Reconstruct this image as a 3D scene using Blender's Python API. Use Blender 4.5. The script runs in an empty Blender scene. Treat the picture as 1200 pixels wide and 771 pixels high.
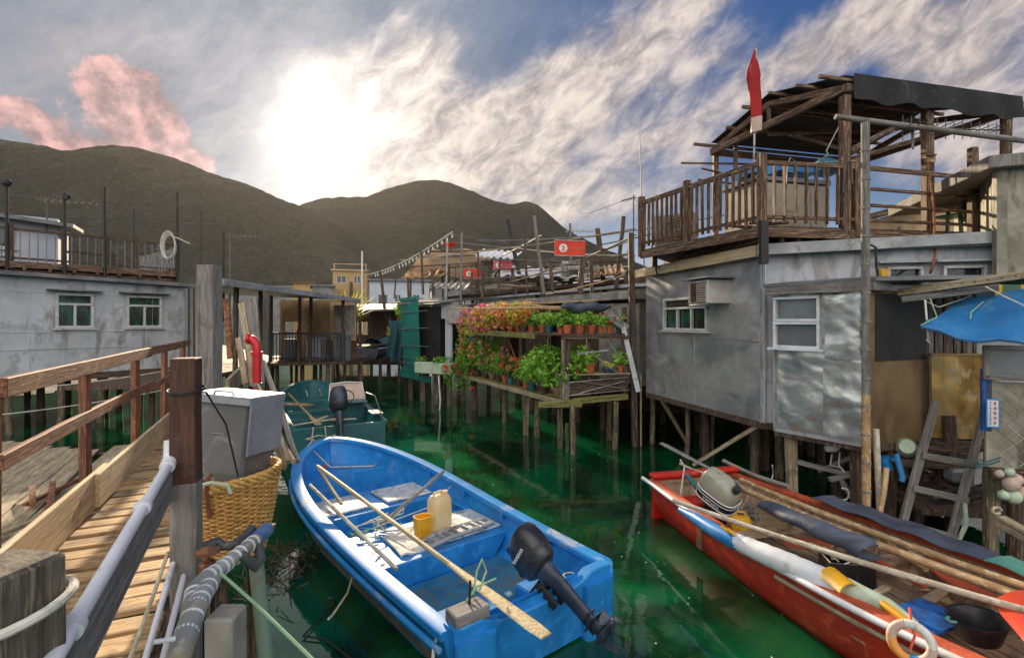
import bpy, math, random
from mathutils import Vector as V, Matrix
R = math.radians
rnd = random.Random(7)
S = bpy.context.scene
COL = S.collection
F, HC, HY = 600.0, 2.6, 377.0
# ---------------------------------------------------------------- camera
cd = bpy.data.cameras.new('camera'); cam = bpy.data.objects.new('camera', cd); COL.objects.link(cam)
cam.location = (0, 0, HC); cam.rotation_euler = (R(90), 0, 0)
cd.sensor_width = 36; cd.lens = 36 * F / 1200; cd.shift_y = -8.5 / 1200; cd.clip_end = 6000; cd.clip_start = .05
S.camera = cam
# ---------------------------------------------------------------- world
SAZ, SEL = math.atan2(-235, 600), R(17.5)
SUN = V((math.sin(SAZ) * math.cos(SEL), math.cos(SAZ) * math.cos(SEL), math.sin(SEL)))
w = bpy.data.worlds.new('World'); S.world = w; w.use_nodes = True
nt = w.node_tree; nt.nodes.clear()
def NN(t, **k):
    n = nt.nodes.new(t)
    for a, b in k.items(): setattr(n, a, b)
    return n
def setin(s, v):
    if hasattr(v, 'is_output') or isinstance(v, bpy.types.NodeSocket): nt.links.new(v, s)
    else: s.default_value = v
def MA(op, a, b=0.0, c=0.0, clamp=False):
    n = NN('ShaderNodeMath', operation=op, use_clamp=clamp)
    setin(n.inputs[0], a); setin(n.inputs[1], b); setin(n.inputs[2], c)
    return n.outputs[0]
def MIXC(f, a, b, bt='MIX'):
    n = NN('ShaderNodeMix', data_type='RGBA', blend_type=bt)
    setin(n.inputs[0], f)
    for i, x in ((6, a), (7, b)):
        if isinstance(x, tuple): x = (*x, 1) if len(x) == 3 else x
        setin(n.inputs[i], x)
    return n.outputs[2]
def SM(x, lo, hi):
    n = NN('ShaderNodeMapRange', interpolation_type='SMOOTHSTEP'); setin(n.inputs[0], x)
    n.inputs[1].default_value = lo; n.inputs[2].default_value = hi
    return n.outputs[0]
def NOI(vec, sc, det=6, rough=.55, dist=0.0):
    n = NN('ShaderNodeTexNoise'); setin(n.inputs['Vector'], vec)
    n.inputs['Scale'].default_value = sc; n.inputs['Detail'].default_value = det
    n.inputs['Roughness'].default_value = rough; n.inputs['Distortion'].default_value = dist
    return n.outputs[0]
def COMB(x, y, z):
    n = NN('ShaderNodeCombineXYZ')
    for i, q in enumerate((x, y, z)): setin(n.inputs[i], q)
    return n.outputs[0]
def mul(x, k): return MA('MULTIPLY', x, k)
tc = NN('ShaderNodeTexCoord'); sep = NN('ShaderNodeSeparateXYZ'); nt.links.new(tc.outputs['Generated'], sep.inputs[0])
dx, dy, dz = sep.outputs
az = MA('ARCTAN2', dx, dy)                      # azimuth, elevation in radians
el = MA('ARCSINE', MA('MINIMUM', MA('MAXIMUM', dz, -1.0), 1.0))
sky = NN('ShaderNodeTexSky', sky_type='NISHITA', sun_disc=False, sun_elevation=SEL, sun_rotation=SAZ, air_density=1.1, dust_density=.6, ozone_density=3.0)
K = 10.0                                        # background strength is 0.1
def c(r, g, b, k=1.0): return (r * K * k, g * K * k, b * K * k)
def blob(a0, e0, sa, se, rot=0.0):              # smooth patch of sky around a direction
    ca, sn = math.cos(rot), math.sin(rot)
    A = MA('SUBTRACT', az, a0); E = MA('SUBTRACT', el, e0)
    p = MA('MULTIPLY', MA('ADD', MA('MULTIPLY', A, ca), MA('MULTIPLY', E, sn)), 1 / sa)
    q = MA('MULTIPLY', MA('SUBTRACT', MA('MULTIPLY', E, ca), MA('MULTIPLY', A, sn)), 1 / se)
    return MA('POWER', 2.718, MA('MULTIPLY', MA('ADD', MA('MULTIPLY', p, p), MA('MULTIPLY', q, q)), -1.0))
def AE(px, py):
    x, y = (px - 600) / F, (HY - py) / F
    a = math.atan(x); return a, math.atan(y * math.cos(a))
def PB(px, py, sx, sy, rot=0.0):
    a, e = AE(px, py); return blob(a, e, sx / F, sy / F, R(rot))
blue = MIXC(1.0, sky.outputs[0], (.26, .46, .88), 'MULTIPLY')
blue = MIXC(1.0, blue, (1.7, 1.9, 2.15), 'DARKEN')
deep = MIXC(SM(az, -.45, .45), c(.045, .072, .125), c(.003, .042, .15))
deep = MIXC(SM(el, .03, .32), MIXC(.6, deep, c(.30, .38, .46)), deep)
base = MIXC(.91, blue, deep)
# streaked high cloud: coordinates turned 32 degrees and stretched
rt = R(33); ua = MA('ADD', MA('MULTIPLY', az, math.cos(rt)), MA('MULTIPLY', el, math.sin(rt)))
va = MA('SUBTRACT', MA('MULTIPLY', el, math.cos(rt)), MA('MULTIPLY', az, math.sin(rt)))
warp = NOI(COMB(az, el, 0.0), 2.2, 3)
st = NOI(COMB(MA('MULTIPLY', ua, 1.0), MA('ADD', MA('MULTIPLY', va, 3.4), MA('MULTIPLY', warp, .9)), .3), 2.2, 8, .54, .35)
fine = NOI(COMB(MA('MULTIPLY', ua, 3.0), MA('MULTIPLY', va, 5.5), 3.3), 5.0, 8, .65, .4)
iso = NOI(COMB(az, MA('MULTIPLY', el, 1.5), 5.1), 3.6, 8, .55, .15)
dens = MA('ADD', MA('ADD', mul(st, .55), mul(iso, .5)), MA('MULTIPLY', MA('SUBTRACT', fine, .5), .12))
def addm(*xs):
    o = xs[0]
    for x in xs[1:]: o = MA('ADD', o, x)
    return o
cov = addm(mul(PB(690, 95, 250, 60, 30), .27), mul(PB(560, 170, 200, 55, 10), .24), mul(PB(860, 120, 200, 26, 22), .16),
           mul(PB(1160, 110, 120, 80, 0), .24), mul(PB(700, 240, 240, 35, 5), .26), mul(PB(400, 160, 190, 50, 5), .17), mul(PB(150, 60, 260, 40, 5), .12), mul(PB(480, 60, 200, 50, 15), .10),
           mul(PB(1000, 20, 150, 40, 15), .10), mul(PB(660, 10, 120, 60, 0), .05), mul(PB(980, 60, 150, 30, 25), .08))
cm = SM(MA('ADD', dens, MA('SUBTRACT', cov, .13)), .51, .74)
ccol = MIXC(SM(fine, .30, .68), c(.17, .155, .165), c(.46, .395, .35))
ccol = MIXC(SM(az, -.25, -.65), ccol, c(.115, .12, .155))
out = MIXC(MA('MULTIPLY', cm, .93), base, ccol)
# thick pink cumulus over the left ridge
def puff(o1, o2):
    q = COMB(MA('ADD', az, o1), MA('ADD', el, o2), 1.7); return NOI(q, 13.0, 8, .60, .1)
pn = puff(0.0, 0.0)
pb = addm(mul(PB(154, 112, 36, 34), 1.05), mul(PB(196, 158, 52, 24, -32), .9), mul(PB(28, 132, 72, 22, -24), .66), mul(PB(110, 175, 90, 14), .35))
pm = SM(MA('ADD', pb, MA('MULTIPLY', MA('SUBTRACT', pn, .5), 1.9)), .40, .64)
pn2 = puff(.012, .016)
pl = SM(MA('SUBTRACT', MA('ADD', MA('MULTIPLY', MA('SUBTRACT', pn, pn2), 3.0), .45), MA('MULTIPLY', MA('SUBTRACT', pb, .6), .30)), .05, .95)
pcol = MIXC(pl, c(.10, .055, .075), c(.48, .24, .23))
out = MIXC(mul(pm, .93), out, pcol)
# glare of the low sun through thin cloud
dot = NN('ShaderNodeVectorMath', operation='DOT_PRODUCT'); nt.links.new(tc.outputs['Generated'], dot.inputs[0]); dot.inputs[1].default_value = SUN
ang = MA('ARCCOSINE', MA('MINIMUM', dot.outputs['Value'], 1.0))
def halo(s): 
    return MA('POWER', 2.718, MA('MULTIPLY', ang, -1 / s))
gn = MA('MAXIMUM', MA('ADD', MA('MULTIPLY', MA('ADD', st, mul(fine, .6)), 2.6), -1.05), .12)
glow = MIXC(1.0, out, MIXC(mul(MA('MULTIPLY', halo(.24), gn), .34), (0, 0, 0), c(1.0, .90, .80)), 'ADD')
glow = MIXC(1.0, glow, MIXC(mul(halo(.055), .42), (0, 0, 0), c(2.2, 2.0, 1.75)), 'ADD')
# unseen bright cloud bank behind the camera, added as fill light for front faces
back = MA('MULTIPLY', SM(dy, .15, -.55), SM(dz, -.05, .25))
fill_col = MIXC(NOI(tc.outputs['Generated'], 2.0, 5), c(.62, .62, .64), c(1.75, 1.62, 1.42))
glow = MIXC(MA('MULTIPLY', back, .85), glow, fill_col)
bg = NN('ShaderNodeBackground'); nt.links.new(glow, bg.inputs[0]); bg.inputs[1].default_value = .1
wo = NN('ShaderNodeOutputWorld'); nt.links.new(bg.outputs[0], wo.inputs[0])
w.cycles.sampling_method = 'MANUAL'; w.cycles.sample_map_resolution = 1024
# ---------------------------------------------------------------- sun
sd = bpy.data.lights.new('sun', 'SUN'); sun = bpy.data.objects.new('sun', sd); COL.objects.link(sun)
sd.energy = 4.9; sd.angle = R(1.2); sd.color = (1, .80, .54)
sun.rotation_euler = (-SUN).to_track_quat('-Z', 'Y').to_euler(); sun.location = (-8, 20, 12)
S.view_settings.view_transform = 'Standard'; S.view_settings.look = 'None'
S.view_settings.gamma = 1; S.view_settings.exposure = .85
S.cycles.use_denoising = True; S.cycles.max_bounces = 6; S.cycles.glossy_bounces = 3; S.cycles.transmission_bounces = 3
S.cycles.sample_clamp_indirect = 6; S.cycles.caustics_reflective = False; S.cycles.caustics_refractive = False

# ---------------------------------------------------------------- measuring helpers (pixel of the photo -> place in the village)
def P(px, py, D): return V(((px - 600) / F * D, D, HC - (py - HY) / F * D))
def G(px, py, z=0.0):
    D = F * (HC - z) / (py - HY); return V(((px - 600) / F * D, D, z))
def lerp(a, b, t): return a + (b - a) * t
def U(a, b): return rnd.uniform(a, b)

# ---------------------------------------------------------------- materials
MATS = {}
def M(name, c1, c2=None, rough=.6, metal=0.0, sc=(3, 3, 3), bump=.3, bsc=None, dirt=None, da=.5, dsc=1.2, spec=.5, lo=.35, hi=.65,
      bd=.01, c3=None, streak=False, sheen=0, transl=0.0, coat=0.0, rv=.12, wear=None, dist=.3, bdet=6, rust=0.0):
    if name in MATS: return MATS[name]
    global nt
    m = bpy.data.materials.new(name); m.use_nodes = True; old = nt; nt = m.node_tree; nt.nodes.clear()
    o = NN('ShaderNodeOutputMaterial'); b = NN('ShaderNodeBsdfPrincipled'); nt.links.new(b.outputs[0], o.inputs[0])
    at = NN('ShaderNodeAttribute', attribute_name='gc')
    def mp(s):
        n = NN('ShaderNodeMapping'); nt.links.new(at.outputs['Vector'], n.inputs[0]); n.inputs['Scale'].default_value = s if isinstance(s, tuple) else (s, s, s); return n.outputs[0]
    n1 = NOI(mp(sc), 1.0, 8, .6, dist)
    col = MIXC(SM(n1, lo, hi), c1, c2 or tuple(x * .7 for x in c1))
    if c3: col = MIXC(SM(NOI(mp(tuple(x * 3.1 for x in sc)), 1.0, 5, .6, .5), .52, .62), col, c3)
    rsock = None
    if rust: col = MIXC(mul(SM(NOI(mp((3.2, 3.2, .42)), 1.0, 8, .7, .3), .70 - .12 * rust, .80 - .1 * rust), .75), col, (.20, .095, .045))
    if dirt:
        dn = NOI(mp((dsc, dsc, dsc * .25) if streak else dsc), 1.0, 9, .68, .6)
        dmask = SM(dn, .62 - .25 * da, .74 - .2 * da)
        col = MIXC(MA('MULTIPLY', dmask, min(1.0, da + .35)), col, dirt)
        rsock = MA('ADD', rough, MA('MULTIPLY', dmask, (.75 - rough) * .7))
    if wear:
        ge = NN('ShaderNodeNewGeometry')
        wm = MA('MULTIPLY', SM(ge.outputs['Pointiness'], .52, .58), SM(NOI(mp(9.0), 1.0, 6, .7), .42, .58))
        col = MIXC(wm, col, wear)
    nt.links.new(col, b.inputs['Base Color'])
    rr = MA('ADD', rsock if rsock else rough, MA('MULTIPLY', MA('SUBTRACT', n1, .5), rv), clamp=True)
    nt.links.new(rr, b.inputs['Roughness'])
    b.inputs['Metallic'].default_value = metal; b.inputs['Specular IOR Level'].default_value = spec
    if coat: b.inputs['Coat Weight'].default_value = coat; b.inputs['Coat Roughness'].default_value = .15
    if transl:
        tr = NN('ShaderNodeBsdfTranslucent'); nt.links.new(col, tr.inputs[0]); mx = NN('ShaderNodeMixShader'); mx.inputs[0].default_value = transl
        nt.links.new(b.outputs[0], mx.inputs[1]); nt.links.new(tr.outputs[0], mx.inputs[2]); nt.links.new(mx.outputs[0], o.inputs[0])
    if bump:
        bn = NN('ShaderNodeBump'); bn.inputs['Strength'].default_value = bump; bn.inputs['Distance'].default_value = bd
        nt.links.new(NOI(mp(bsc or tuple(x * 2.5 for x in sc)), 1.0, bdet, .65, .2), bn.inputs['Height']); nt.links.new(bn.outputs[0], b.inputs['Normal'])
    nt = old; MATS[name] = m; return m
W = dict(sc=(22, 22, 1.6), bsc=(70, 70, 3))
M('plank', (.60, .38, .17), (.27, .16, .075), .75, c3=(.60, .46, .29), dirt=(.12, .085, .055), da=.55, dsc=2.2, bump=.6, **W)
M('toeboard', (.62, .47, .27), (.42, .31, .18), .8, c3=(.62, .53, .38), dirt=(.2, .16, .11), da=.3, dsc=3, bump=.5, **W)
M('brownrail', (.235, .085, .042), (.105, .035, .02), .7, c3=(.34, .17, .09), dirt=(.42, .30, .19), da=.25, dsc=5, bump=.5, **W)
M('postbrown', (.075, .03, .019), (.035, .015, .011), .7, c3=(.11, .045, .027), dirt=(.15, .13, .11), da=.3, dsc=4, bump=.5, **W)
M('stumpwood', (.17, .15, .12), (.075, .062, .05), .85, c3=(.22, .19, .14), dirt=(.05, .04, .03), da=.4, dsc=3, bump=.9, **W)
M('greypost', (.24, .225, .215), (.13, .12, .115), .85, c3=(.30, .28, .26), dirt=(.09, .075, .06), da=.3, dsc=3, bump=.8, **W)
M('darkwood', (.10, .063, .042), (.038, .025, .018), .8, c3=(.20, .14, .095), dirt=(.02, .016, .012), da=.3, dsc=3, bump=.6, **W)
M('terracewood', (.14, .075, .045), (.05, .027, .018), .75, c3=(.34, .23, .15), dirt=(.03, .02, .016), da=.25, dsc=4, bump=.6, **W)
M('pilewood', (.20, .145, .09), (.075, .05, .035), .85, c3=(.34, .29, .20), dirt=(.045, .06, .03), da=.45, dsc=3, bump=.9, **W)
M('palewood', (.42, .34, .22), (.22, .165, .10), .8, c3=(.52, .45, .32), dirt=(.11, .10, .06), da=.35, dsc=4, bump=.6, **W)
M('mosswood', (.30, .27, .09), (.12, .10, .04), .85, c3=(.22, .29, .06), dirt=(.08, .06, .03), da=.35, dsc=6, bump=.7, **W)
M('bamboo', (.50, .33, .165), (.30, .18, .085), .5, c3=(.60, .48, .31), dirt=(.14, .09, .055), da=.3, dsc=7, bump=.3, sc=(9, 9, 4))
M('palebamboo', (.58, .53, .42), (.38, .33, .24), .5, c3=(.68, .64, .55), dirt=(.19, .16, .11), da=.3, dsc=7, bump=.3, sc=(9, 9, 4))
M('bluewall', (.54, .56, .61), (.42, .44, .48), .55, rust=.1, sc=(1.2, 1.2, 1.2), c3=(.36, .37, .39), dirt=(.19, .175, .16), da=.45, dsc=2.2, streak=True, bump=.35, bsc=(1.8, 1.8, 1.8), bd=.03, rv=.3, bdet=1.5)
M('tinwall', (.60, .61, .64), (.30, .31, .34), .32, metal=.6, lo=.36, hi=.66, dist=.9, rust=.4, sc=(1.5, 1.5, 1.7), dirt=(.27, .27, .28), da=.22, dsc=5, bump=.42, bsc=(1.8, 1.8, 2.4), bd=.05, rv=.5, bdet=1.5)
M('brighttin', (.66, .68, .63), (.40, .42, .40), .27, rust=.15, metal=.8, sc=(1.5, 1.5, 1.5), dirt=(.25, .22, .15), da=.3, dsc=4, bump=.9, bsc=(2.0, 2.0, 2.6), bd=.10, rv=.4, bdet=1.5)
M('goldtin', (.62, .42, .15), (.30, .17, .05), .40, metal=.55, sc=(2, 2, 1.2), c3=(.52, .42, .24), dirt=(.09, .05, .02), da=.45, dsc=3, streak=True, bump=.8, bsc=(3, 3, 2), bd=.07, rv=.5, bdet=1.5)
M('browntin', (.30, .20, .10), (.14, .09, .05), .5, metal=.4, sc=(1.5, 1.5, 1), dirt=(.30, .21, .10), da=.4, dsc=2, bump=.4, bsc=(2, 2, 1.3), bd=.04, rv=.4, bdet=1.5)
M('concrete', (.36, .345, .32), (.23, .22, .20), .85, sc=(4, 4, 4), dirt=(.12, .11, .09), da=.4, dsc=2, streak=True, bump=.6)
M('mouldwall', (.40, .375, .31), (.19, .175, .14), .85, sc=(2.5, 2.5, 2.5), dirt=(.07, .07, .05), da=.5, dsc=2.4, streak=True, bump=.5)
M('fascia', (.40, .42, .44), (.27, .28, .30), .6, sc=(3, 3, 3), dirt=(.16, .13, .10), da=.4, dsc=4, bump=.3, metal=.2)
M('paintwhite', (.74, .76, .80), (.60, .62, .66), .45, sc=(4, 4, 4), dirt=(.35, .31, .26), da=.3, dsc=6, bump=.15)
M('whitepipe', (.76, .78, .84), (.66, .68, .74), .35, sc=(4, 4, 4), dirt=(.42, .36, .30), da=.28, dsc=7, bump=.1)
M('winframe', (.62, .63, .62), (.48, .48, .46), .5, sc=(8, 8, 8), dirt=(.22, .19, .15), da=.35, dsc=9, bump=.15)
M('glass', (.012, .022, .025), (.03, .05, .05), .06, sc=(3, 3, 3), bump=.1, spec=1.0, rv=.02)
M('greenglass', (.008, .075, .05), (.015, .022, .022), .08, sc=(7, 7, 3), bump=.1, spec=1.0, rv=.02, lo=.45, hi=.52)
M('greyglass', (.20, .22, .23), (.12, .14, .15), .15, sc=(1.5, 1.5, 1.5), bump=.1, spec=.8, rv=.05)
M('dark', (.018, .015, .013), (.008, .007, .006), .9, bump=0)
M('bluepaint', (.018, .24, .62), (.012, .175, .50), .38, sc=(2.2, 2.2, 2.2), c3=(.03, .27, .70), dirt=(.16, .27, .36), da=.2, dsc=5, bump=.10, coat=.2)
M('bluerim', (.02, .26, .66), (.012, .19, .54), .42, sc=(2.2, 2.2, 2.2), dirt=(.42, .39, .33), da=.34, dsc=2.4, bump=.15)
M('hullbottom', (.20, .13, .06), (.10, .07, .035), .7, sc=(3, 3, 3), dirt=(.05, .09, .12), da=.4, dsc=3, bump=.3)
M('bluefloor', (.035, .19, .30), (.02, .12, .24), .55, sc=(4, 4, 4), dirt=(.13, .14, .11), da=.6, dsc=3.5, bump=.3)
M('whitehatch', (.62, .64, .66), (.40, .46, .52), .6, sc=(6, 6, 6), dirt=(.14, .19, .24), da=.5, dsc=9, bump=.4)
M('greenpaint', (.025, .155, .165), (.015, .09, .105), .45, sc=(2, 2, 2), dirt=(.06, .09, .10), da=.2, dsc=6, bump=.12, coat=.2)
M('redpaint', (.62, .022, .012), (.46, .014, .010), .42, sc=(2.4, 2.4, 2.4), c3=(.66, .07, .03), dirt=(.22, .03, .02), da=.22, dsc=5, bump=.18, coat=.15)
M('orangewood', (.52, .10, .035), (.36, .06, .025), .6, sc=(9, 9, 2), dirt=(.22, .10, .06), da=.3, dsc=6, bump=.5)
M('boatwood', (.44, .31, .20), (.25, .17, .11), .75, c3=(.44, .33, .24), dirt=(.10, .06, .045), da=.4, dsc=4, bump=.6, **W)
M('blueboard', (.015, .16, .55), (.01, .07, .30), .55, sc=(9, 9, 9), dirt=(.06, .05, .05), da=.4, dsc=8, bump=.4)
M('blackplastic', (.022, .024, .030), (.012, .013, .017), .32, sc=(4, 4, 4), dirt=(.09, .09, .09), da=.2, dsc=9, bump=.1, coat=.3)
M('navymetal', (.05, .062, .095), (.03, .038, .06), .38, sc=(5, 5, 5), dirt=(.13, .13, .14), da=.3, dsc=8, bump=.15, metal=.3)
M('cowlgrey', (.34, .35, .28), (.26, .27, .21), .4, sc=(3, 3, 3), dirt=(.16, .15, .12), da=.3, dsc=7, bump=.15, coat=.2)
M('graphic', (.78, .80, .82), (.70, .72, .74), .4, bump=0)
M('inkdark', (.03, .03, .04), (.02, .02, .03), .5, bump=0)
M('terracotta', (.56, .15, .055), (.40, .10, .04), .75, sc=(6, 6, 6), dirt=(.20, .12, .08), da=.3, dsc=9, bump=.3)
M('potdark', (.10, .065, .05), (.05, .035, .03), .75, sc=(6, 6, 6), bump=.3)
M('potteal', (.03, .17, .19), (.02, .11, .13), .5, sc=(6, 6, 6), bump=.2)
M('potclay', (.30, .19, .13), (.20, .12, .085), .8, sc=(6, 6, 6), dirt=(.12, .10, .07), da=.4, dsc=8, bump=.3)
LF = dict(sc=(1, 1, 1), bump=0, rough=.5, transl=.35, rv=0, lo=.3, hi=.7)
M('leafgreen', (.08, .25, .02), (.26, .50, .05), **LF)
M('leafbright', (.20, .46, .04), (.36, .60, .09), **LF)
M('leafdark', (.03, .10, .02), (.08, .19, .035), **LF)
M('leafyellow', (.66, .58, .06), (.34, .46, .06), **LF)
M('leaforange', (.74, .30, .06), (.50, .46, .07), **LF)
M('petalred', (.70, .03, .03), (.80, .12, .07), **LF)
M('petalpink', (.85, .08, .28), (.88, .30, .42), **LF)
M('petalorange', (.78, .22, .07), (.74, .36, .20), **LF)
M('petalpale', (.78, .62, .42), (.70, .52, .40), **LF)
M('stem', (.14, .15, .05), (.09, .07, .03), .8, bump=0)
M('tealpanel', (.0, .19, .155), (.0, .13, .11), .5, sc=(1.4, 1.4, 1.4), dirt=(.03, .09, .09), da=.4, dsc=2, bump=.3)
M('tealcloth', (.035, .13, .155), (.02, .085, .11), .8, sc=(3, 3, 1), bump=.6, bsc=(6, 6, 1.5), bd=.04)
M('bluetarp', (.04, .25, .58), (.03, .19, .48), .45, sc=(2, 2, 2), dirt=(.12, .28, .45), da=.35, dsc=5, bump=.45, bsc=(5, 5, 5), bd=.03, transl=.15)
M('blacktarp', (.008, .009, .012), (.005, .006, .008), .75, sc=(2, 2, 2), dirt=(.07, .07, .075), da=.25, dsc=5, bump=.6, bsc=(4, 4, 4), bd=.04)
M('navytarp', (.075, .095, .145), (.045, .055, .09), .6, sc=(3, 3, 3), dirt=(.14, .15, .17), da=.35, dsc=5, bump=.5, bsc=(6, 6, 6), bd=.03)
M('greentarp', (.12, .40, .31), (.08, .30, .24), .55, sc=(3, 3, 3), dirt=(.26, .34, .28), da=.35, dsc=5, bump=.4, bsc=(6, 6, 6), bd=.02)
M('beigetarp', (.80, .66, .50), (.72, .54, .38), .7, sc=(1, 1, 1), dirt=(.78, .74, .68), da=.35, dsc=1.2, bump=.5, bsc=(3, 3, 3), bd=.05, transl=.8)
M('signred', (.78, .075, .03), (.66, .05, .025), .45, sc=(2, 2, 2), bump=.1, transl=.25)
M('signpink', (.62, .12, .15), (.50, .08, .11), .5, sc=(2, 2, 2), bump=.1)
M('flagred', (.52, .02, .02), (.38, .012, .015), .7, sc=(3, 3, 3), bump=.3, transl=.3)
M('hydrantred', (.62, .01, .02), (.50, .008, .015), .35, bump=.1, coat=.3)
M('pvcgrey', (.30, .33, .34), (.20, .215, .22), .42, sc=(6, 6, 3), c3=(.36, .37, .28), dirt=(.28, .24, .13), da=.4, dsc=6, bump=.2)
M('pvcdark', (.075, .085, .09), (.05, .055, .06), .5, sc=(6, 6, 3), dirt=(.2, .2, .18), da=.3, dsc=9, bump=.2)
M('pvcblue', (.07, .18, .42), (.05, .13, .32), .45, sc=(6, 6, 3), dirt=(.25, .28, .3), da=.3, dsc=9, bump=.2)
M('greenpipe', (.22, .33, .27), (.16, .24, .19), .55, sc=(5, 5, 2), dirt=(.22, .15, .08), da=.4, dsc=5, bump=.3)
M('wicker', (.60, .34, .09), (.38, .19, .045), .55, sc=(11, 11, 11), c3=(.70, .47, .17), dirt=(.17, .09, .03), da=.3, dsc=5, bump=.3)
M('boxgrey', (.17, .173, .18), (.13, .135, .142), .45, sc=(2, 2, 2), dirt=(.38, .38, .37), da=.3, dsc=3.5, bump=.2, bsc=(3, 3, 3), bd=.03, metal=.15, rv=.3)
M('boxlid', (.29, .31, .35), (.21, .225, .26), .5, sc=(3, 3, 3), dirt=(.28, .27, .26), da=.35, dsc=6, bump=.25)
M('rope', (.62, .55, .40), (.42, .36, .25), .9, sc=(14, 14, 14), bump=.5)
M('ropewhite', (.70, .69, .62), (.5, .49, .43), .9, sc=(14, 14, 14), bump=.5)
M('ropegreen', (.22, .42, .24), (.3, .45, .3), .9, sc=(14, 14, 14), bump=.5)
M('cable', (.02, .02, .022), (.012, .012, .013), .6, bump=0)
M('wire', (.16, .15, .14), (.10, .09, .08), .6, metal=.4, bump=0)
M('steel', (.40, .40, .40), (.26, .25, .24), .35, metal=.8, sc=(8, 8, 8), dirt=(.18, .10, .06), da=.3, dsc=8, bump=.2)
M('rust', (.26, .095, .04), (.12, .05, .03), .85, sc=(6, 6, 6), c3=(.34, .16, .07), bump=.5)
M('canister', (.74, .64, .42), (.70, .56, .32), .35, sc=(3, 3, 3), dirt=(.66, .46, .18), da=.3, dsc=4, bump=.15, transl=.3)
M('yellowplastic', (.80, .46, .015), (.70, .36, .01), .4, sc=(4, 4, 4), dirt=(.5, .25, .03), da=.3, dsc=6, bump=.15, transl=.2)
M('foam', (.74, .74, .70), (.60, .58, .52), .85, sc=(9, 9, 9), dirt=(.30, .27, .22), da=.4, dsc=7, bump=.6)
M('oarpale', (.56, .46, .27), (.38, .28, .14), .6, c3=(.64, .58, .40), dirt=(.34, .17, .06), da=.3, dsc=6, bump=.4, **W)
M('redplastic', (.62, .07, .03), (.50, .045, .025), .45, sc=(4, 4, 4), dirt=(.42, .12, .08), da=.3, dsc=6, bump=.15)
M('floatpink', (.60, .42, .36), (.46, .34, .28), .5, sc=(8, 8, 8), dirt=(.30, .36, .30), da=.4, dsc=9, bump=.3)
M('floatgreen', (.48, .60, .46), (.36, .46, .34), .5, sc=(8, 8, 8), dirt=(.5, .4, .3), da=.4, dsc=9, bump=.3)
M('orangebuoy', (.80, .34, .06), (.70, .26, .05), .55, sc=(5, 5, 5), dirt=(.55, .5, .44), da=.35, dsc=5, bump=.3)
M('tanwall', (.46, .31, .155), (.38, .25, .12), .85, sc=(.6, .6, .6), dirt=(.2, .15, .09), da=.35, dsc=.5, streak=True, bump=.2)
M('farwhite', (.50, .54, .62), (.40, .44, .52), .8, sc=(.5, .5, .5), dirt=(.25, .26, .28), da=.35, dsc=.6, streak=True, bump=.2)
M('fargrey', (.24, .24, .25), (.16, .16, .17), .85, sc=(.6, .6, .6), dirt=(.1, .1, .1), da=.4, dsc=.6, bump=.2)
M('roofgrey', (.22, .225, .24), (.13, .135, .15), .7, sc=(1.5, 1.5, 1.5), dirt=(.30, .25, .20), da=.4, dsc=2, bump=.4, metal=.2)
M('peachwall', (.62, .42, .25), (.50, .33, .20), .8, sc=(1, 1, 1), dirt=(.26, .20, .14), da=.4, dsc=1, streak=True, bump=.2)
M('chairgreen', (.035, .13, .07), (.03, .10, .055), .4, bump=.05)
M('acwhite', (.56, .56, .52), (.44, .44, .41), .5, sc=(5, 5, 5), dirt=(.24, .20, .14), da=.4, dsc=6, bump=.2)
M('tankbeige', (.40, .34, .29), (.31, .26, .22), .7, sc=(2, 2, 2), dirt=(.2, .16, .13), da=.4, dsc=3, bump=.2)
M('mud', (.06, .05, .034), (.035, .03, .02), .75, sc=(1, 1, 1), dirt=(.05, .06, .025), da=.4, dsc=.8, bump=.8, bd=.05)
M('net', (.10, .22, .20), (.06, .14, .14), .9, sc=(12, 12, 12), bump=.9, bd=.03)

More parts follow.
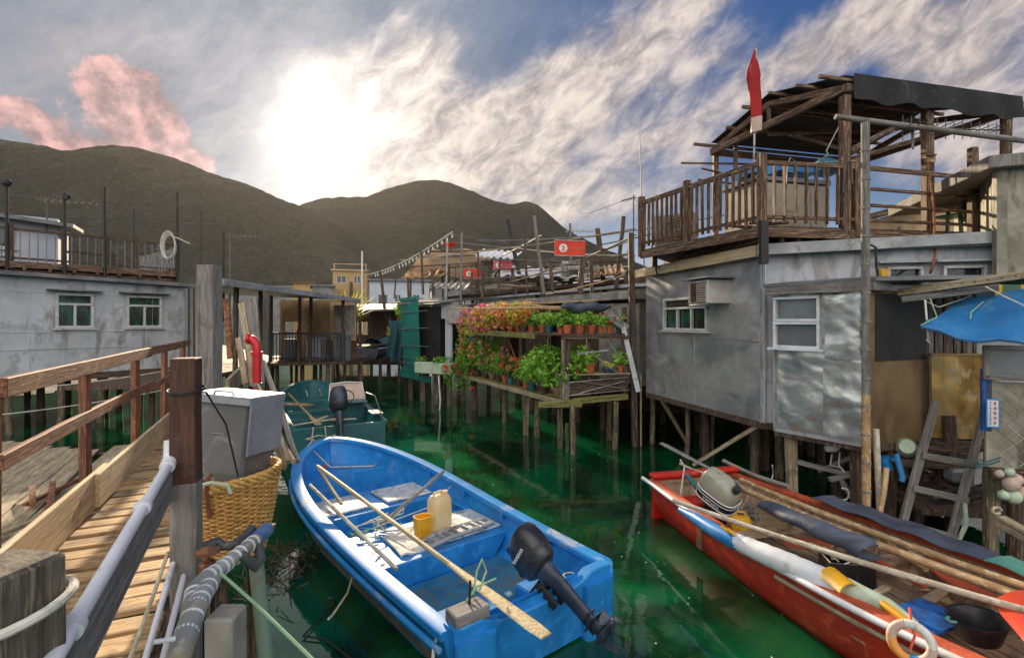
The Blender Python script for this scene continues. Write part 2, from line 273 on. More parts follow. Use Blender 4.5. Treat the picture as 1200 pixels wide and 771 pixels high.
# ---------------------------------------------------------------- mesh builder
WM = {}
def wm(o): return WM.get(o.name, Matrix.Identity(4))
class MB:
    def __init__(s, T=None): s.v = []; s.f = []; s.g = []; s.T = T or Matrix.Identity(4); s.off = V((U(0, 50), U(0, 50), U(0, 50)))
    def add(s, vs, fs, gs=None, off=None):
        n = len(s.v); off = off if off is not None else s.off
        for i, p in enumerate(vs):
            p = V(p); s.v.append(s.T @ p); s.g.append((V(gs[i]) if gs else p) + off)
        s.f += [tuple(n + i for i in f) for f in fs]; return s
    def box(s, cen, size, rz=0.0, M3=None, ro=True):
        hx, hy, hz = [q / 2 for q in size]; cen = V(cen)
        Rm = M3 or Matrix.Rotation(rz, 3, 'Z')
        L = [V((x, y, z)) for z in (-hz, hz) for x, y in ((-hx, -hy), (hx, -hy), (hx, hy), (-hx, hy))]
        k = max(range(3), key=lambda i: size[i])          # grain runs along the longest side
        perm = {0: (1, 2, 0), 1: (0, 2, 1), 2: (0, 1, 2)}[k]
        s.add([cen + Rm @ p for p in L], [(3, 2, 1, 0), (4, 5, 6, 7), (0, 1, 5, 4), (1, 2, 6, 5), (2, 3, 7, 6), (3, 0, 4, 7)],
              [V((p[perm[0]], p[perm[1]], p[perm[2]])) for p in L], V((U(0, 50), U(0, 50), U(0, 50))) if ro else None)
        return s
    def beam(s, p, q, w, h, up=(0, 0, 1), n=1, bow=0.0, twist=0.0):
        p, q = V(p), V(q); d = q - p; L = d.length; d.normalize(); up = V(up)
        sd = d.cross(up)
        if sd.length < .01: sd = d.cross(V((0, 1, 0)))
        sd.normalize(); u = sd.cross(d)
        off = V((U(0, 50), U(0, 50), U(0, 50))); vs = []; gs = []
        bx, bz = U(-1, 1) * bow, U(-1, 1) * bow
        for i in range(n + 1):
            t = i / n; c_ = p + d * L * t + (sd * bx + u * bz) * math.sin(math.pi * t)
            for a, b in ((-1, -1), (1, -1), (1, 1), (-1, 1)):
                jx = 1 + (U(-.06, .06) if n > 1 else 0)
                vs.append(c_ + sd * a * w / 2 * jx + u * b * h / 2 * jx); gs.append((a * w / 2, b * h / 2, L * t))
        fs = [(3, 2, 1, 0), tuple(4 * n + i for i in range(4))]
        for i in range(n):
            for j in range(4): k = (j + 1) % 4; fs.append((4 * i + j, 4 * i + k, 4 * i + 4 + k, 4 * i + 4 + j))
        return s.add(vs, fs, gs, off)
    def tube(s, pts, r, n=8, cap=True, closed=False):
        pts = [V(p) for p in pts]; m = len(pts); rs = r if isinstance(r, (list, tuple)) else [r] * m
        vs = []; gs = []; off = V((U(0, 50), U(0, 50), U(0, 50))); L = 0; ref = None
        for i, p in enumerate(pts):
            if closed: d = pts[(i + 1) % m] - pts[i - 1]
            else: d = pts[min(i + 1, m - 1)] - pts[max(i - 1, 0)]
            if d.length < 1e-6: d = V((0, 0, 1))
            d.normalize()
            if ref is None: ref = d.cross(V((0, 0, 1)) if abs(d.z) < .9 else V((1, 0, 0)))
            ref = (ref - d * ref.dot(d)); ref.normalize(); b = d.cross(ref)
            if i: L += (p - pts[i - 1]).length
            for k in range(n):
                a = 2 * math.pi * k / n
                vs.append(p + (ref * math.cos(a) + b * math.sin(a)) * rs[i]); gs.append((math.cos(a) * rs[i], math.sin(a) * rs[i], L))
        fs = []
        for i in range(m if closed else m - 1):
            i2 = (i + 1) % m
            for k in range(n): k2 = (k + 1) % n; fs.append((i * n + k, i * n + k2, i2 * n + k2, i2 * n + k))
        if cap and not closed: fs += [tuple(range(n))[::-1], tuple((m - 1) * n + k for k in range(n))]
        return s.add(vs, fs, gs, off)
    def lathe(s, cen, prof, n=20, cap=True, axis=None):
        cen = V(cen); Q = (V(axis).to_track_quat('Z', 'Y').to_matrix() if axis else Matrix.Identity(3)); vs = []
        for r, z in prof:
            for k in range(n): a = 2 * math.pi * k / n; vs.append(cen + Q @ V((r * math.cos(a), r * math.sin(a), z)))
        fs = []
        for i in range(len(prof) - 1):
            for k in range(n): k2 = (k + 1) % n; fs.append((i * n + k, i * n + k2, (i + 1) * n + k2, (i + 1) * n + k))
        if cap: fs += [tuple(range(n))[::-1], tuple((len(prof) - 1) * n + k for k in range(n))]
        return s.add(vs, fs)
    def loft(s, rings, cap=True):
        n = len(rings[0]); vs = [p for r_ in rings for p in r_]; fs = []
        for i in range(len(rings) - 1):
            for k in range(n): k2 = (k + 1) % n; fs.append((i * n + k, i * n + k2, (i + 1) * n + k2, (i + 1) * n + k))
        if cap: fs += [tuple(range(n))[::-1], tuple((len(rings) - 1) * n + k for k in range(n))]
        return s.add(vs, fs)
    def grid(s, fn, nu, nv, th=0.0):
        P_ = [[V(fn(i / nu, j / nv)) for j in range(nv + 1)] for i in range(nu + 1)]
        vs = [p for r_ in P_ for p in r_]; q = nv + 1
        fs = [(i * q + j, (i + 1) * q + j, (i + 1) * q + j + 1, i * q + j + 1) for i in range(nu) for j in range(nv)]
        if th:
            N = len(vs); nn = []
            for i in range(nu + 1):
                for j in range(nv + 1):
                    a = P_[min(i + 1, nu)][j] - P_[max(i - 1, 0)][j]; b = P_[i][min(j + 1, nv)] - P_[i][max(j - 1, 0)]
                    c_ = a.cross(b); c_.normalize(); nn.append(c_)
            vs = vs + [vs[i] - nn[i] * th for i in range(N)]
            fs = fs + [tuple(N + k for k in f[::-1]) for f in fs]
            bd = [i * q for i in range(nu + 1)] + [nu * q + j for j in range(1, q)] + [i * q + nv for i in range(nu - 1, -1, -1)] + [j for j in range(nv - 1, 0, -1)]
            for a in range(len(bd)): b = (a + 1) % len(bd); fs.append((bd[b], bd[a], N + bd[a], N + bd[b]))
        return s.add(vs, fs)
    def prism(s, poly, th):                               # flat polygon (3D points) thickened along its normal
        poly = [V(p) for p in poly]; nrm = V((0, 0, 0))
        for i in range(len(poly)): nrm += poly[i].cross(poly[(i + 1) % len(poly)])
        nrm.normalize(); n = len(poly); vs = poly + [p - nrm * th for p in poly]
        fs = [tuple(range(n)), tuple(range(n, 2 * n))[::-1]] + [((i + 1) % n, i, n + i, n + (i + 1) % n) for i in range(n)]
        return s.add(vs, fs)
    def leaves(s, cen, rad, n, size, flat=.6, shell=.45):
        cen = V(cen)
        for _ in range(n):
            while True:
                d = V((U(-1, 1), U(-1, 1), U(-1, 1)))
                if shell < d.length < 1: break
            p = cen + V((d.x * rad[0], d.y * rad[1], d.z * rad[2])); z = size * U(.6, 1.35)
            nrm = (d * .7 + V((U(-1, 1), U(-1, 1), U(-.2, 1)))).normalized(); a = nrm.orthogonal().normalized()
            a = Matrix.Rotation(U(0, 6.28), 3, nrm) @ a; b = nrm.cross(a)
            o = V((U(0, 90), U(0, 90), U(0, 90)))
            tip = -nrm * z * .25
            s.add([p - a * z * .6, p + b * z * flat * .55 + tip * .3, p + a * z * .7 + tip, p - b * z * flat * .55 + tip * .3, p + nrm * z * .05],
                  [(0, 1, 4), (1, 2, 4), (2, 3, 4), (3, 0, 4)], [(0, 0, 0)] * 5, o)
        return s
    def build(s, name, mat, parent=None, smooth=False, bev=0.0, sub=0, loc=None):
        if parent is not None: Wp = wm(parent)
        else:
            if loc is None:
                xs = [p.x for p in s.v]; ys = [p.y for p in s.v]; zs = [p.z for p in s.v]
                loc = ((min(xs) + max(xs)) / 2, (min(ys) + max(ys)) / 2, min(zs))
            Wp = Matrix.Translation(V(loc))
        inv = Wp.inverted(); me = bpy.data.meshes.new(name)
        me.from_pydata([inv @ p for p in s.v], [], s.f)
        at = me.attributes.new('gc', 'FLOAT_VECTOR', 'POINT'); at.data.foreach_set('vector', [x for p in s.g for x in p])
        me.materials.append(MATS[mat])
        if smooth:
            me.polygons.foreach_set('use_smooth', [True] * len(me.polygons))
            try: me.set_sharp_from_angle(angle=R(42))
            except Exception: pass
        me.update()
        o = bpy.data.objects.new(name, me); COL.objects.link(o)
        if parent is not None: o.parent = parent
        else: o.location = loc
        WM[o.name] = Wp
        if bev:
            b = o.modifiers.new('bevel', 'BEVEL'); b.width = bev; b.segments = 1; b.limit_method = 'ANGLE'; b.angle_limit = R(40)
        return o
def thing(name, label, cat, loc=(0, 0, 0), rz=0.0, group=None):
    o = bpy.data.objects.new(name, None); o.empty_display_size = .1; COL.objects.link(o); o.location = loc; o.rotation_euler = (0, 0, rz)
    WM[o.name] = Matrix.Translation(V(loc)) @ Matrix.Rotation(rz, 4, 'Z'); o['label'] = label; o['category'] = cat
    if group: o['group'] = group
    return o
def tag(o, label, cat, group=None):
    o['label'] = label; o['category'] = cat
    if group: o['group'] = group
    return o
def struct(o): o['kind'] = 'structure'; return o
def stuff(o, label, cat): o['kind'] = 'stuff'; o['label'] = label; o['category'] = cat; return o
def copy_thing(t, loc, rz=0.0, label=None):
    c_ = t.copy(); COL.objects.link(c_); c_.location = loc; c_.rotation_euler = (0, 0, rz)
    if label: c_['label'] = label
    for ch in list(t.children):
        k = ch.copy(); COL.objects.link(k); k.parent = c_
        for g in list(ch.children): h = g.copy(); COL.objects.link(h); h.parent = k
    return c_
def text(s, size, T, mat, parent, depth=.002, name='lettering'):
    cu = bpy.data.curves.new('t', 'FONT'); cu.body = s; cu.size = size; cu.extrude = depth; cu.align_x = 'CENTER'; cu.align_y = 'CENTER'
    o = bpy.data.objects.new('t', cu); COL.objects.link(o); bpy.context.view_layer.update()
    me = bpy.data.meshes.new_from_object(o); bpy.data.objects.remove(o)
    m = MB(); m.add([T @ v.co for v in me.vertices], [tuple(p.vertices) for p in me.polygons])
    return m.build(name, mat, parent)
def sag(p, q, s, n=10): p, q = V(p), V(q); return [lerp(p, q, i / n) - V((0, 0, s * 4 * (i / n) * (1 - i / n))) for i in range(n + 1)]
class WF:                                                  # a wall's own frame: u along it, z up, o out of it
    def __init__(s, A, B): s.A = V((A[0], A[1], 0)); d = V((B[0], B[1], 0)) - s.A; s.L = d.length; s.d = d.normalized(); s.n = V((s.d.y, -s.d.x, 0)); 
    def p(s, u, z, o=0.0): return s.A + s.d * u + s.n * o + V((0, 0, z))
def wall(mb, wf, z0, z1, th=.08, holes=(), u0=0.0, u1=None, z1b=None, z0b=None):
    u1 = wf.L if u1 is None else u1; z1b = z1 if z1b is None else z1b; z0b = z0 if z0b is None else z0b
    us = sorted({u0, u1, *[h[0] for h in holes], *[h[1] for h in holes]}); zs = sorted({0.0, 1.0, *[(h[2]) for h in holes], *[(h[3]) for h in holes]} - {None})
    # heights of holes are absolute; map to rows by clamping
    hz = sorted({h[2] for h in holes} | {h[3] for h in holes})
    def rows(u): 
        t = (u - u0) / (u1 - u0); return [lerp(z0, z0b, t)] + hz + [lerp(z1, z1b, t)]
    nu, nz = len(us), len(hz) + 2; idx = lambda i, j, k: (i * nz + j) * 2 + k
    vs = []
    for u in us:
        for z in rows(u): vs += [wf.p(u, z, 0), wf.p(u, z, -th)]
    solid = {}
    for i in range(nu - 1):
        for j in range(nz - 1):
            um = (us[i] + us[i + 1]) / 2; rz_ = rows(um); zm = (rz_[j] + rz_[j + 1]) / 2
            solid[i, j] = not any(h[0] < um < h[1] and h[2] < zm < h[3] for h in holes)
    fs = []
    for (i, j), ok in solid.items():
        if not ok: continue
        fs.append((idx(i, j, 0), idx(i + 1, j, 0), idx(i + 1, j + 1, 0), idx(i, j + 1, 0)))
        fs.append((idx(i, j, 1), idx(i, j + 1, 1), idx(i + 1, j + 1, 1), idx(i + 1, j, 1)))
        for di, dj, a, b in ((-1, 0, (i, j), (i, j + 1)), (1, 0, (i + 1, j + 1), (i + 1, j)), (0, -1, (i + 1, j), (i, j)), (0, 1, (i, j + 1), (i + 1, j + 1))):
            if not solid.get((i + di, j + dj), False): fs.append((idx(*a, 0), idx(*b, 0), idx(*b, 1), idx(*a, 1)))
    mb.add(vs, fs, [((p - wf.A).dot(wf.d), (p - wf.A).dot(wf.n), p.z) for p in [V(q) for q in vs]])
def window(par, wf, u0, u1, z0, z1, cols=2, transom=None, frame='winframe', pane='glass', fw=.05, bars=0, sill=True, o=0.0, name='window'):
    f = MB(); g = MB()
    for a, b in (((u0, z0), (u1, z0)), ((u0, z1), (u1, z1))): f.beam(wf.p(a[0] - fw / 2, a[1], o + .012), wf.p(b[0] + fw / 2, b[1], o + .012), .07, fw)
    for u in [u0, u1]: f.beam(wf.p(u, z0 + fw / 2, o + .01), wf.p(u, z1 - fw / 2, o + .01), .064, fw, up=wf.d)
    zt = transom or z1
    if transom: f.beam(wf.p(u0 + fw / 2, zt, o + .008), wf.p(u1 - fw / 2, zt, o + .008), .06, fw * .9)
    for k in range(1, cols): u = lerp(u0, u1, k / cols); f.beam(wf.p(u, z0 + fw / 2, o + .005), wf.p(u, zt - fw / 2, o + .005), .056, fw * .85, up=wf.d)
    for k in range(bars): z = lerp(z0, zt, (k + 1) / (bars + 1)); f.beam(wf.p(u0, z, o - .02), wf.p(u1, z, o - .02), .02, .018)
    fo = f.build(name, frame, par, bev=.004)
    g.prism([wf.p(u0, z0, o - .035), wf.p(u1, z0, o - .035), wf.p(u1, z1, o - .035), wf.p(u0, z1, o - .035)], .008)
    g.build('pane', pane, fo)
    if sill: MB().beam(wf.p(u0 - .08, z0 - fw * .9, o + .03), wf.p(u1 + .08, z0 - fw * .9, o + .03), .10, .03).build('sill', frame, fo)
    return fo
def box4(mb, pts, z0, z1, inset=0.0):
    pts = [V((p[0], p[1], 0)) for p in pts]; n = len(pts)
    vs = [p + V((0, 0, z0)) for p in pts] + [p + V((0, 0, z1)) for p in pts]
    mb.add(vs, [tuple(range(n))[::-1], tuple(range(n, 2 * n))] + [(i, (i + 1) % n, n + (i + 1) % n, n + i) for i in range(n)]); return mb
def pile(par, x, y, z1, r=.07, z0=-.6, mat='pilewood', lean=.03, sq=False, name='pile'):
    b = MB(); q = V((x + U(-lean, lean), y + U(-lean, lean), z0))
    if sq: b.beam(q, (x, y, z1), r * 1.8, r * 1.8, up=(0, 1, 0), n=4, bow=.01)
    else: b.tube([lerp(q, V((x, y, z1)), t / 5) + V((U(-.01, .01), U(-.01, .01), 0)) for t in range(6)], [r * U(.9, 1.1) for _ in range(6)], 9)
    return b.build(name, mat, par, smooth=not sq)
# ================================================================ THE SETTING
def mat_water():
    global nt
    m = bpy.data.materials.new('water'); m.use_nodes = True; old = nt; nt = m.node_tree; nt.nodes.clear()
    o = NN('ShaderNodeOutputMaterial'); b = NN('ShaderNodeBsdfPrincipled'); nt.links.new(b.outputs[0], o.inputs[0])
    ge = NN('ShaderNodeNewGeometry'); pos = ge.outputs['Position']
    n1 = NOI(pos, .55, 6, .6, .8); n2 = NOI(pos, 2.1, 6, .65, 1.2)
    col = MIXC(SM(n1, .38, .64), (.003, .020, .008), (.003, .10, .036))
    col = MIXC(mul(SM(n2, .56, .72), .5), col, (.02, .055, .012))
    nt.links.new(col, b.inputs['Base Color'])
    nt.links.new(MIXC(.5, (1, 1, 1), (.72, 1, .86)), b.inputs['Specular Tint'])
    b.inputs['Roughness'].default_value = .035; b.inputs['IOR'].default_value = 1.62
    mpn = NN('ShaderNodeMapping'); nt.links.new(pos, mpn.inputs[0]); mpn.inputs['Scale'].default_value = (1, 1, 1)
    h = MA('ADD', NOI(mpn.outputs[0], 2.2, 3, .5, .4), mul(NOI(mpn.outputs[0], 11, 3, .6, .3), .10))
    bn = NN('ShaderNodeBump'); bn.inputs['Strength'].default_value = .28; bn.inputs['Distance'].default_value = .016
    nt.links.new(h, bn.inputs['Height']); nt.links.new(bn.outputs[0], b.inputs['Normal'])
    nt = old; MATS['water'] = m
mat_water()
wb = MB(); wb.add([(-2600, -300, 0), (2600, -300, 0), (2600, 2600, 0), (-2600, 2600, 0)], [(0, 1, 2, 3)])
struct(wb.build('water', 'water', loc=(0, 0, 0)))

def mat_hill():
    global nt
    m = bpy.data.materials.new('hillside'); m.use_nodes = True; old = nt; nt = m.node_tree; nt.nodes.clear()
    o = NN('ShaderNodeOutputMaterial'); b = NN('ShaderNodeBsdfPrincipled'); nt.links.new(b.outputs[0], o.inputs[0])
    ge = NN('ShaderNodeNewGeometry'); pos = ge.outputs['Position']
    n1 = NOI(pos, .012, 9, .66, .5); n2 = NOI(pos, .06, 9, .7, .3); n3 = NOI(pos, .22, 8, .75)
    col = MIXC(SM(n1, .38, .64), (.024, .025, .022), (.042, .042, .034))
    col = MIXC(SM(n2, .44, .60), col, (.018, .023, .016))
    col = MIXC(mul(SM(n3, .52, .60), .7), col, (.075, .07, .056))
    col = MIXC(mul(SM(n3, .46, .38), .6), col, (.012, .016, .010))
    col = MIXC(mul(SM(NOI(pos, .022, 9, .7), .60, .68), .4), col, (.09, .075, .055))
    nt.links.new(col, b.inputs['Base Color']); b.inputs['Roughness'].default_value = 1; b.inputs['Specular IOR Level'].default_value = .1
    bn = NN('ShaderNodeBump'); bn.inputs['Strength'].default_value = .9; bn.inputs['Distance'].default_value = 6
    nt.links.new(NOI(pos, .035, 10, .7), bn.inputs['Height']); nt.links.new(bn.outputs[0], b.inputs['Normal'])
    nt = old; MATS['hillside'] = m
mat_hill()
from mathutils import noise as NZ
def ridge(pts, Y0, Y1, Yb, name, x0, x1, nx, ny, seed, amp):
    def prof(px):
        for a, b in zip(pts, pts[1:]):
            if a[0] <= px <= b[0]:
                t = (px - a[0]) / (b[0] - a[0]); return lerp(a[1], b[1], t)
        return pts[0][1] if px < pts[0][0] else pts[-1][1]
    def fn(u, v):
        px = lerp(x0, x1, u); 
        h = sum(prof(px + k * 5) for k in (-1, 0, 1)) / 3
        if v <= .7:
            t = v / .7; Y = lerp(Y0, Y1, t); X = (px - 600) / F * Y
            top = (HY - h) / F * Y1; s_ = t ** .95
            g = NZ.fractal(V((X / 90 + seed, Y / 90, 0)), 1.0, 2.0, 4) * amp * .38 * min(1.0, (max(top, 0.0) / 150) ** 1.5) * max(0.0, math.sin(math.pi * min(1, t * 1.02))) ** .8
            e = NZ.fractal(V((X / 14 + seed, Y / 14, 3)), 1.0, 2.0, 4) * amp * .07
            z = top * s_ + g + e
        else:
            t = min(1.0, (v - .7) / .3); Y = lerp(Y1, Yb, t); X = (px - 600) / F * Y
            top = (HY - h) / F * Y1; z = top * (1 - t) ** 3 - 2 * t + NZ.fractal(V((px / 9 + seed, 9 + t * 3, 3)), 1.0, 2.0, 4) * amp * .10 * (1 - t)
        return (X, Y, max(z, -1) if v > 0 else -1)
    return struct(MB().grid(fn, nx, ny).build(name, 'hillside', smooth=True, loc=(0, Y0, 0)))
L_ = [(-500, 250), (-300, 190), (-120, 170), (-30, 156), (0, 160), (40, 166), (80, 175), (105, 170), (130, 168), (160, 170), (200, 181), (245, 199), (290, 214), (318, 226), (345, 237), (365, 246), (395, 262), (430, 285), (470, 310), (520, 340), (560, 360), (640, 376), (700, 378)]
R_ = [(200, 377), (260, 345), (300, 290), (330, 250), (355, 237), (375, 231), (400, 229), (428, 230), (446, 222), (470, 214), (490, 210), (510, 209), (528, 212), (550, 221), (575, 232), (600, 238), (615, 234), (628, 236), (642, 248), (658, 264), (680, 276), (705, 288), (740, 303), (790, 325), (900, 352), (1100, 366), (1500, 374), (1700, 377)]
ridge(R_, 430, 820, 1500, 'hills', 200, 1700, 300, 70, 5.3, 22)
ridge(L_, 340, 620, 1200, 'hills', -500, 700, 300, 80, 1.7, 24)

# mud under and behind the two rows of houses, and the bank at the head of the creek
def bank(name, pts, h):
    def fn(u, v):
        i = min(int(u * (len(pts) - 1)), len(pts) - 2); t = u * (len(pts) - 1) - i
        a, b = pts[i], pts[i + 1]; x0, y0, x1, y1 = [lerp(a[k], b[k], t) for k in range(4)]
        x, y = lerp(x0, x1, v), lerp(y0, y1, v)
        return (x, y, -.35 + (h + .35) * min(1, v * 2.2) ** .7 + .12 * NZ.fractal(V((x * .9, y * .9, 0)), 1, 2, 4))
    return struct(MB().grid(fn, 60, 26).build(name, 'mud', smooth=True, loc=(pts[0][0], pts[0][1], 0)))
bank('ground', [(6.8, 2.0, 40, -10), (5.6, 8.2, 40, 6), (4.2, 11.3, 40, 20), (1.0, 18, 40, 40), (-4.0, 32, 40, 90)], 1.0)
bank('ground', [(-20, -2, -60, -10), (-15.5, 13.5, -70, 14), (-11.5, 22, -80, 40), (-12, 32, -70, 90)], 1.0)
bank('ground', [(-14, 31, -40, 330), (-9.5, 33.5, -20, 330), (-4, 31, 60, 330), (6, 30, 240, 330)], 1.3)

hz = bpy.data.materials.new('haze'); hz.use_nodes = True; hn = hz.node_tree; hn.nodes.clear()
ho = hn.nodes.new('ShaderNodeOutputMaterial'); hv = hn.nodes.new('ShaderNodeVolumePrincipled'); hn.links.new(hv.outputs[0], ho.inputs['Volume'])
hv.inputs['Color'].default_value = (.92, .90, .86, 1); hv.inputs['Density'].default_value = .000036; hv.inputs['Anisotropy'].default_value = .55; MATS['haze'] = hz
hb_ = MB(); hb_.box((0, 1150, 144.5), (5400, 3100, 293)); ho_ = hb_.build('haze', 'haze', loc=(0, 0, 0)); ho_['kind'] = 'stuff'; ho_['label'] = 'thin warm haze over the creek and hills'; ho_['category'] = 'haze'
# ================================================================ FAR BUILDINGS
def far_house(label, px0, px1, pyt, D, pyb=372, mat='farwhite', depth=8, wins=((.2, .4),), roof='fargrey', floors=1, turn=.12, par=True):
    A = P(px0, pyb, D); B = P(px1, pyb, D + turn * 10); z1 = HC + (HY - pyt) / F * D
    t = thing('house', label, 'house', (A.x, A.y, 0)); wf = WF((A.x, A.y), (B.x, B.y)); b = MB(); Hh = z1
    holes = []
    for fl in range(floors):
        zb = lerp(1.2, z1, (fl + .38) / floors); zt = lerp(1.2, z1, (fl + .74) / floors)
        for a, e in wins: holes.append((wf.L * a, wf.L * e, zb, zt))
    hs = [h for h in holes]
    # front wall built storey by storey so that every storey can have its own openings
    for fl in range(floors):
        za, zc = lerp(0, z1, fl / floors), lerp(0, z1, (fl + 1) / floors)
        hh = [h for h in hs if za <= h[2] < zc]
        wall(b, wf, za, zc, .25, hh)
    n = wf.n * -1
    c4 = [wf.p(0, 0, -.25), wf.p(wf.L, 0, -.25), wf.p(wf.L, 0, -depth), wf.p(0, 0, -depth)]
    box4(b, [wf.p(.0, 0, -.9), wf.p(wf.L, 0, -.9), wf.p(wf.L, 0, -depth), wf.p(0, 0, -depth)], 0, z1 - .02)
    for u in (0, wf.L - .25): box4(b, [wf.p(u, 0, -.25), wf.p(u + .25, 0, -.25), wf.p(u + .25, 0, -.9), wf.p(u, 0, -.9)], 0, z1 - .02)
    b.build('wall', mat, t)
    r = MB(); box4(r, [wf.p(-.3, 0, .35), wf.p(wf.L + .3, 0, .35), wf.p(wf.L + .3, 0, -depth - .3), wf.p(-.3, 0, -depth - .3)], z1, z1 + .22); r.build('roof', roof, t)
    for h in hs: window(t, wf, *h, cols=2, fw=.12, pane='glass', sill=True, o=-.08)
    return t, wf, z1
far = far_house('tan three storey block with flat roof at the head of the creek', 390, 430, 317, 90, mat='tanwall', wins=((.12, .38), (.62, .8)), floors=3, roof='peachwall', depth=9)
t, wf, z1 = far
b = MB()
for u in (0.2, wf.L - .2): b.beam(wf.p(u, z1 + .2, -.3), wf.p(u, z1 + 1.3, -.3), .12, .12, up=(1, 0, 0))
b.beam(wf.p(0, z1 + 1.2, -.3), wf.p(wf.L, z1 + 1.2, -.3), .1, .1); b.build('roof_rail', 'peachwall', t)
b = MB(); b.tube([wf.p(wf.L * .86, .5, .35), wf.p(wf.L * .86, z1 + 3.5, .35)], .16, 8); tag(b.build('mast', 'paintwhite'), 'tall pale pole standing in front of the tan block', 'pole')
b = MB(); b.tube([wf.p(wf.L * .55, .5, .9), wf.p(wf.L * .55, z1 - 2.0, .9)], .28, 8); tag(b.build('utility_pole', 'darkwood'), 'short dark pole in front of the tan block', 'pole')
far_house('pale blue white single storey house between the tan block and the creek', 433, 503, 329, 62, mat='farwhite', wins=((.14, .30), (.42, .52), (.72, .84)), depth=9, roof='roofgrey')
far_house('low grey roofed house with pale wall left of the tan block', 366, 391, 335, 84, mat='fargrey', wins=((.3, .6),))
far_house('brown low hut below the sun, right of the long grey roofs', 343, 367, 332, 96, mat='tanwall', wins=((.3, .55),), roof='rust')
far_house('long low grey house behind the walkway pillar, leftmost of the far row', 262, 306, 338, 88, mat='fargrey', wins=((.1, .2), (.5, .6), (.75, .85)), roof='farwhite')
far_house('far low house with dark walls and pale roof, second of the far row', 308, 343, 336, 110, mat='fargrey', wins=((.2, .35), (.6, .75)), roof='concrete')
far_house('grey far hut behind the terraces and poles on the right bank', 506, 560, 336, 70, mat='fargrey', wins=((.2, .4), (.6, .75)), roof='roofgrey')
# distant antennas
def antenna(label, base, h, n=7, L=.9, ang=0.0, r=.018, mat='wire', tilt=0.0, name='antenna'):
    t = thing(name, label, 'antenna', base); bz = V(base)
    MB().tube([bz, bz + V((0, 0, h))], r, 7).build('mast', mat, t)
    d = V((math.cos(ang), math.sin(ang), tilt)).normalized(); s_ = V((-math.sin(ang), math.cos(ang), 0)); c0 = bz + V((0, 0, h - .06))
    b = MB(); b.tube([c0 - d * L * .15, c0 + d * L * .85], r * .7, 6)
    for i in range(n): q = c0 + d * L * (-.1 + .92 * i / (n - 1)); k = L * .17 * (1.15 - .5 * i / n); b.tube([q - s_ * k, q + s_ * k], r * .45, 5); b.tube([q + V((0, 0, -k * .6)), q + V((0, 0, k * .6))], r * .4, 5)
    b.build('boom', mat, t); return t

# ================================================================ LEFT BANK: BOARDWALK
WD = V((-.467, 1, 0)).normalized()                      # direction of the boardwalk
def wr(D, lat=0.0, z=1.2): return V((-1.77 - .467 * (D - 2.64) + lat, D, z))   # right edge at depth D; lat<0 goes left
WDTH = -.82
bw = thing('boardwalk', 'narrow plank boardwalk with toe board on the left and white pipe on the right', 'boardwalk', wr(2.64))
b = MB(); D = .9
while D < 9.6:
    wd = U(.115, .15); gp = U(.004, .014); sk = U(-.012, .012)
    a = wr(D, U(-.02, .03)); e = wr(D, -.67 + U(-.03, .02)) - V((0, .31, 0)); zz = U(-.006, .006)
    a.z += zz - .018; e.z += zz - .018 + U(-.004, .004); e.y += sk
    b.beam(a, e, wd * .98, .036, n=3, bow=.003); D += (wd + gp) * 1.09
b.build('deck', 'plank', bw, bev=.004)
b = MB()
for s_, l in ((0, .02), (1, WDTH - .02)):
    a, e = wr(.9, l, 1.075), wr(9.3, l, 1.075)
    b.beam(a, e, .06, .16, n=4, bow=.01)
b.beam(wr(1, -.4, 1.08), wr(9.6, -.4, 1.08), .05, .12)
b.build('joist', 'darkwood', bw)
lf = lambda D, z, o=0: wr(D, -.655 + o, z) - V((0, .31, 0))
b = MB(); b.beam(lf(1.2, 1.345), lf(4.4, 1.345), .034, .27, n=3, bow=.004); b.build('toe_board', 'toeboard', bw, bev=.004)
b = MB(); b.beam(lf(4.10, 1.350, .036), lf(9.5, 1.335, .036), .032, .25, n=4, bow=.006); b.build('toe_board', 'toeboard', bw, bev=.004)
# right hand rail: white pipe on a plank
pr = lambda D, z, o=0: wr(D, .02 + o, z)
MB().beam(pr(1.05, 1.70), pr(2.60, 1.80), .03, .15, n=2).build('side_board', 'greypost', bw, bev=.004)
b = MB(); b.tube([pr(.95, 1.79), pr(1.8, 1.845), pr(2.56, 1.895)], .0215, 14)
b.tube([pr(2.5, 1.89), pr(2.57, 1.905)], .034, 14); b.tube([pr(2.58, 1.905), pr(2.595, 1.97), pr(2.60, 2.0)], .032, 12)
for D in (1.3, 2.02): b.tube([pr(D, 1.79 + .067 * (D - .95)), pr(D + .03, 1.792 + .067 * (D - .95))], .031, 12)
b.build('pipe_rail', 'whitepipe', bw, smooth=True)
for k, (z0, z1_, o_) in enumerate(((1.10, 1.40, .02), (1.02, 1.33, .07))):
    MB().tube([pr(1.0, z0, o_), pr(2.58, z1_, o_)], .013, 10).build('thin_pipe', 'whitepipe', bw, smooth=True)
for D, l in ((2.0, .02), (4.4, .02), (6.8, .02), (9.3, .02), (3.4, WDTH), (5.8, WDTH), (8.2, WDTH)):
    q = wr(D, l); pile(bw, q.x, q.y, 1.0, .055, lean=.02)
b = MB(); q0, q1 = wr(1.0, .03, 1.47), wr(2.62, .03, 1.38); b.tube(sag(wr(1.2, -.02, 1.25), wr(2.62, .0, 1.42), .03), .009, 7)
tag(b.build('rope', 'rope', smooth=True), 'thin rope tied low along the white pipes of the boardwalk', 'rope')

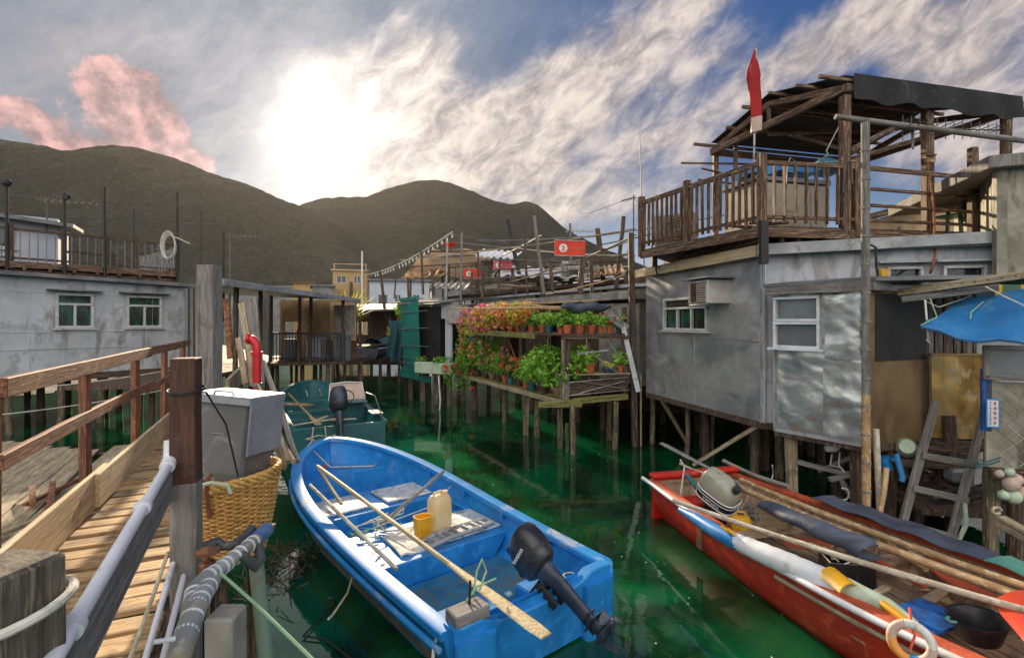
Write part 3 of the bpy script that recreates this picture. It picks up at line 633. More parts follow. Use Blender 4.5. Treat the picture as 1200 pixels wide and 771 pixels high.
# left brown handrail
hr = thing('handrail', 'brown timber handrail with two long rails left of the boardwalk', 'railing', wr(3.2, WDTH - .3))
rl = lambda D, z, o=0: wr(D, -.893 + o, z) - V((0, .417, 0))
b = MB(); b.beam(rl(3.50, 2.20), rl(7.2, 2.20), .045, .125, n=4, bow=.008); b.build('top_rail', 'brownrail', hr, bev=.005)
b = MB(); b.beam(rl(7.2, 2.215), rl(10.4, 2.20), .045, .11, n=4, bow=.008); b.build('top_rail', 'brownrail', hr, bev=.005)
b = MB(); b.beam(rl(3.46, 1.76), rl(7.4, 1.76), .04, .10, n=4, bow=.01); b.build('middle_rail', 'brownrail', hr, bev=.005)
b = MB(); b.beam(rl(7.0, 1.72), rl(10.4, 1.72), .04, .085, n=4, bow=.01); b.build('middle_rail', 'brownrail', hr, bev=.005)
for D in (3.50, 4.96, 6.62, 8.3, 9.9):
    q = rl(D, 0, -.045); pile(hr, q.x, q.y, 2.14, .036 if D > 3.6 else .022, mat='brownrail', lean=.015, sq=True, name='post')
b = MB(); b.tube([rl(3.1, 1.1, -.2), rl(4.2, 1.30, .10), rl(5.0, 1.36, .16)], .014, 8); tag(b.build('cable', 'ropewhite', smooth=True), 'pale rope slung beside the brown handrail', 'rope')
for i, z in enumerate((1.62, 1.28)):
    b = MB(); b.tube(sag(V((-7.5, 7.0, z)), wr(9.4, WDTH - .5, z + .1), .05), .008, 6)
    tag(b.build('wire', 'ropewhite'), 'pale wire strung behind the brown handrail, ' + ('upper one' if i == 0 else 'lower one'), 'wire')

# near two-tone post
pp = V((-1.665, 2.62, 0))
t = thing('wooden_post', 'square post painted brown above and grey below, beside the grey box', 'post', pp)
b = MB(); b.beam(pp + V((0, 0, 1.78)), pp + V((-.005, 0, 2.415)), .115, .118, up=(-.3, 1, 0), n=2); b.build('shaft', 'postbrown', t, bev=.004)
b = MB(); b.beam(pp + V((0, 0, .2)), pp + V((0, 0, 1.79)), .119, .122, up=(-.3, 1, 0), n=3); b.build('lower_shaft', 'greypost', t, bev=.004)
b = MB()
for dz_ in (0, .006): b.tube([pp + V((math.cos(a) * .084, math.sin(a) * .084, 2.25 + dz_ + .01 * math.sin(a))) for a in [k * math.pi / 8 for k in range(16)]], .004, 5, closed=True)
b.build('wire_tie', 'cable', t)
# pillar behind
pp2 = V((-3.56, 6.02, 0))
t = thing('wooden_pillar', 'tall weathered grey pillar with brown foot behind the grey box', 'post', pp2)
b = MB(); b.beam(pp2 + V((0, 0, 1.62)), pp2 + V((0, 0, 3.26)), .20, .20, up=(0, 1, 0), n=4); b.build('shaft', 'greypost', t, bev=.008)
b = MB(); b.beam(pp2 + V((0, 0, .2)), pp2 + V((0, 0, 1.64)), .204, .204, up=(0, 1, 0), n=2); b.build('foot', 'brownrail', t, bev=.008)
# foreground bollard with rope
bp = V((-1.165, 1.18, 0))
t = thing('bollard', 'weathered grey timber stump wound with white rope in the near corner', 'bollard', bp)
b = MB(); b.beam(bp + V((0, 0, .2)), bp + V((0, 0, 2.045)), .155, .155, up=(.15, 1, 0), n=5, bow=.004); b.build('stump', 'stumpwood', t, bev=.01)
b = MB(); b.tube([bp + V((math.cos(a) * .118, math.sin(a) * .118, 1.93 + .025 * math.sin(a + 1))) for a in [k * math.pi / 12 for k in range(24)]], .011, 8, closed=True)
b.build('rope', 'ropewhite', t, smooth=True)

# ---------------------------------------------------------------- basket, box and pipes
LG = thing('side_ledge', 'small dark timber ledge carrying the wicker basket beside the boardwalk', 'ledge', (-1.75, 3.3, 0))
b = MB()
for k in range(5): b.beam((-2.15, 2.98 + .16 * k, 1.13), (-1.70, 2.98 + .16 * k + U(-.02, .02), 1.13), .13, .035)
b.build('plank', 'darkwood', LG)
for y in (3.05, 3.55): MB().beam((-2.1, y, 1.06), (-1.72, y, 1.06), .07, .1).build('bearer', 'darkwood', LG)
for x, y in ((-1.78, 3.12), (-1.78, 3.55), (-2.0, 3.5)): pile(LG, x, y, 1.0, .05, mat='darkwood')
bc = V((-1.785, 3.27, 1.15))
t = thing('wicker_basket', 'large round golden wicker basket under the grey box', 'basket', bc)
def brad(z): return .185 + .085 * min(1, z / .45) ** .8
b = MB(); nst = 34
for i in range(nst):                                        # woven weavers over stakes
    z = .02 + i * .0135
    pts = []
    for k in range(72):
        a = 2 * math.pi * k / 72; wv = math.sin(k * math.pi / 2 + math.pi * (i % 2)) * .0075
        r_ = brad(z) + wv; pts.append(bc + V((math.cos(a) * r_, math.sin(a) * r_, z)))
    b.tube(pts, .0072, 5, closed=True)
b.build('weave', 'wicker', t, smooth=True)
b = MB()
for k in range(36): a = 2 * math.pi * k / 36; b.tube([bc + V((math.cos(a) * (brad(z)), math.sin(a) * brad(z), z)) for z in (0, .1, .2, .3, .4, .47)], .0075, 5)
b.build('stakes', 'wicker', t)
b = MB()
for q in range(4):
    b.tube([bc + V((math.cos(a) * (.272 + .010 * math.sin(a * 9 + q * 1.57)), math.sin(a) * (.272 + .010 * math.sin(a * 9 + q * 1.57)), .475 + .05 * 0 + .022 * math.cos(a * 9 + q * 1.57) + .03 * math.cos(a - .3))) for a in [k * math.pi / 36 for k in range(72)]], .014, 7, closed=True)
b.build('rim', 'wicker', t, smooth=True)
b = MB(); b.lathe(bc, [(.2, .0), (.2, .012)], 24); b.build('base', 'wicker', t)
for sa in (4.35, 4.75):
    b = MB(); b.tube([bc + V((math.cos(sa) * r_, math.sin(sa) * r_, z)) for r_, z in ((.265, .30), (.285, .38), (.295, .46), (.29, .53), (.25, .55))], .011, 7); b.build('strap', 'brownrail', t, smooth=True)
# box standing tilted in the basket
T = Matrix.Translation((-1.81, 3.29, 1.62)) @ Matrix.Scale(.86, 4) @ Matrix.Rotation(R(-9), 4, 'Z') @ Matrix.Rotation(R(3.5), 4, 'Y') @ Matrix.Rotation(R(-3), 4, 'X')
t = thing('storage_box', 'dull grey plastic box with a paler lid standing in the wicker basket', 'box', (-1.765, 3.29, 1.60))
b = MB(T)
rings = []
for z, wx, wy in ((0, .205, .16), (.05, .213, .17), (.56, .238, .19), (.575, .238, .19)):
    rings.append([V((sx * wx + cx, sy * wy + cy, z)) for sx, sy, cx, cy in ((-1, -1, .02, 0), (1, -1, -.02, 0), (1, -1, 0, .02), (1, 1, 0, -.02), (1, 1, -.02, 0), (-1, 1, .02, 0), (-1, 1, 0, -.02), (-1, -1, 0, .02))])
b.loft(rings); b.build('body', 'boxgrey', t)
b = MB(T); b.box((0, 0, .593), (.525, .43, .035)); b.box((0, -.21, .57), (.525, .014, .045)); b.box((.256, 0, .40), (.016, .40, .42)); b.box((-.256, 0, .565), (.016, .42, .05))
b.build('lid', 'boxlid', t, bev=.006)
b = MB(T); b.tube([(-.06, -.17, .61), (-.05, -.17, .632), (.08, -.17, .635), (.1, -.17, .61)], .008, 6); b.build('handle', 'steel', t); b = MB(T); b.tube([(-.03, -.192, .335), (.07, -.196, .337)], .004, 5); b.build('latch', 'steel', t)
b = MB(); b.tube([V((-1.60, 2.68, 2.23)), V((-1.62, 2.9, 2.02)), V((-1.60, 2.99, 1.70))], .0055, 6); b.tube([V((-1.69, 2.58, 2.25)), V((-1.60, 2.68, 2.23))], .0055, 6)
tag(b.build('strap', 'cable', smooth=True), 'black cord tied from the two-tone post down to the basket', 'cord')
b = MB(); b.tube([V((-1.83, 2.94, 1.60)), V((-1.80, 2.93, 1.66)), V((-1.72, 2.93, 1.68)), V((-1.64, 2.95, 1.66)), V((-1.62, 2.95, 1.61))], .012, 7)
tag(b.build('carry_handle', 'floatgreen', smooth=True), 'pale green loop handle lying on the basket rim', 'handle')

t = thing('water_pipe', 'grey plastic water pipes with clamps and elbows below the wicker basket', 'pipe', (-1.3, 2.3, .6))
def GP(px, py, D): return P(px, py, D)
up_ = [GP(228, 715, 1.9), GP(226, 706, 1.93), GP(228, 690, 2.0), GP(240, 678, 2.06), GP(256, 668, 2.14), GP(270, 657, 2.22), GP(286, 644, 2.32), GP(300, 632, 2.45)]
MB().tube(up_, .030, 16).build('upper_pipe', 'pvcgrey', t, smooth=True)
MB().tube([GP(300, 632, 2.45), GP(313, 620, 2.57)], .034, 16).build('blue_end', 'pvcblue', t, smooth=True)
lowp = [GP(205, 785, 1.62), GP(215, 752, 1.72), GP(228, 715, 1.85), GP(236, 700, 1.93), GP(246, 684, 2.05), GP(252, 672, 2.2)]
MB().tube(lowp, [.039, .039, .038, .035, .033, .031], 16).build('lower_pipe', 'pvcgrey', t, smooth=True)
for i in range(1, 5):
    for f_ in (.25, .75): a = lerp(lowp[i], lowp[i + 1], f_); dirv = (lowp[i + 1] - lowp[i]).normalized(); MB().tube([a - dirv * .006, a + dirv * .006], .0405 - .0018 * i, 18).build('clamp', 'paintwhite', t, smooth=True)
for i in (1, 3, 4, 5, 6):
    for f_ in (.3, .7): a = lerp(up_[i], up_[i + 1], f_); dirv = (up_[i + 1] - up_[i]).normalized(); MB().tube([a - dirv * .005, a + dirv * .005], .034, 18).build('clamp', 'paintwhite', t, smooth=True)
b = MB(); b.tube([GP(240, 640, 2.35), GP(255, 634, 2.4), GP(262, 640, 2.4), GP(275, 638, 2.42), GP(288, 628, 2.5), GP(296, 618, 2.55)], .022, 10); b.tube([GP(283, 650, 2.25), GP(300, 664, 2.3), GP(306, 655, 2.35), GP(303, 640, 2.4)], .022, 10); b.build('elbow', 'pvcdark', t, smooth=True)
b = MB(); b.lathe(GP(243, 662, 2.2), [(.03, -.03), (.035, 0), (.03, .015), (.012, .02), (.012, .05), (.05, .052), (.05, .062)], 12); b.build('valve', 'rust', t, smooth=True)
MB().tube([GP(205, 748, 1.66), GP(180, 752, 1.62)], .008, 8).build('branch_pipe', 'paintwhite', t)
b = MB(); q = V((-1.13, 2.02, 0)); b.beam(q + V((0, 0, -.6)), q + V((.0, 0, 1.46)), .11, .12, up=(0, 1, 0), n=4); tag(b.build('concrete_post', 'concrete', bev=.01), 'square mossy concrete post under the grey pipes', 'post')
b = MB(); b.tube([V((-1.14, 2.62, -.5)), V((-1.20, 2.58, .5)), V((-1.26, 2.52, 1.42))], .035, 14); tag(b.build('pipe_post', 'greenpipe', smooth=True), 'slanting pale green pipe post holding up the grey pipes', 'post')
b = MB(); b.tube([GP(258, 671, 2.1), GP(300, 708, 1.98), GP(372, 778, 1.8)], .0065, 8); tag(b.build('mooring_rope', 'ropegreen', smooth=True), 'taut pale line running from the grey pipes down over the water', 'rope')

# ---------------------------------------------------------------- left house
HA, HB = (-11.6, 11.6), (-9.3, 14.8)
HA2 = (-11.6 - 2.3 * .9, 11.6 - 3.2 * .9)
wf = WF(HA2, HB); zb, zt = 1.32, 3.68
t = thing('stilt_house', 'long bluish grey sheet-metal house on stilts with two green windows', 'house', (HA[0], HA[1], 0))
def uof(px, wf=wf):                                          # where the line of sight through a column of the photo meets the wall
    k = (px - 600) / F; return (k * wf.A.y - wf.A.x) / (wf.d.x - k * wf.d.y)
w1, w2, w3, w4 = uof(66.5), uof(108), uof(149.5), uof(188)
hz0, hz1 = 2.47, 3.27
b = MB(); wall(b, wf, zb, 3.72, .1, [(w1, w2, hz0, hz1), (w3, w4, hz0, hz1)], z1b=3.58)
wr2 = WF(HB, (HB[0] - 6, HB[1] + 4.2)); wall(b, wr2, zb, 3.58, .1)
wl2 = WF((HA2[0] - 6, HA2[1] + 4.2), HA2); wall(b, wl2, zb, 3.7, .1); b.build('wall', 'bluewall', t)
b = MB()
for z in (1.95, 2.36, 3.30):                                 # lapped sheet seams
    b.beam(wf.p(0, z, .004), wf.p(wf.L, z - .02, .004), .012, .012)
for u in range(1, 6): b.beam(wf.p(u * wf.L / 6 + .3, zb, .004), wf.p(u * wf.L / 6 + .3, 3.6, .004), .012, .01, up=wf.d)
b.build('seam', 'bluewall', t)
b = MB(); box4(b, [wf.p(-.3, 0, .25), wf.p(wf.L + .15, 0, .25), wf.p(wf.L + .15, 0, -6.5), wf.p(-.3, 0, -6.5)], 0, .09)
for i, p in enumerate(b.v): p.z += 3.73 if wf.d.dot(p - wf.A) < wf.L / 2 else 3.59
b.build('roof', 'roofgrey', t)
b = MB(); box4(b, [wf.p(.1, 0, -.3), wf.p(wf.L - .1, 0, -.3), wf.p(wf.L - .1, 0, -6), wf.p(.1, 0, -6)], 1.2, 1.32); b.beam(wf.p(0, 1.24, .02), wf.p(wf.L, 1.24, .02), .12, .16); b.build('floor', 'darkwood', t)
for a, e in ((w1, w2), (w3, w4)):
    window(t, wf, a, e, hz0, hz1, cols=2, transom=3.03, pane='greenglass', fw=.06, bars=0)
    MB().beam(wf.p(a - .2, hz1 + .1, .12), wf.p(e + .2, hz1 + .1, .12), .24, .03).build('hood', 'roofgrey', t)
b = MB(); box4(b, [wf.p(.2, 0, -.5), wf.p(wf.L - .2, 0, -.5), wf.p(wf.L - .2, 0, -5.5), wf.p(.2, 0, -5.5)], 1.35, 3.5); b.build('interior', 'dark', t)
for k in range(9):
    for o in (-.1, -1.6, -3.2):
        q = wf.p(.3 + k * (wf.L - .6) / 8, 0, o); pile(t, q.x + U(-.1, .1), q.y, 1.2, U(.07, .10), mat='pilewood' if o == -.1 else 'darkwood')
# terrace on its roof
tr = thing('roof_terrace', 'dark timber roof terrace with slim balusters above the bluish grey house', 'terrace', (-11.2, 12.6, 3.8))
tf = WF((HA2[0] - .2, HA2[1] + .55), (-9.62, 14.72)); dz0 = 4.0
b = MB(); box4(b, [tf.p(-1, 0, 0), tf.p(tf.L, 0, 0), tf.p(tf.L, 0, -3.6), tf.p(-1, 0, -3.6)], dz0 - .05, dz0); b.build('deck', 'darkwood', tr)
b = MB(); b.beam(tf.p(-1, dz0 - .05, .02), tf.p(tf.L + .05, dz0 - .05, .02), .07, .15); b.beam(tf.p(-1, dz0 - .22, -.12), tf.p(tf.L + .05, dz0 - .24, -.12), .09, .16); b.beam(tf.p(tf.L, dz0 - .08, .02), tf.p(tf.L, dz0 - .08, -3.6), .08, .16); b.build('beam', 'terracewood', tr, bev=.006)
b = MB()
for k in range(16): b.beam(tf.p(k * tf.L / 15, dz0 - .14, .06), tf.p(k * tf.L / 15, dz0 - .14, -3.5), .06, .1)
b.build('joist', 'terracewood', tr)
def railing(par, wf_, u0, u1, z0, h, gap, posts, mat='terracewood', balmat=None, bw_=.03, toph=.07, foot=.1):
    b = MB(); b.beam(wf_.p(u0, z0 + h, 0), wf_.p(u1, z0 + h, 0), .05, toph); b.beam(wf_.p(u0, z0 + foot, 0), wf_.p(u1, z0 + foot, 0), .035, .05); b.build('rail', mat, par, bev=.004)
    n = max(1, int((u1 - u0) / gap))
    for k in range(1, n):
        u = lerp(u0, u1, k / n); MB().beam(wf_.p(u, z0 + .02, .028), wf_.p(u + U(-.012, .012), z0 + h - .02, .028), bw_, .02, up=wf_.d).build('baluster', balmat or mat, par)
    for u in posts: MB().beam(wf_.p(u, z0 - .15, 0), wf_.p(u, z0 + h + .12, 0), .10, .10, up=wf_.d).build('post', mat, par, bev=.006)
railing(tr, tf, 0, tf.L, dz0, .78, .155, [uof(13, tf), uof(75, tf), uof(124, tf), uof(160, tf), tf.L], mat='darkwood', balmat='fargrey', bw_=.022)
tf2 = WF(tf.p(tf.L, 0)[:2], tf.p(tf.L, 0, -3.4)[:2]); railing(tr, tf2, 0.02, tf2.L, dz0, .78, .12, [tf2.L], mat='darkwood', balmat='steel', bw_=.018)
tb = WF(tf.p(0, 0, -3.4)[:2], tf.p(tf.L, 0, -3.4)[:2]); railing(tr, tb, 0, tb.L, dz0, .7, .6, [uof(130, tb), uof(180, tb)], mat='darkwood')
for i, (px, top, D, lb) in enumerate(((8, 214, 11.9, 'leftmost, thick with a round cap'), (76, 226, 12.6, 'second from the left, with a lamp fitting'), (123, 220, 13.2, 'tall, middle of the terrace'), (157, 246, 14.8, 'thin and short, behind the middle one'), (208, 225, 14.6, 'at the terrace corner by the coiled hose'), (236, 248, 16.4, 'thin, behind the terrace corner'))):
    a = P(px, top, D); a0 = V((a.x, a.y, 3.75)); b = MB(); b.tube([a0, a], .035 if i not in (3, 5) else .022, 8)
    if i == 0: b.lathe(a, [(.05, -.1), (.10, -.03), (.10, .03), (.04, .09)], 12)
    if i == 1: b.box(a + V((.06, -.03, -.12)), (.12, .1, .1))
    tag(b.build('terrace_pole', 'cable'), 'dark pole on the left terrace, ' + lb, 'pole')
for i, (a, e) in enumerate(((P(10, 229, 11.9), P(219, 240, 14.6)), (P(76, 254, 12.6), P(250, 262, 16.4)))):
    b = MB(); b.tube(sag(a, e, .03), .014 if i == 0 else .01, 6); tag(b.build('wire', 'wire'), 'clothes wire across the left terrace poles, ' + ('upper' if i == 0 else 'lower'), 'wire')
b = MB(); hc = P(199, 290, 14.35)
for q in range(4): b.tube([hc + V((math.cos(a) * (.17 + .01 * q), -.03 * q, math.sin(a) * (.34 + .014 * q) + .02 * q)) for a in [k * math.pi / 10 for k in range(20)]], .017, 6, closed=True)
b.tube([hc + V((.0, 0, .34)), hc + V((.25, 0, .25)), hc + V((.5, .1, .12))], .015, 6)
tag(b.build('coiled_hose', 'ropewhite', smooth=True), 'white coiled hose hanging on the corner of the left terrace rail', 'hose')
antenna('tv antenna on the left roof terrace above the two windows', P(55, 270, 13.5), .85, 8, 1.3, .25)
antenna('tv antenna on a leaning pole just right of the left terrace', (-9.7, 17.6, 2.6), 3.0, 9, 1.4, .15, r=.03)
b = MB(); q = P(262, 272, 16.8); b.tube([V((q.x, q.y, 2.6)), q], .04, 8); tag(b.build('terrace_pole', 'cable'), 'bare dark pole standing beside the tv antenna near the grey pillar', 'pole')
# white hut behind the terrace
t = thing('rooftop_hut', 'white hut with dark sloping roof at the left edge above the terrace', 'hut', (-13.2, 12.4, 4)); hf = WF((-15.6, 11.2), (-12.15, 13.7)); b = MB(); hh_ = [(hf.L * .62, hf.L * .80, 4.5, 5.0)]
wall(b, hf, 3.7, 5.35, .1, hh_); wall(b, WF((-12.15, 13.7), (-13.6, 15.7)), 3.7, 5.35, .1); b.build('wall', 'farwhite', t); window(t, hf, *hh_[0], fw=.05)
b = MB(); b.prism([hf.p(-.3, 5.60, .45), hf.p(hf.L + .35, 5.18, .45), hf.p(hf.L + .35, 5.45, -2.6), hf.p(-.3, 5.85, -2.6)], .09); b.build('roof', 'roofgrey', t)

# low landing with junk between the boardwalk and the left house
t = thing('landing', 'low bleached plank landing on the water left of the handrail', 'jetty', (-4.6, 6.0, 0))
b = MB()
for k in range(9): o = V((-.35 * k + U(-.04, .04), .0, 0)); b.beam(V((-3.9, 4.3, .62)) + o * .9, V((-5.9, 8.3, .60)) + o * .9 + V((0, U(-.4, .2), 0)), .27, .04, n=3, bow=.02)
b.build('plank', 'palewood', t)
for y in (4.6, 6.2, 7.8): MB().beam((-3.7 - .45 * (y - 4.3), y, .55), (-7.3 - .45 * (y - 4.3), y + .2, .55), .09, .09).build('bearer', 'darkwood', t)
for k in range(8): y = 4.5 + .5 * k; pile(t, -3.9 - .5 * (y - 4.3) - (k % 3) * 1.2, y, .55, .055, mat='darkwood')
b = MB(); 
b.grid(lambda u, v: V((-4.35, 7.0, .66)) + V((u * .62, u * .12, 0)) + V((0, .14 * math.sin(u * 3), .62 * v + .10 * math.sin(u * math.pi) * (1 - v))), 12, 6, .006)
tag(b.build('metal_sheet', 'brighttin', smooth=True), 'curved sheet of bright tin propped behind the brown handrail', 'metal sheet')
jk = []
for i in range(16):
    a = V((U(-5.2, -3.4), U(4.1, 6.4), U(.66, .74))); ang_ = U(1.2, 2.4); e = a + V((math.cos(ang_), math.sin(ang_), U(-.02, .08))) * U(.5, 1.3)
    b = MB(); b.beam(a, e, U(.03, .08), U(.02, .05)); tag(b.build('scrap_timber', rnd.choice(['redplastic', 'palewood', 'brownrail', 'darkwood', 'rust'])), 'loose timber scrap lying on the low landing left of the boardwalk', 'timber', 'timber scraps on the low landing')
for i, (x, y, m_) in enumerate(((-3.62, 4.95, 'bluetarp'), (-3.9, 5.5, 'floatgreen'), (-3.3, 4.4, 'potteal'))):
    b = MB(); b.loft([[V((x, y, .66)) + V((math.cos(a) * r_ * U(.8, 1.1), math.sin(a) * r_ * U(.8, 1.1), z)) for a in [k * .7 for k in range(9)]] for r_, z in ((.07, 0), (.09, .04), (.05, .09))]); tag(b.build('plastic_bag', m_, smooth=True), ['blue', 'pale green', 'dark teal'][i] + ' crumpled bag among the timber scraps on the landing', 'bag')

# ---------------------------------------------------------------- verandah house up the creek
t = thing('verandah_house', 'low shack with long grey eave and barred verandah over the water', 'house', (-7.3, 15.5, 0))
b = MB(); b.prism([(-5.55, 18.6, 3.38), (-5.85, 10.3, 3.42), (-6.3, 10.4, 3.45), (-8.6, 14.2, 3.55), (-11.2, 18.6, 3.6)], .05); b.build('roof', 'roofgrey', t)
b = MB(); b.beam((-5.53, 18.62, 3.36), (-5.83, 10.3, 3.40), .05, .14); b.beam((-5.85, 10.28, 3.40), (-6.3, 10.38, 3.43), .05, .12); b.build('eave', 'fascia', t, bev=.006)
vf = WF((-8.3, 17.6), (-5.75, 17.5)); fz = 1.25
b = MB(); box4(b, [(-9.5, 16.2), (-5.7, 17.45), (-5.6, 20.5), (-9.5, 20.5)], fz - .1, fz); b.build('floor', 'darkwood', t)
b = MB(); box4(b, [(-9.6, 11), (-7.6, 11.3), (-7.9, 17.5), (-9.9, 17.5)], fz - .12, fz - .01); b.build('floor', 'darkwood', t)
railing(t, vf, 0, vf.L, fz, .95, .11, [0, .98, vf.L], mat='navymetal', bw_=.025)
bf = WF((-8.6, 19.0), (-5.75, 18.9)); b = MB(); wall(b, bf, fz, 3.4, .08, [(.15, .75, 1.6, 2.6)]); b.build('wall', 'browntin', t)
b = MB(); wall(b, WF(bf.p(1.9, 0)[:2], bf.p(2.85, 0)[:2]), 1.9, 3.3, .05); 
for p in b.v: p.y -= .06
b.build('panel', 'peachwall', t)
b = MB(); b.box((-6.15, 18.75, 2.65), (.75, .05, 1.1)); b.build('white_panel', 'concrete', t)
for x, y in ((-8.3, 17.6), (-7.3, 17.55), (-6.9, 17.5), (-5.8, 17.5), (-7.0, 14.2), (-6.6, 12.2)): MB().beam((x, y, fz if y > 15 else 1.2), (x + .03, y, 3.5), .09, .09, up=(0, 1, 0)).build('post', 'darkwood', t, bev=.005)
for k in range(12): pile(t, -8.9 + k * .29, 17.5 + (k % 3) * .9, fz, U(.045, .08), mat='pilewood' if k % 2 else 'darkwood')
for k in range(8): pile(t, -7.7 - (k % 2) * .8, 11.3 + k * .8, fz, .06, mat='darkwood')
b = MB(); wall(b, WF((-9.3, 14.6), (-8.2, 14.4)), fz, 3.5, .05); b.build('side_wall', 'darkwood', t)
b = MB()
for x in (-8.0, -7.75, -7.5, -7.2): b.beam((x * .5 - 3.75, 12.2, 1.2), (x * .5 - 3.75, 12.2, 3.4), .07, .03, up=(0, 1, 0))
b.build('slat', 'fargrey', t)
for i, (a, e, w_, m_, lb) in enumerate(((V((-5.6, 16.9, fz)), .8, .5, 'fargrey', 'grey'), (V((-6.55, 17.0, fz)), .75, .55, 'bluewall', 'bluish'), (V((-7.4, 17.0, fz)), .7, .4, 'fargrey', 'dark'))):
    b = MB(); b.box(a + V((-.35, 1.0, e / 2)), (w_, .4, e)); b.box(a + V((-.35, 1.0, e + .02)), (w_ + .05, .45, .05)); tag(b.build('crate', m_, bev=.01), lb + ' crate standing behind the barred verandah rail', 'crate')
# landing between boardwalk and shack: pale beam, wall boards, leaning boards and poles
b = MB(); b.beam((-4.5, 8.1, 1.55), (-4.95, 9.6, 1.75), .06, .28, n=3); b.beam((-4.3, 8.0, 1.30), (-3.7, 8.0, 1.42), .06, .2); tag(b.build('board', 'palewood', bev=.005), 'pale board fixed edge-on behind the grey pillar', 'board')
b = MB(); b.grid(lambda u, v: V((-5.2, 9.0, 1.2)) + V((u * 1.9, -u * .5, v * .03)), 4, 3, .05); b.v = b.v; tag(b.build('platform', 'plank'), 'plank platform where the boardwalk ends under the eave', 'platform')
for k in range(6): pass
def stick(px0, py0, D0, px1, py1, D1, r_, mat, name, label, cat='pole', flat=None):
    a, e = P(px0, py0, D0), P(px1, py1, D1); b = MB()
    if flat: b.beam(a, e, flat[0], flat[1], up=(0, 1, 0), n=3, bow=.01)
    else: b.tube([lerp(a, e, k / 5) + V((U(-.008, .008), U(-.008, .008), 0)) for k in range(6)], [r_ * U(.92, 1.08) for _ in range(6)], 9)
    return tag(b.build(name, mat, smooth=not flat, bev=.004 if flat else 0), label, cat)
stick(283, 355, 8.0, 298, 452, 7.6, .04, 'palewood', 'leaning_board', 'weathered board leaning left of the red standpipe, front one', 'board', (.10, .04))
stick(293, 350, 8.6, 302, 450, 8.3, .04, 'greypost', 'leaning_board', 'grey board standing close behind the red standpipe', 'board', (.24, .04))
stick(279, 396, 7.6, 288, 450, 7.3, .03, 'palewood', 'leaning_board', 'short crooked board leaning beside the grey pillar', 'board', (.08, .035))
stick(265, 350, 9.0, 270, 420, 8.8, .03, 'rust', 'leaning_board', 'rusty brown stake under the eave behind the pillar', 'board', (.10, .05))
stick(309, 424, 6.6, 349, 541, 4.9, .028, 'greypost', 'leaning_pole', 'thick grey pole leaning from the red standpipe to the basket, upper one')
stick(302, 452, 6.4, 343, 541, 4.8, .022, 'palewood', 'leaning_pole', 'thin pale pole leaning beside the thick grey one')
stick(300, 455, 5.8, 335, 545, 4.5, .03, 'pilewood', 'leaning_plank', 'dark plank leaning against the ledge behind the grey box', 'plank', (.10, .04))
hp = P(301, 450, 7.2); t = thing('standpipe', 'bright red standpipe with elbow head beside the leaning boards', 'standpipe', (hp.x, hp.y, 1.0))
a = lambda z, x=0: V((hp.x + x, hp.y, z))
MB().tube([a(.2), a(2.20), a(2.29, -.01), a(2.35, -.06), a(2.36, -.10)], .058, 14).build('riser', 'hydrantred', t, smooth=True)
MB().tube([a(2.13), a(2.18)], .078, 14).build('flange', 'hydrantred', t, smooth=True); MB().tube([a(2.36, -.09), a(2.36, -.13)], .078, 14).build('flange', 'hydrantred', t, smooth=True)
b = MB(); b.tube([a(1.70), a(1.74)], .066, 14); b.build('collar', 'steel', t, smooth=True)
# seaweed, net and rubbish at the foot of the boardwalk
b = MB()
for _ in range(150): q = V((U(-2.7, -2.1), U(4.6, 6.0), U(.0, .10))); b.beam(q, q + V((U(-.15, .15), U(-.15, .15), U(-.02, .1))), U(.004, .012), .006)
stuff(b.build('rubbish', 'darkwood'), 'grey tangle of nets and sticks at the water edge behind the basket', 'rubbish')
b = MB()
for _ in range(420):
    q = (U(-3.5, 4.5), U(2.2, 26)); q = V((q[0] - .25 * (q[1] - 4) * (q[1] > 9), q[1], .004)); r_ = U(.003, .008) * (1 + q.y / 14)
    b.add([q + V((math.cos(a) * r_, math.sin(a) * r_, 0)) for a in (0, 1.6, 3.1, 4.7)], [(0, 1, 2, 3)])
stuff(b.build('floating_debris', 'foam'), 'tiny pale specks floating on the green water', 'debris')
# ================================================================ RIGHT BANK
def slab(b, pts, z0, z1): return box4(b, pts, z0, z1)
# ---------------------------------------------------------------- dark house behind the flower stand
DB, DA = (2.72, 11.1), (-1.55, 19.6)
t = thing('stilt_house', 'low dark house with grey end wall and concrete roof band behind the flower stand', 'house', (1, 14.5, 0))
df = WF(DA, DB)
b = MB(); wall(b, df, 1.15, 3.05, .08, [(1.0, 1.9, 1.9, 2.7), (3.2, 4.4, 1.3, 2.75), (5.6, 6.9, 1.3, 2.75)]); b.build('wall', 'darkwood', t)
ef = WF(DB, (4.9, 12.0)); b = MB(); wall(b, ef, 1.2, 3.2, .08); b.build('end_wall', 'concrete', t)
b = MB(); wall(b, WF((2.0, 11.75), (2.72, 10.95)), 1.25, 3.0, .05); b.build('end_panel', 'concrete', t)
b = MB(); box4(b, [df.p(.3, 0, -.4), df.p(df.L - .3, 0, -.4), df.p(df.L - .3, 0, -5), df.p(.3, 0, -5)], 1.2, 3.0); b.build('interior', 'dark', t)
b = MB(); box4(b, [df.p(-.2, 0, .35), df.p(df.L + .15, 0, .35), df.p(df.L + .4, 0, -5.4), df.p(-.2, 0, -5.4)], 3.08, 3.26); b.build('roof', 'concrete', t, bev=.01)
b = MB(); box4(b, [df.p(0, 0, 0), df.p(df.L, 0, 0), df.p(df.L, 0, -5), df.p(0, 0, -5)], 1.02, 1.15); b.build('floor', 'darkwood', t)
for k in range(9):
    for o in (-.1, -2.0):
        q = df.p(.2 + k * (df.L - .4) / 8, 0, o); pile(t, q.x, q.y, 1.05, U(.06, .09), mat='darkwood')
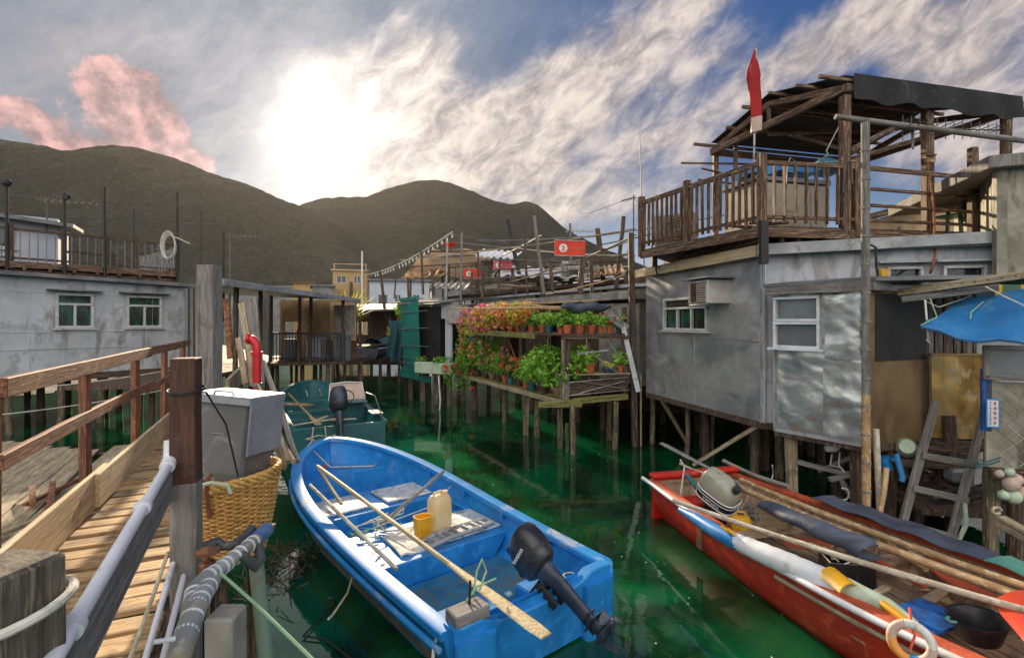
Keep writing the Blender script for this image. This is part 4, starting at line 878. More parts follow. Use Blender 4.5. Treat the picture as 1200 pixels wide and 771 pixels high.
window(t, df, 1.0, 1.9, 1.9, 2.7, cols=2, fw=.06)
# ---------------------------------------------------------------- flower stand
S0, S1 = V((.98, 10.25, 0)), V((-1.75, 15.9, 0)); sdv = (S1 - S0).normalized(); sn = V((sdv.y, -sdv.x, 0))   # sn points to the right, into the stand
SL = (S1 - S0).length
def sp(u, o, z): return S0 + sdv * u + sn * o + V((0, 0, z))
t = thing('flower_stand', 'tiered timber stand over the water loaded with potted flowers', 'plant stand', S0)
b = MB()
for o, zz in ((.08, 1.05), (.30, 1.05), (.52, 1.05), (.74, 1.05)): b.beam(sp(-.15, o, zz - .03), sp(SL * .95, o, zz - .03), .19, .04, n=4, bow=.01)
b.build('lower_shelf', 'mosswood', t, bev=.004)
for o in (0, .7): MB().beam(sp(-.1, o, .98), sp(SL * .95, o, .98), .05, .10, n=4, bow=.01).build('bearer', 'palewood', t, bev=.004)
b = MB(); b.beam(sp(-.05, .10, 2.34), sp(4.6, .10, 2.34), .30, .035, n=3, bow=.01); b.beam(sp(-.05, .42, 2.34), sp(4.6, .42, 2.34), .28, .035, n=3); b.build('upper_shelf', 'darkwood', t)
b = MB(); b.beam(sp(1.0, -.06, 2.29), sp(4.7, -.06, 2.30), .035, .13, n=3, bow=.01); b.build('shelf_edge', 'mosswood', t, bev=.004)
rf = WF((1.02, 10.32), (2.38, 10.62))
b = MB(); b.beam(rf.p(-.1, 2.34, -.1), rf.p(rf.L, 2.34, -.1), .34, .035); b.beam(rf.p(-.05, 2.29, .08), rf.p(rf.L, 2.28, .08), .035, .07); b.build('upper_shelf', 'darkwood', t)
b = MB(); b.beam(rf.p(-.1, 1.53, -.15), rf.p(rf.L + .05, 1.53, -.15), .42, .03); b.build('side_shelf', 'palewood', t, bev=.004)
b = MB(); b.beam(rf.p(.12, 1.28, .08), rf.p(rf.L - .02, 1.34, .08), .02, .24); b.build('side_panel', 'darkwood', t)
b = MB()
for a_, e_ in (((.06, 1.12), (rf.L, 1.20)), ((.06, 1.38), (rf.L, 1.46)), ((.10, 1.12), (.10, 1.5)), ((.32, 1.16), (rf.L - .1, 1.38)), ((.32, 1.40), (rf.L - .1, 1.22))): b.tube([rf.p(a_[0], a_[1], .11), rf.p(e_[0], e_[1], .11)], .014, 6)
b.build('rack_rail', 'steel', t)
b = MB(); b.prism([rf.p(-.02, 1.05, .09), rf.p(.10, 1.05, .09), rf.p(.10, 1.53, .09), rf.p(-.02, 1.53, .09)], .3); b.build('end_board', 'concrete', t)
b = MB(); b.beam(rf.p(-.55, .98, .16), rf.p(.35, .94, .16), .05, .11); b.beam(rf.p(.2, 1.0, .05), rf.p(rf.L, 1.06, .05), .06, .12); b.build('cross_beam', 'mosswood', t, bev=.005)
for u, o, z1 in ((0.0, .05, 2.3), (0.05, .7, 2.9), (1.6, .65, 2.9), (3.1, .65, 2.9), (4.55, .6, 2.9), (.35, .4, 2.3)): MB().beam(sp(u, o, .95), sp(u, o, z1), .08, .08, up=(0, 1, 0)).build('upright', 'pilewood', t, bev=.005)
for u, z1 in ((.1, 2.3), (rf.L - .05, 2.9)): MB().beam(rf.p(u, 1.0, 0), rf.p(u, z1, 0), .10, .08, up=(0, 1, 0)).build('upright', 'darkwood', t, bev=.005)
MB().beam(rf.p(rf.L - .12, 2.55, .05), rf.p(rf.L + .22, 1.15, .08), .10, .03, up=(0, 1, 0), n=2).build('brace', 'paintwhite', t, bev=.004)
MB().beam(rf.p(rf.L - .42, 2.75, .06), rf.p(rf.L - .02, 2.45, .06), .16, .02, up=(0, 1, 0)).build('brace', 'fascia', t)
b = MB(); b.tube([rf.p(.55, 1.98, .1), rf.p(1.15, 1.55, .1)], .012, 6); b.tube([rf.p(.95, 2.2, .1), rf.p(1.2, 1.85, .1)], .012, 6); b.beam(rf.p(.3, 1.95, .06), rf.p(.95, 2.02, .06), .05, .03); b.build('strut', 'fascia', t)
b = MB(); b.tube([sp(2.9, .2, 2.2), sp(2.2, .15, 1.5)], .02, 6); b.build('strut', 'rust', t)
for px, py, r_ in ((671, 532, .055), (665, 528, .035), (656, 525, .06), (630, 512, .07), (617, 510, .065), (592, 494, .065), (555, 480, .085), (537, 470, .06), (519, 468, .085), (722, 526, .055), (714, 515, .06)):
    q = G(px, py); top = .97 if q.x > .6 else 1.0
    pile(t, q.x, q.y, top if px != 665 else .55, r_, mat='pilewood' if px not in (555, 537, 519) else 'darkwood', lean=.04, sq=px in (656, 617, 555, 519))
# blue dark cloth bundle and sticks lying above the upper shelf
b = MB()
for k in range(5): b.tube([rf.p(-2.2 + .3 * k, 2.84 + U(0, .14), -.15 - .14 * k), rf.p(rf.L - .1 - U(0, .5), 2.82 + U(0, .12), -.1 - .14 * k)], U(.014, .022), 6)
tag(b.build('bamboo_poles', 'bamboo'), 'bundle of bamboo poles lying over the flower stand', 'poles')
b = MB(); b.tube([rf.p(.0 + .1 * k, 2.90 + .03 * math.sin(k * 1.3), -.1 + .04 * math.cos(k)) for k in range(12)], [.03, .07, .09, .10, .11, .09, .10, .11, .10, .08, .06, .03], 10)
tag(b.build('rolled_tarp', 'navytarp', smooth=True), 'crumpled navy tarp rolled on top of the flower stand', 'tarp')

# ---- pots
def pot_plant(p, pr_, ph, kind, potmat, label, spread=.17, hgt=.22, leaf='leafgreen', n=90, flower=None, fn=10, size=.05, group=None, drop=0.0, shape='pot'):
    spread *= 1.3; hgt *= 1.3; n = int(n * 1.5); size *= U(.85, 1.35); fn = int(fn * 1.9)
    p = V(p); t = thing('potted_plant', label, 'potted plant', p, group=group)
    if shape == 'pot':
        b = MB(); b.lathe(p, [(pr_ * .68, 0), (pr_ * .74, ph * .1), (pr_ * .95, ph * .78), (pr_ * 1.07, ph * .79), (pr_ * 1.1, ph), (pr_ * .96, ph), (pr_ * .92, ph * .85)], 16)
    b.build('pot', potmat, t, smooth=True)
    c_ = p + V((0, 0, ph + hgt * .45 - drop)); b = MB()
    for k in range(5 if kind != 'grass' else 14):
        a = U(0, 6.28); e = c_ + V((math.cos(a) * spread * .7, math.sin(a) * spread * .7, U(-.1, .5) * hgt)); b.tube([p + V((0, 0, ph * .8)), lerp(p + V((0, 0, ph)), e, .5) + V((0, 0, hgt * .2)), e], .005, 4)
    b.build('stem', 'stem', t)
    b = MB()
    if kind == 'grass':
        for _ in range(n):
            a = U(0, 6.28); l = U(.6, 1.1) * hgt * 1.6; s_ = U(.2, 1) * spread; w_ = size * .35; q0 = p + V((0, 0, ph * .9)); d = V((math.cos(a), math.sin(a), 0)); sd = V((-d.y, d.x, 0)); o = V((U(0, 90), U(0, 90), 0))
            q1 = q0 + d * s_ * .4 + V((0, 0, l * .65)); q2 = q0 + d * s_ * 1.2 + V((0, 0, l * U(.75, 1)))
            b.add([q0 - sd * w_ * .5, q0 + sd * w_ * .5, q1 + sd * w_, q1 - sd * w_, q2], [(0, 1, 2, 3), (3, 2, 4)], [(0, 0, 0)] * 5, o)
    else:
        b.leaves(c_, (spread, spread, hgt * .55), n, size, shell=.1)
        for _ in range(4): a = U(0, 6.28); b.leaves(c_ + V((math.cos(a) * spread * .65, math.sin(a) * spread * .65, U(-.3, .5) * hgt)), (spread * .5, spread * .5, hgt * .3), n // 5, size, shell=.1)
    b.build('foliage', leaf, t)
    if flower:
        b = MB()
        for _ in range(fn):
            a = U(0, 6.28); e = U(-.2, 1.0); q = c_ + V((math.cos(a) * spread * .95 * (1 - .3 * e), math.sin(a) * spread * .95 * (1 - .3 * e), e * hgt * .6)); b.leaves(q, (size * .8,) * 3, 11, size * .72, flat=.95, shell=0)
        b.build('flower', flower, t)
    return t
# upper shelf, right arm (the sunny terracotta row), from right to left
ord_ = ['first', 'second', 'third', 'fourth', 'fifth', 'sixth', 'seventh', 'eighth', 'ninth', 'tenth', 'eleventh', 'twelfth', 'thirteenth', 'fourteenth']
row = [(772, .080, .14, 'potdark', 'leafgreen', 'petalorange', 'dark pot with pale orange blooms, at the right end of the top shelf'),
       (749, .082, .15, 'terracotta', 'leafgreen', 'petalred', 'terracotta pot with red blooms, second from the right on the top shelf'),
       (733, .072, .13, 'terracotta', 'leafbright', None, 'terracotta pot with bright leaves, third from the right on the top shelf'),
       (711, .095, .17, 'terracotta', 'leafbright', None, 'large terracotta pot, fourth from the right on the top shelf'),
       (687, .095, .18, 'terracotta', 'leafbright', None, 'tall terracotta pot, fifth from the right on the top shelf'),
       (668, .09, .17, 'terracotta', 'leafgreen', 'petalred', 'terracotta pot at the corner of the top shelf'),
       ]
tops = [(724, .075, .13, 'potdark', 'leafgreen', 'petalpale', 'dark pot with pale blooms at the right end of the top shelf'),
        (713, .085, .15, 'terracotta', 'leafgreen', 'petalred', 'terracotta pot with red blooms beside the dark end pot on the top shelf'),
        (703, .07, .13, 'terracotta', 'leafbright', None, 'smaller terracotta pot third from the right end of the top shelf'),
        (692, .095, .17, 'terracotta', 'leafbright', None, 'wide terracotta pot with bright leaves, fourth from the right end of the top shelf'),
        (678, .10, .18, 'terracotta', 'leafbright', None, 'tall terracotta pot with bright leaves, fifth from the right end of the top shelf'),
        (664, .10, .18, 'terracotta', 'leafgreen', None, 'terracotta pot with mid green leaves near the corner of the top shelf')]
zs = 2.36
for i, (px, pr_, ph, pm_, lf_, fl_, lb) in enumerate(tops):
    u = (px - 658) / 73 * rf.L; pot_plant(rf.p(u, zs, -.08 + U(-.04, .04)), pr_, ph, 'leafy', pm_, lb, .15, .2, lf_, 80, fl_, 5, .055)
left = [('terracotta', 'leafgreen', None, 'brown pot just round the corner of the top shelf'), ('potteal', 'leafbright', None, 'teal pot with bright leaves on the top shelf'),
        ('terracotta', 'leafbright', None, 'terracotta pot left of the teal pot on the top shelf'), ('terracotta', 'leafgreen', 'petalred', 'terracotta pot with red blooms left of centre on the top shelf'),
        ('potdark', 'leaforange', None, 'dark pot with orange tinted leaves on the top shelf'), ('terracotta', 'leafyellow', 'petalorange', 'terracotta pot with yellow leaves and orange bracts on the top shelf'),
        ('terracotta', 'leaforange', 'petalorange', 'terracotta pot with orange bracts in the middle of the long top shelf'), ('potdark', 'leafyellow', 'petalorange', 'dark pot spilling yellow leaves on the long top shelf'),
        ('potdark', 'leafyellow', 'petalpale', 'dark pot with yellow leaves and pale blooms on the long top shelf'), ('terracotta', 'leaforange', 'petalorange', 'terracotta pot with dense orange bracts, third from the left end of the top shelf'),
        ('potclay', 'leafyellow', 'petalpink', 'clay pot with pink bougainvillea, second from the left end of the top shelf'), ('potclay', 'leafyellow', 'petalpink', 'clay pot with trailing pink bougainvillea at the left end of the top shelf')]
for i, (pm_, lf_, fl_, lb) in enumerate(left):
    big = i > 3; pot_plant(sp(.25 + i * .385, .12 + U(-.03, .05), zs), .09 if not big else .1, .16, 'leafy', pm_, lb, .17 if not big else .27, .22 if not big else .42, lf_, 90 if not big else 150, fl_, 5 if not big else 13, .055 if not big else .06, drop=0 if not big else .04)
# side shelf
for u, pr_, ph, pm_, lf_, lb in ((.30, .10, .17, 'terracotta', 'leafgreen', 'terracotta pot, leftmost of the four on the side shelf'), (.60, .12, .19, 'terracotta', 'leafbright', 'largest terracotta pot with a double rim on the side shelf'), (1.28, .09, .15, 'terracotta', 'leafbright', 'small brown pot at the right end of the side shelf')):
    pot_plant(rf.p(u, 1.55, -.05), pr_, ph, 'leafy', pm_, lb, .15, .22, lf_, 70, None, 0, .055)
pot_plant(rf.p(1.02, 1.55, -.05), .15, .09, 'leafy', 'navytarp', 'low dark blue bowl with yellowish seedlings on the side shelf', .12, .1, 'leafyellow', 40, None, 0, .045)
# lower shelf, right to left
low = [(.28, .19, .20, 'potclay', 'leafgreen', None, .42, .62, 260, 'wide clay bowl with a big leafy bush at the corner of the lower shelf', .085),
       (.95, .13, .22, 'potdark', 'leafbright', None, .40, .60, 220, 'dark pot with a tall bright bush, second from the right on the lower shelf', .08),
       (1.45, .11, .2, 'potteal', 'leafbright', None, .30, .5, 150, 'teal pot with bright leaves on the lower shelf', .07),
       (1.85, .10, .19, 'terracotta', 'leafgreen', 'petalred', .24, .40, 110, 'terracotta pot with scarlet geraniums on the lower shelf', .06),
       (2.25, .10, .19, 'potdark', 'leafgreen', 'petalorange', .24, .36, 110, 'dark pot with orange geraniums on the lower shelf', .06),
       (2.65, .09, .18, 'potteal', 'leafdark', 'petalred', .22, .36, 100, 'small green pot with red blooms in the middle of the lower shelf', .055),
       (3.0, .10, .19, 'terracotta', 'leafgreen', None, .24, .42, 110, 'terracotta pot with plain leaves left of the lower shelf middle', .06),
       (3.4, .10, .19, 'potdark', 'leafgreen', 'petalorange', .28, .45, 130, 'dark pot with coral blooms spilling forward on the lower shelf', .06),
       (3.85, .11, .19, 'potclay', 'leafgreen', 'petalpink', .30, .55, 150, 'clay pot with pink blooms, fourth from the left on the lower shelf', .065),
       (4.3, .11, .19, 'potdark', 'leafgreen', 'petalorange', .38, .75, 210, 'dark pot with a tall orange flowering bush on the lower shelf', .07),
       (4.85, .11, .19, 'potdark', 'leafgreen', 'petalorange', .42, .9, 250, 'dark pot with the tallest flowering bush on the lower shelf', .07),
       (5.4, .11, .19, 'potclay', 'leafgreen', 'petalred', .40, .8, 220, 'clay pot with a hanging bush at the left end of the lower shelf', .07)]
for u, pr_, ph, pm_, lf_, fl_, spd, hg, n, lb, sz in low: pot_plant(sp(u, .16 + U(-.05, .05), 1.05), pr_, ph, 'leafy', pm_, lb, spd, hg, lf_, n, fl_, 8, sz)
q = sp(5.6, .0, 1.0); t = thing('trailing_plant', 'leafy vine with red blooms trailing off the left end of the lower shelf', 'plant', q)
b = MB(); b.leaves(q + V((-.1, 0, .05)), (.6, .5, .6), 520, .075, shell=.1); b.leaves(q + V((.25, -.4, .35)), (.35, .3, .5), 160, .075, shell=.1); b.build('foliage', 'leafgreen', t)
b = MB(); [b.leaves(q + V((U(-.5, .5), U(-.7, -.2), U(-.3, .7))), (.07,) * 3, 14, .06, .95, 0) for _ in range(14)]; b.build('flower', 'petalred', t)
b = MB(); [b.tube([q + V((.1 * k - .2, 0, .2)), q + V((.15 * k - .3, -.1, -.3))], .008, 5) for k in range(4)]; b.build('stem', 'stem', t)
# tall pole and thin rods before the dark house
q = G(745, 523); t = thing('mooring_pole', 'tall squared mooring pole between the flower stand and the tin house', 'pole', (q.x, q.y, 0))
b = MB(); b.beam(q + V((0, 0, -.6)), V((q.x - .10, q.y, 4.45)), .115, .11, up=(0, 1, 0), n=5, bow=.03); b.build('shaft', 'darkwood', t, bev=.006)
b = MB(); b.tube([q + V((.12, .05, -.6)), q + V((.12, .05, 1.5))], .022, 6); b.build('rod', 'palewood', t)
stick(700, 268, 13.5, 709, 345, 13.5, .07, 'darkwood', 'terrace_pole', 'dark leaning pole left of the tall mooring pole')
stick(731, 254, 12.4, 722, 338, 12.4, .05, 'darkwood', 'terrace_pole', 'crooked dark pole leaning against the tall mooring pole')

t = thing('rear_house', 'dark boarded back house glimpsed in the gaps behind the tin house', 'house', (5, 15, 0))
b = MB(); wall(b, WF((1.6, 16.2), (9.5, 12.2)), -.2, 3.2, .1); b.build('wall', 'darkwood', t)
b = MB(); b.prism([(1.4, 16.1, 3.25), (9.5, 12.0, 3.25), (11, 15, 3.4), (3, 19, 3.4)], .08); b.build('roof', 'roofgrey', t)
# ---------------------------------------------------------------- teal cabin
t = thing('creek_cabin', 'narrow cabin with tall teal board and planter sill left of the flowers', 'cabin', (-3, 16.5, 0))
cf = WF((-3.55, 17.3), (-2.35, 16.0))
b = MB(); b.prism([cf.p(-.05, .95, .1), cf.p(.95, .90, .1), cf.p(.80, 3.42, .1), cf.p(-.28, 3.40, .1)], .05); b.build('board', 'tealpanel', t, bev=.008)
b = MB(); b.prism([cf.p(-.1, .78, .2), cf.p(1.75, .70, .25), cf.p(1.75, .9, .25), cf.p(-.1, .98, .2)], .06); b.prism([cf.p(.0, 1.0, .24), cf.p(1.3, .96, .24), cf.p(1.3, 1.06, .24), cf.p(0, 1.10, .24)], .03); b.build('sill', 'tealpanel', t)
for z0, z1_, l in ((3.3, 3.35, 1.3), (2.9, 2.95, 1.5), (2.35, 2.4, 1.5), (1.8, 1.82, 1.5), (1.25, 1.2, 1.5), (1.42, 1.38, 1.4)): MB().tube([cf.p(-.2, z0, .16), cf.p(l, z1_, .16)], .016, 6).build('bar', 'steel', t)
b = MB(); wall(b, WF((-2.6, 16.9), (-1.9, 15.9)), 1.1, 3.2, .06, [(.3, .85, 1.3, 2.7)]); b.build('wall', 'farwhite', t)
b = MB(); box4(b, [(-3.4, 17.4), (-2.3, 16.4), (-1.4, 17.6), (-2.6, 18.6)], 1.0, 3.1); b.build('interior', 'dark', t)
b = MB(); b.prism([(-3.9, 17.4, 3.25), (-1.9, 15.7, 3.25), (-1.1, 17.2, 3.4), (-2.8, 19, 3.4)], .06); b.build('roof', 'roofgrey', t)
b = MB(); wall(b, WF((-2.05, 15.95), (-1.5, 15.55)), 2.55, 3.1, .3); b.build('lintel', 'concrete', t)
for x, y in ((-3.4, 17.2), (-2.9, 16.7), (-2.4, 16.3), (-1.95, 15.9), (-3.0, 18), (-2.2, 17.4), (-1.6, 16.8)): pile(t, x, y, 1.0, .08, mat='darkwood' if y > 16.8 else 'pilewood', sq=True)
pl_ = thing('planter', 'pale green long planter with trailing greens on the teal sill', 'planter', (-2.4, 15.6, 1.1))
pf = WF((-2.95, 15.95), (-1.75, 15.35)); b = MB(); box4(b, [pf.p(0, 0, .15), pf.p(pf.L, 0, .15), pf.p(pf.L, 0, -.15), pf.p(0, 0, -.15)], 1.02, 1.36); b.build('trough', 'floatgreen', pl_, bev=.015)
b = MB(); [b.leaves(pf.p(U(.1, pf.L - .1), 1.44, U(-.05, .1)), (.2, .15, .13), 38, .06, shell=.05) for _ in range(7)]; b.build('foliage', 'leafgreen', pl_)
for u in (.06, pf.L - .1): MB().beam(pf.p(u, .9, .0), pf.p(u, 1.02, .0), .06, .25).build('foot', 'darkwood', pl_)
b = MB(); b.grid(lambda u, v: P(lerp(455, 476, u) + 2 * math.sin(v * 5), lerp(376, 418 + 6 * math.sin(u * 3), v), 18.2) + V((0, .12 * math.sin(u * 14) * (.3 + v), 0)), 24, 8, .01)
tag(b.build('hanging_cloth', 'tealcloth', smooth=True), 'dark teal cloth hanging in folds left of the teal board', 'cloth')
b = MB(); b.grid(lambda u, v: P(lerp(548, 560, u), lerp(362, 402 + 4 * math.sin(u * 3), v), 15.4) + V((0, .08 * math.sin(u * 10) * (.3 + v), 0)), 14, 6, .01)
tag(b.build('hanging_cloth', 'bluetarp', smooth=True), 'pale blue cloth hanging behind the pink flowers', 'cloth')
# far end of the creek: plants, covered boat, clutter
t = thing('creek_shack', 'dark open shack with potted plants at the head of the creek', 'shack', (-7.2, 24, 0))
b = MB(); b.prism([(-9.5, 24, 3.1), (-4.6, 23.2, 3.2), (-4.2, 30, 3.7), (-10, 30, 3.6)], .08); b.build('roof', 'roofgrey', t)
b = MB(); wall(b, WF((-9.5, 27.5), (-4.3, 27.2)), .3, 3.3, .1, [(1, 1.8, 1.9, 2.6), (3, 3.9, 1.6, 2.6)]); b.build('wall', 'darkwood', t)
b = MB(); slab(b, [(-9.4, 23.8), (-6.9, 23.4), (-6.9, 27.4), (-9.4, 27.4)], 1.35, 1.45); slab(b, [(-5.9, 24.2), (-4.5, 23.2), (-4.4, 27.2), (-6, 27.2)], 1.3, 1.4); b.build('floor', 'darkwood', t)
for x, y in ((-9.2, 24), (-8.3, 23.8), (-7.0, 23.6), (-5.8, 24.2), (-4.9, 23.6), (-4.6, 25), (-7, 25.5)): MB().beam((x, y, -.5), (x, y, 3.15), .12, .12, up=(0, 1, 0)).build('post', 'darkwood', t)
pot_plant(P(409, 390, 22.6) - V((0, 0, .75)), .30, .45, 'grass', 'rust', 'tall yellow green spiky plant in a rust pot at the creek head', .9, 1.05, 'leafyellow', 120, None, 0, .25)
pot_plant((-5.2, 23.7, 1.40), .2, .3, 'leafy', 'terracotta', 'yellow flowering bush in a pot right of the covered boat', .5, .8, 'leafyellow', 160, None, 0, .13)
for i, (x, y, lf_, lb) in enumerate(((-4.5, 21.8, 'leafgreen', 'red pot with hanging greens on the high ledge left of the teal board'), (-4.1, 21.2, 'leafyellow', 'second red pot on the high ledge left of the teal board'), (-3.8, 20.6, 'leafbright', 'pot of bright greens on the high ledge nearest the teal board'))):
    pot_plant((x, y, 2.45), .2, .34, 'leafy', 'signpink' if i < 2 else 'yellowplastic', lb, .4, .45, lf_, 130, None, 0, .1)
t = thing('ledge_rack', 'narrow rack of boards on posts left of the teal board', 'rack', (-4, 21, 0)); b = MB()
for z in (1.2, 2.42, 3.3): b.prism([(-5.0, 22.3, z), (-3.5, 19.9, z), (-3.0, 20.3, z), (-4.4, 22.7, z)], .05)
b.build('board', 'palewood', t)
for x, y in ((-4.9, 22.2), (-4.2, 21.1), (-3.55, 20.0)): MB().beam((x, y, -.5), (x, y, 3.4), .09, .09, up=(0, 1, 0)).build('post', 'darkwood', t)
b = MB()
for k in range(4): b.tube([(-5.2 + .1 * k, 22.0, 3.38 + .03 * k), (-2.6, 19.2 + .2 * k, 3.42 + .03 * k)], .03, 6)
tag(b.build('bamboo_poles', 'palebamboo'), 'pale poles laid on the rack left of the teal board', 'poles')
t = thing('rack_plant', 'green creeper growing over the rack posts left of the teal cloth', 'plant', (-4.6, 21.9, 2.0)); b = MB()
for _ in range(6): b.leaves((U(-4.9, -3.9), U(21, 21.9), U(1.3, 2.3)), (.35, .3, .3), 60, .11, shell=.1)
b.build('foliage', 'leafgreen', t)
b = MB()
for _ in range(8): b.tube([(U(-4.9, -4), 21.5, 1.2), (U(-4.9, -4), 21.5, 2.3)], .012, 5)
b.build('stem', 'stem', t)
# ---------------------------------------------------------------- the roofs and terraces in the middle
t = thing('roof_deck', 'long low roof with rough timber deck behind the flower stand', 'terrace', (0, 17, 3.3))
b = MB(); b.prism([(2.9, 12.0, 3.42), (-1.8, 19.8, 3.42), (1.5, 23, 3.8), (7, 15, 3.8)], .07); b.build('roof', 'farwhite', t)
b = MB()
for k in range(9): o = k * .42; b.beam((2.6 + o * .8, 13.0 + o * .5, 3.62 + .03 * k), (-2.6 + o * .8, 20.5 + o * .5, 3.55 + .05 * k), .12, .10, n=4, bow=.03)
b.build('beam', 'darkwood', t)
b = MB(); b.beam((2.3, 13.8, 4.05), (-2.0, 20.4, 3.75), .08, .16, n=3, bow=.03); b.beam((2.5, 14.6, 3.55), (-2.0, 20.2, 3.5), .05, .18); b.build('fascia', 'concrete', t)
b = MB()
for k in range(5): b.prism([V((2.2 + .5 * k, 14.6 + k * .9, 3.9)), V((.6 + .5 * k, 17 + k * .9, 3.9)), V((1.0 + .5 * k, 17.5 + k * .9, 4.0)), V((2.7 + .5 * k, 15.2 + k * .9, 4.0))], .05)
b.build('sheet', 'paintwhite', t)
df2 = WF((-2.6, 20.9), (1.9, 17.6)); railing(t, df2, 0, df2.L, 4.0, .8, .42, [0, 1.5, 3.0, 4.4], mat='darkwood')
df3 = WF((1.2, 18.2), (3.4, 14.8)); railing(t, df3, 0, df3.L, 3.95, .6, .9, [0, 1.4, df3.L], mat='darkwood')
for x, y in ((2.9, 12.4), (-1.5, 19.5), (1.8, 22.3), (6.5, 15.3), (.8, 16.4)): MB().beam((x, y, 3.1), (x, y, 3.45), .12, .12, up=(0, 1, 0)).build('post', 'darkwood', t)
# beige awning
t = thing('shade_canopy', 'sagging beige cloth canopy over the middle terraces', 'canopy', (-2.6, 23, 4.3))
def cn(u, v):
    a = lerp(P(474, 316, 21.5), P(556, 313, 20.5), u); e = lerp(P(508, 291, 27), P(580, 296, 25), u)
    p = lerp(a, e, v); p.z += -.16 * math.sin(v * math.pi * 3) - .10 * math.sin(u * 9); 
    if v < .12: p.z -= .35 * (1 - v / .12) * (.6 + .4 * math.sin(u * 11))
    return p
b = MB(); b.grid(cn, 30, 24, .012); b.build('cloth', 'beigetarp', t, smooth=True)
b = MB()
for v in (.14, .36, .6, .85): b.tube([cn(-.04, v) + V((0, 0, .08)), cn(1.25, v) + V((0, 0, .15))], .03, 6)
for u in (.02, .5, .98): b.tube([cn(u, .1) + V((0, 0, .0)), cn(u, 1) + V((0, 0, .05))], .03, 6)
b.build('pole_frame', 'darkwood', t)
for u, v in ((.02, .14), (.5, .14), (.98, .14), (.5, .85), (.98, .9)): q = cn(u, v); MB().tube([V((q.x, q.y, 3.2)), q], .04, 6).build('leg', 'darkwood', t)
# red signs
def sign(px0, py0, px1, py1, D, mat, label, logo=True, tilt=.03):
    a, e = P(px0, py1, D), P(px1, py0, D); w_, h_ = e.x - a.x, e.z - a.z; c0 = (a + e) / 2
    T = Matrix.Translation(c0) @ Matrix.Rotation(R(90), 4, 'X') @ Matrix.Rotation(-tilt, 4, 'Z')
    t = thing('banner', label, 'sign', c0)
    MB(T).box((0, 0, -.006), (w_, h_, .012)).build('board', mat, t)
    b = MB(T); b.tube([(-w_ / 2, h_ / 2, 0), (w_ / 2, h_ / 2, 0)], .014, 6); b.tube([(-w_ / 2, -h_ / 2, 0), (w_ / 2, -h_ / 2, 0)], .014, 6); b.build('batten', 'steel', t)
    if logo:
        cx = -w_ * .22; b = MB(T); b.lathe((cx, 0, .0), [(h_ * .27, 0), (h_ * .27, .006)], 24); lg = b.build('emblem', 'graphic', t)
        b = MB(T); b.tube([(cx - h_ * .12, h_ * .06, .008), (cx - h_ * .04, h_ * .14, .008), (cx + h_ * .09, h_ * .10, .008), (cx + h_ * .04, -h_ * .02, .008), (cx - h_ * .10, -h_ * .12, .008), (cx + h_ * .02, -h_ * .17, .008), (cx + h_ * .13, -h_ * .11, .008)], h_ * .035, 6); b.build('swirl', 'signred', t)
        if mat == 'signred':
            b = MB(T)
            for k in range(5): x = w_ * (.0 + .095 * k); b.box((x, .02 * h_, .004), (w_ * .06, h_ * .03, .004)); b.box((x, -.08 * h_, .004), (w_ * .05, h_ * .03, .004)); b.box((x - w_ * .02, -.01 * h_, .004), (w_ * .012, h_ * .16, .004)); b.box((x + w_ * .02, 0, .004), (w_ * .012, h_ * .12, .004))
            b.build('lettering', 'petalorange', t)
    return t
sign(650, 282, 686, 300, 12.0, 'signred', 'bright red banner with white round emblem on the post by the flower stand')
sign(543, 315, 566, 327, 19.0, 'signred', 'small red banner with white emblem below the beige canopy')
sign(578, 305, 600, 317, 17.5, 'signpink', 'faded pink banner beside the dark leaning pole', logo=True)
b = MB(); b.grid(lambda u, v: P(lerp(516, 534, u), 284 + 5 * v * math.sin(u * math.pi), 20) + V((0, .2 * v, 0)), 12, 5, .02); tag(b.build('red_cloth', 'signred', smooth=True), 'small sagging red cloth under the tip of the string of lights', 'cloth')
stick(683, 300, 12.1, 680, 345, 12.1, .07, 'darkwood', 'sign_post', 'dark square post under the bright red banner', 'post', (.13, .13))
# poles of the middle terraces
for px0, t0, px1, b0, D, r_, m_, lb in ((493, 279, 496, 345, 19, .045, 'darkwood', 'dark pole in front of the beige canopy'), (524, 283, 522, 430, 17, .04, 'steel', 'thin pipe right of the planter, below the small red cloth'), (541, 272, 539, 428, 16.2, .035, 'greypost', 'slim grey pole crossing the beige canopy'),
        (595, 258, 610, 330, 16.5, .07, 'cable', 'thick black leaning pole beside the pink banner'), (614, 268, 618, 345, 14.5, .035, 'darkwood', 'thin dark rod right of the black leaning pole'), (626, 253, 638, 345, 13.6, .045, 'greypost', 'long grey pole leaning left before the bright red banner'),
        (668, 262, 669, 320, 15.5, .04, 'greypost', 'pole behind the bright red banner that carries the antenna'), (565, 305, 566, 350, 15.5, .05, 'darkwood', 'short dark post between the two small banners'), (478, 325, 479, 350, 20, .05, 'darkwood', 'short stake behind the top of the teal board'),
        (446, 318, 452, 372, 24, .07, 'darkwood', 'leftmost dark pole before the pale blue house'), (560, 290, 561, 345, 18, .035, 'darkwood', 'thin post right of the small red banner')):
    stick(px0, t0, D, px1, b0, D, r_, m_, 'terrace_pole', lb)
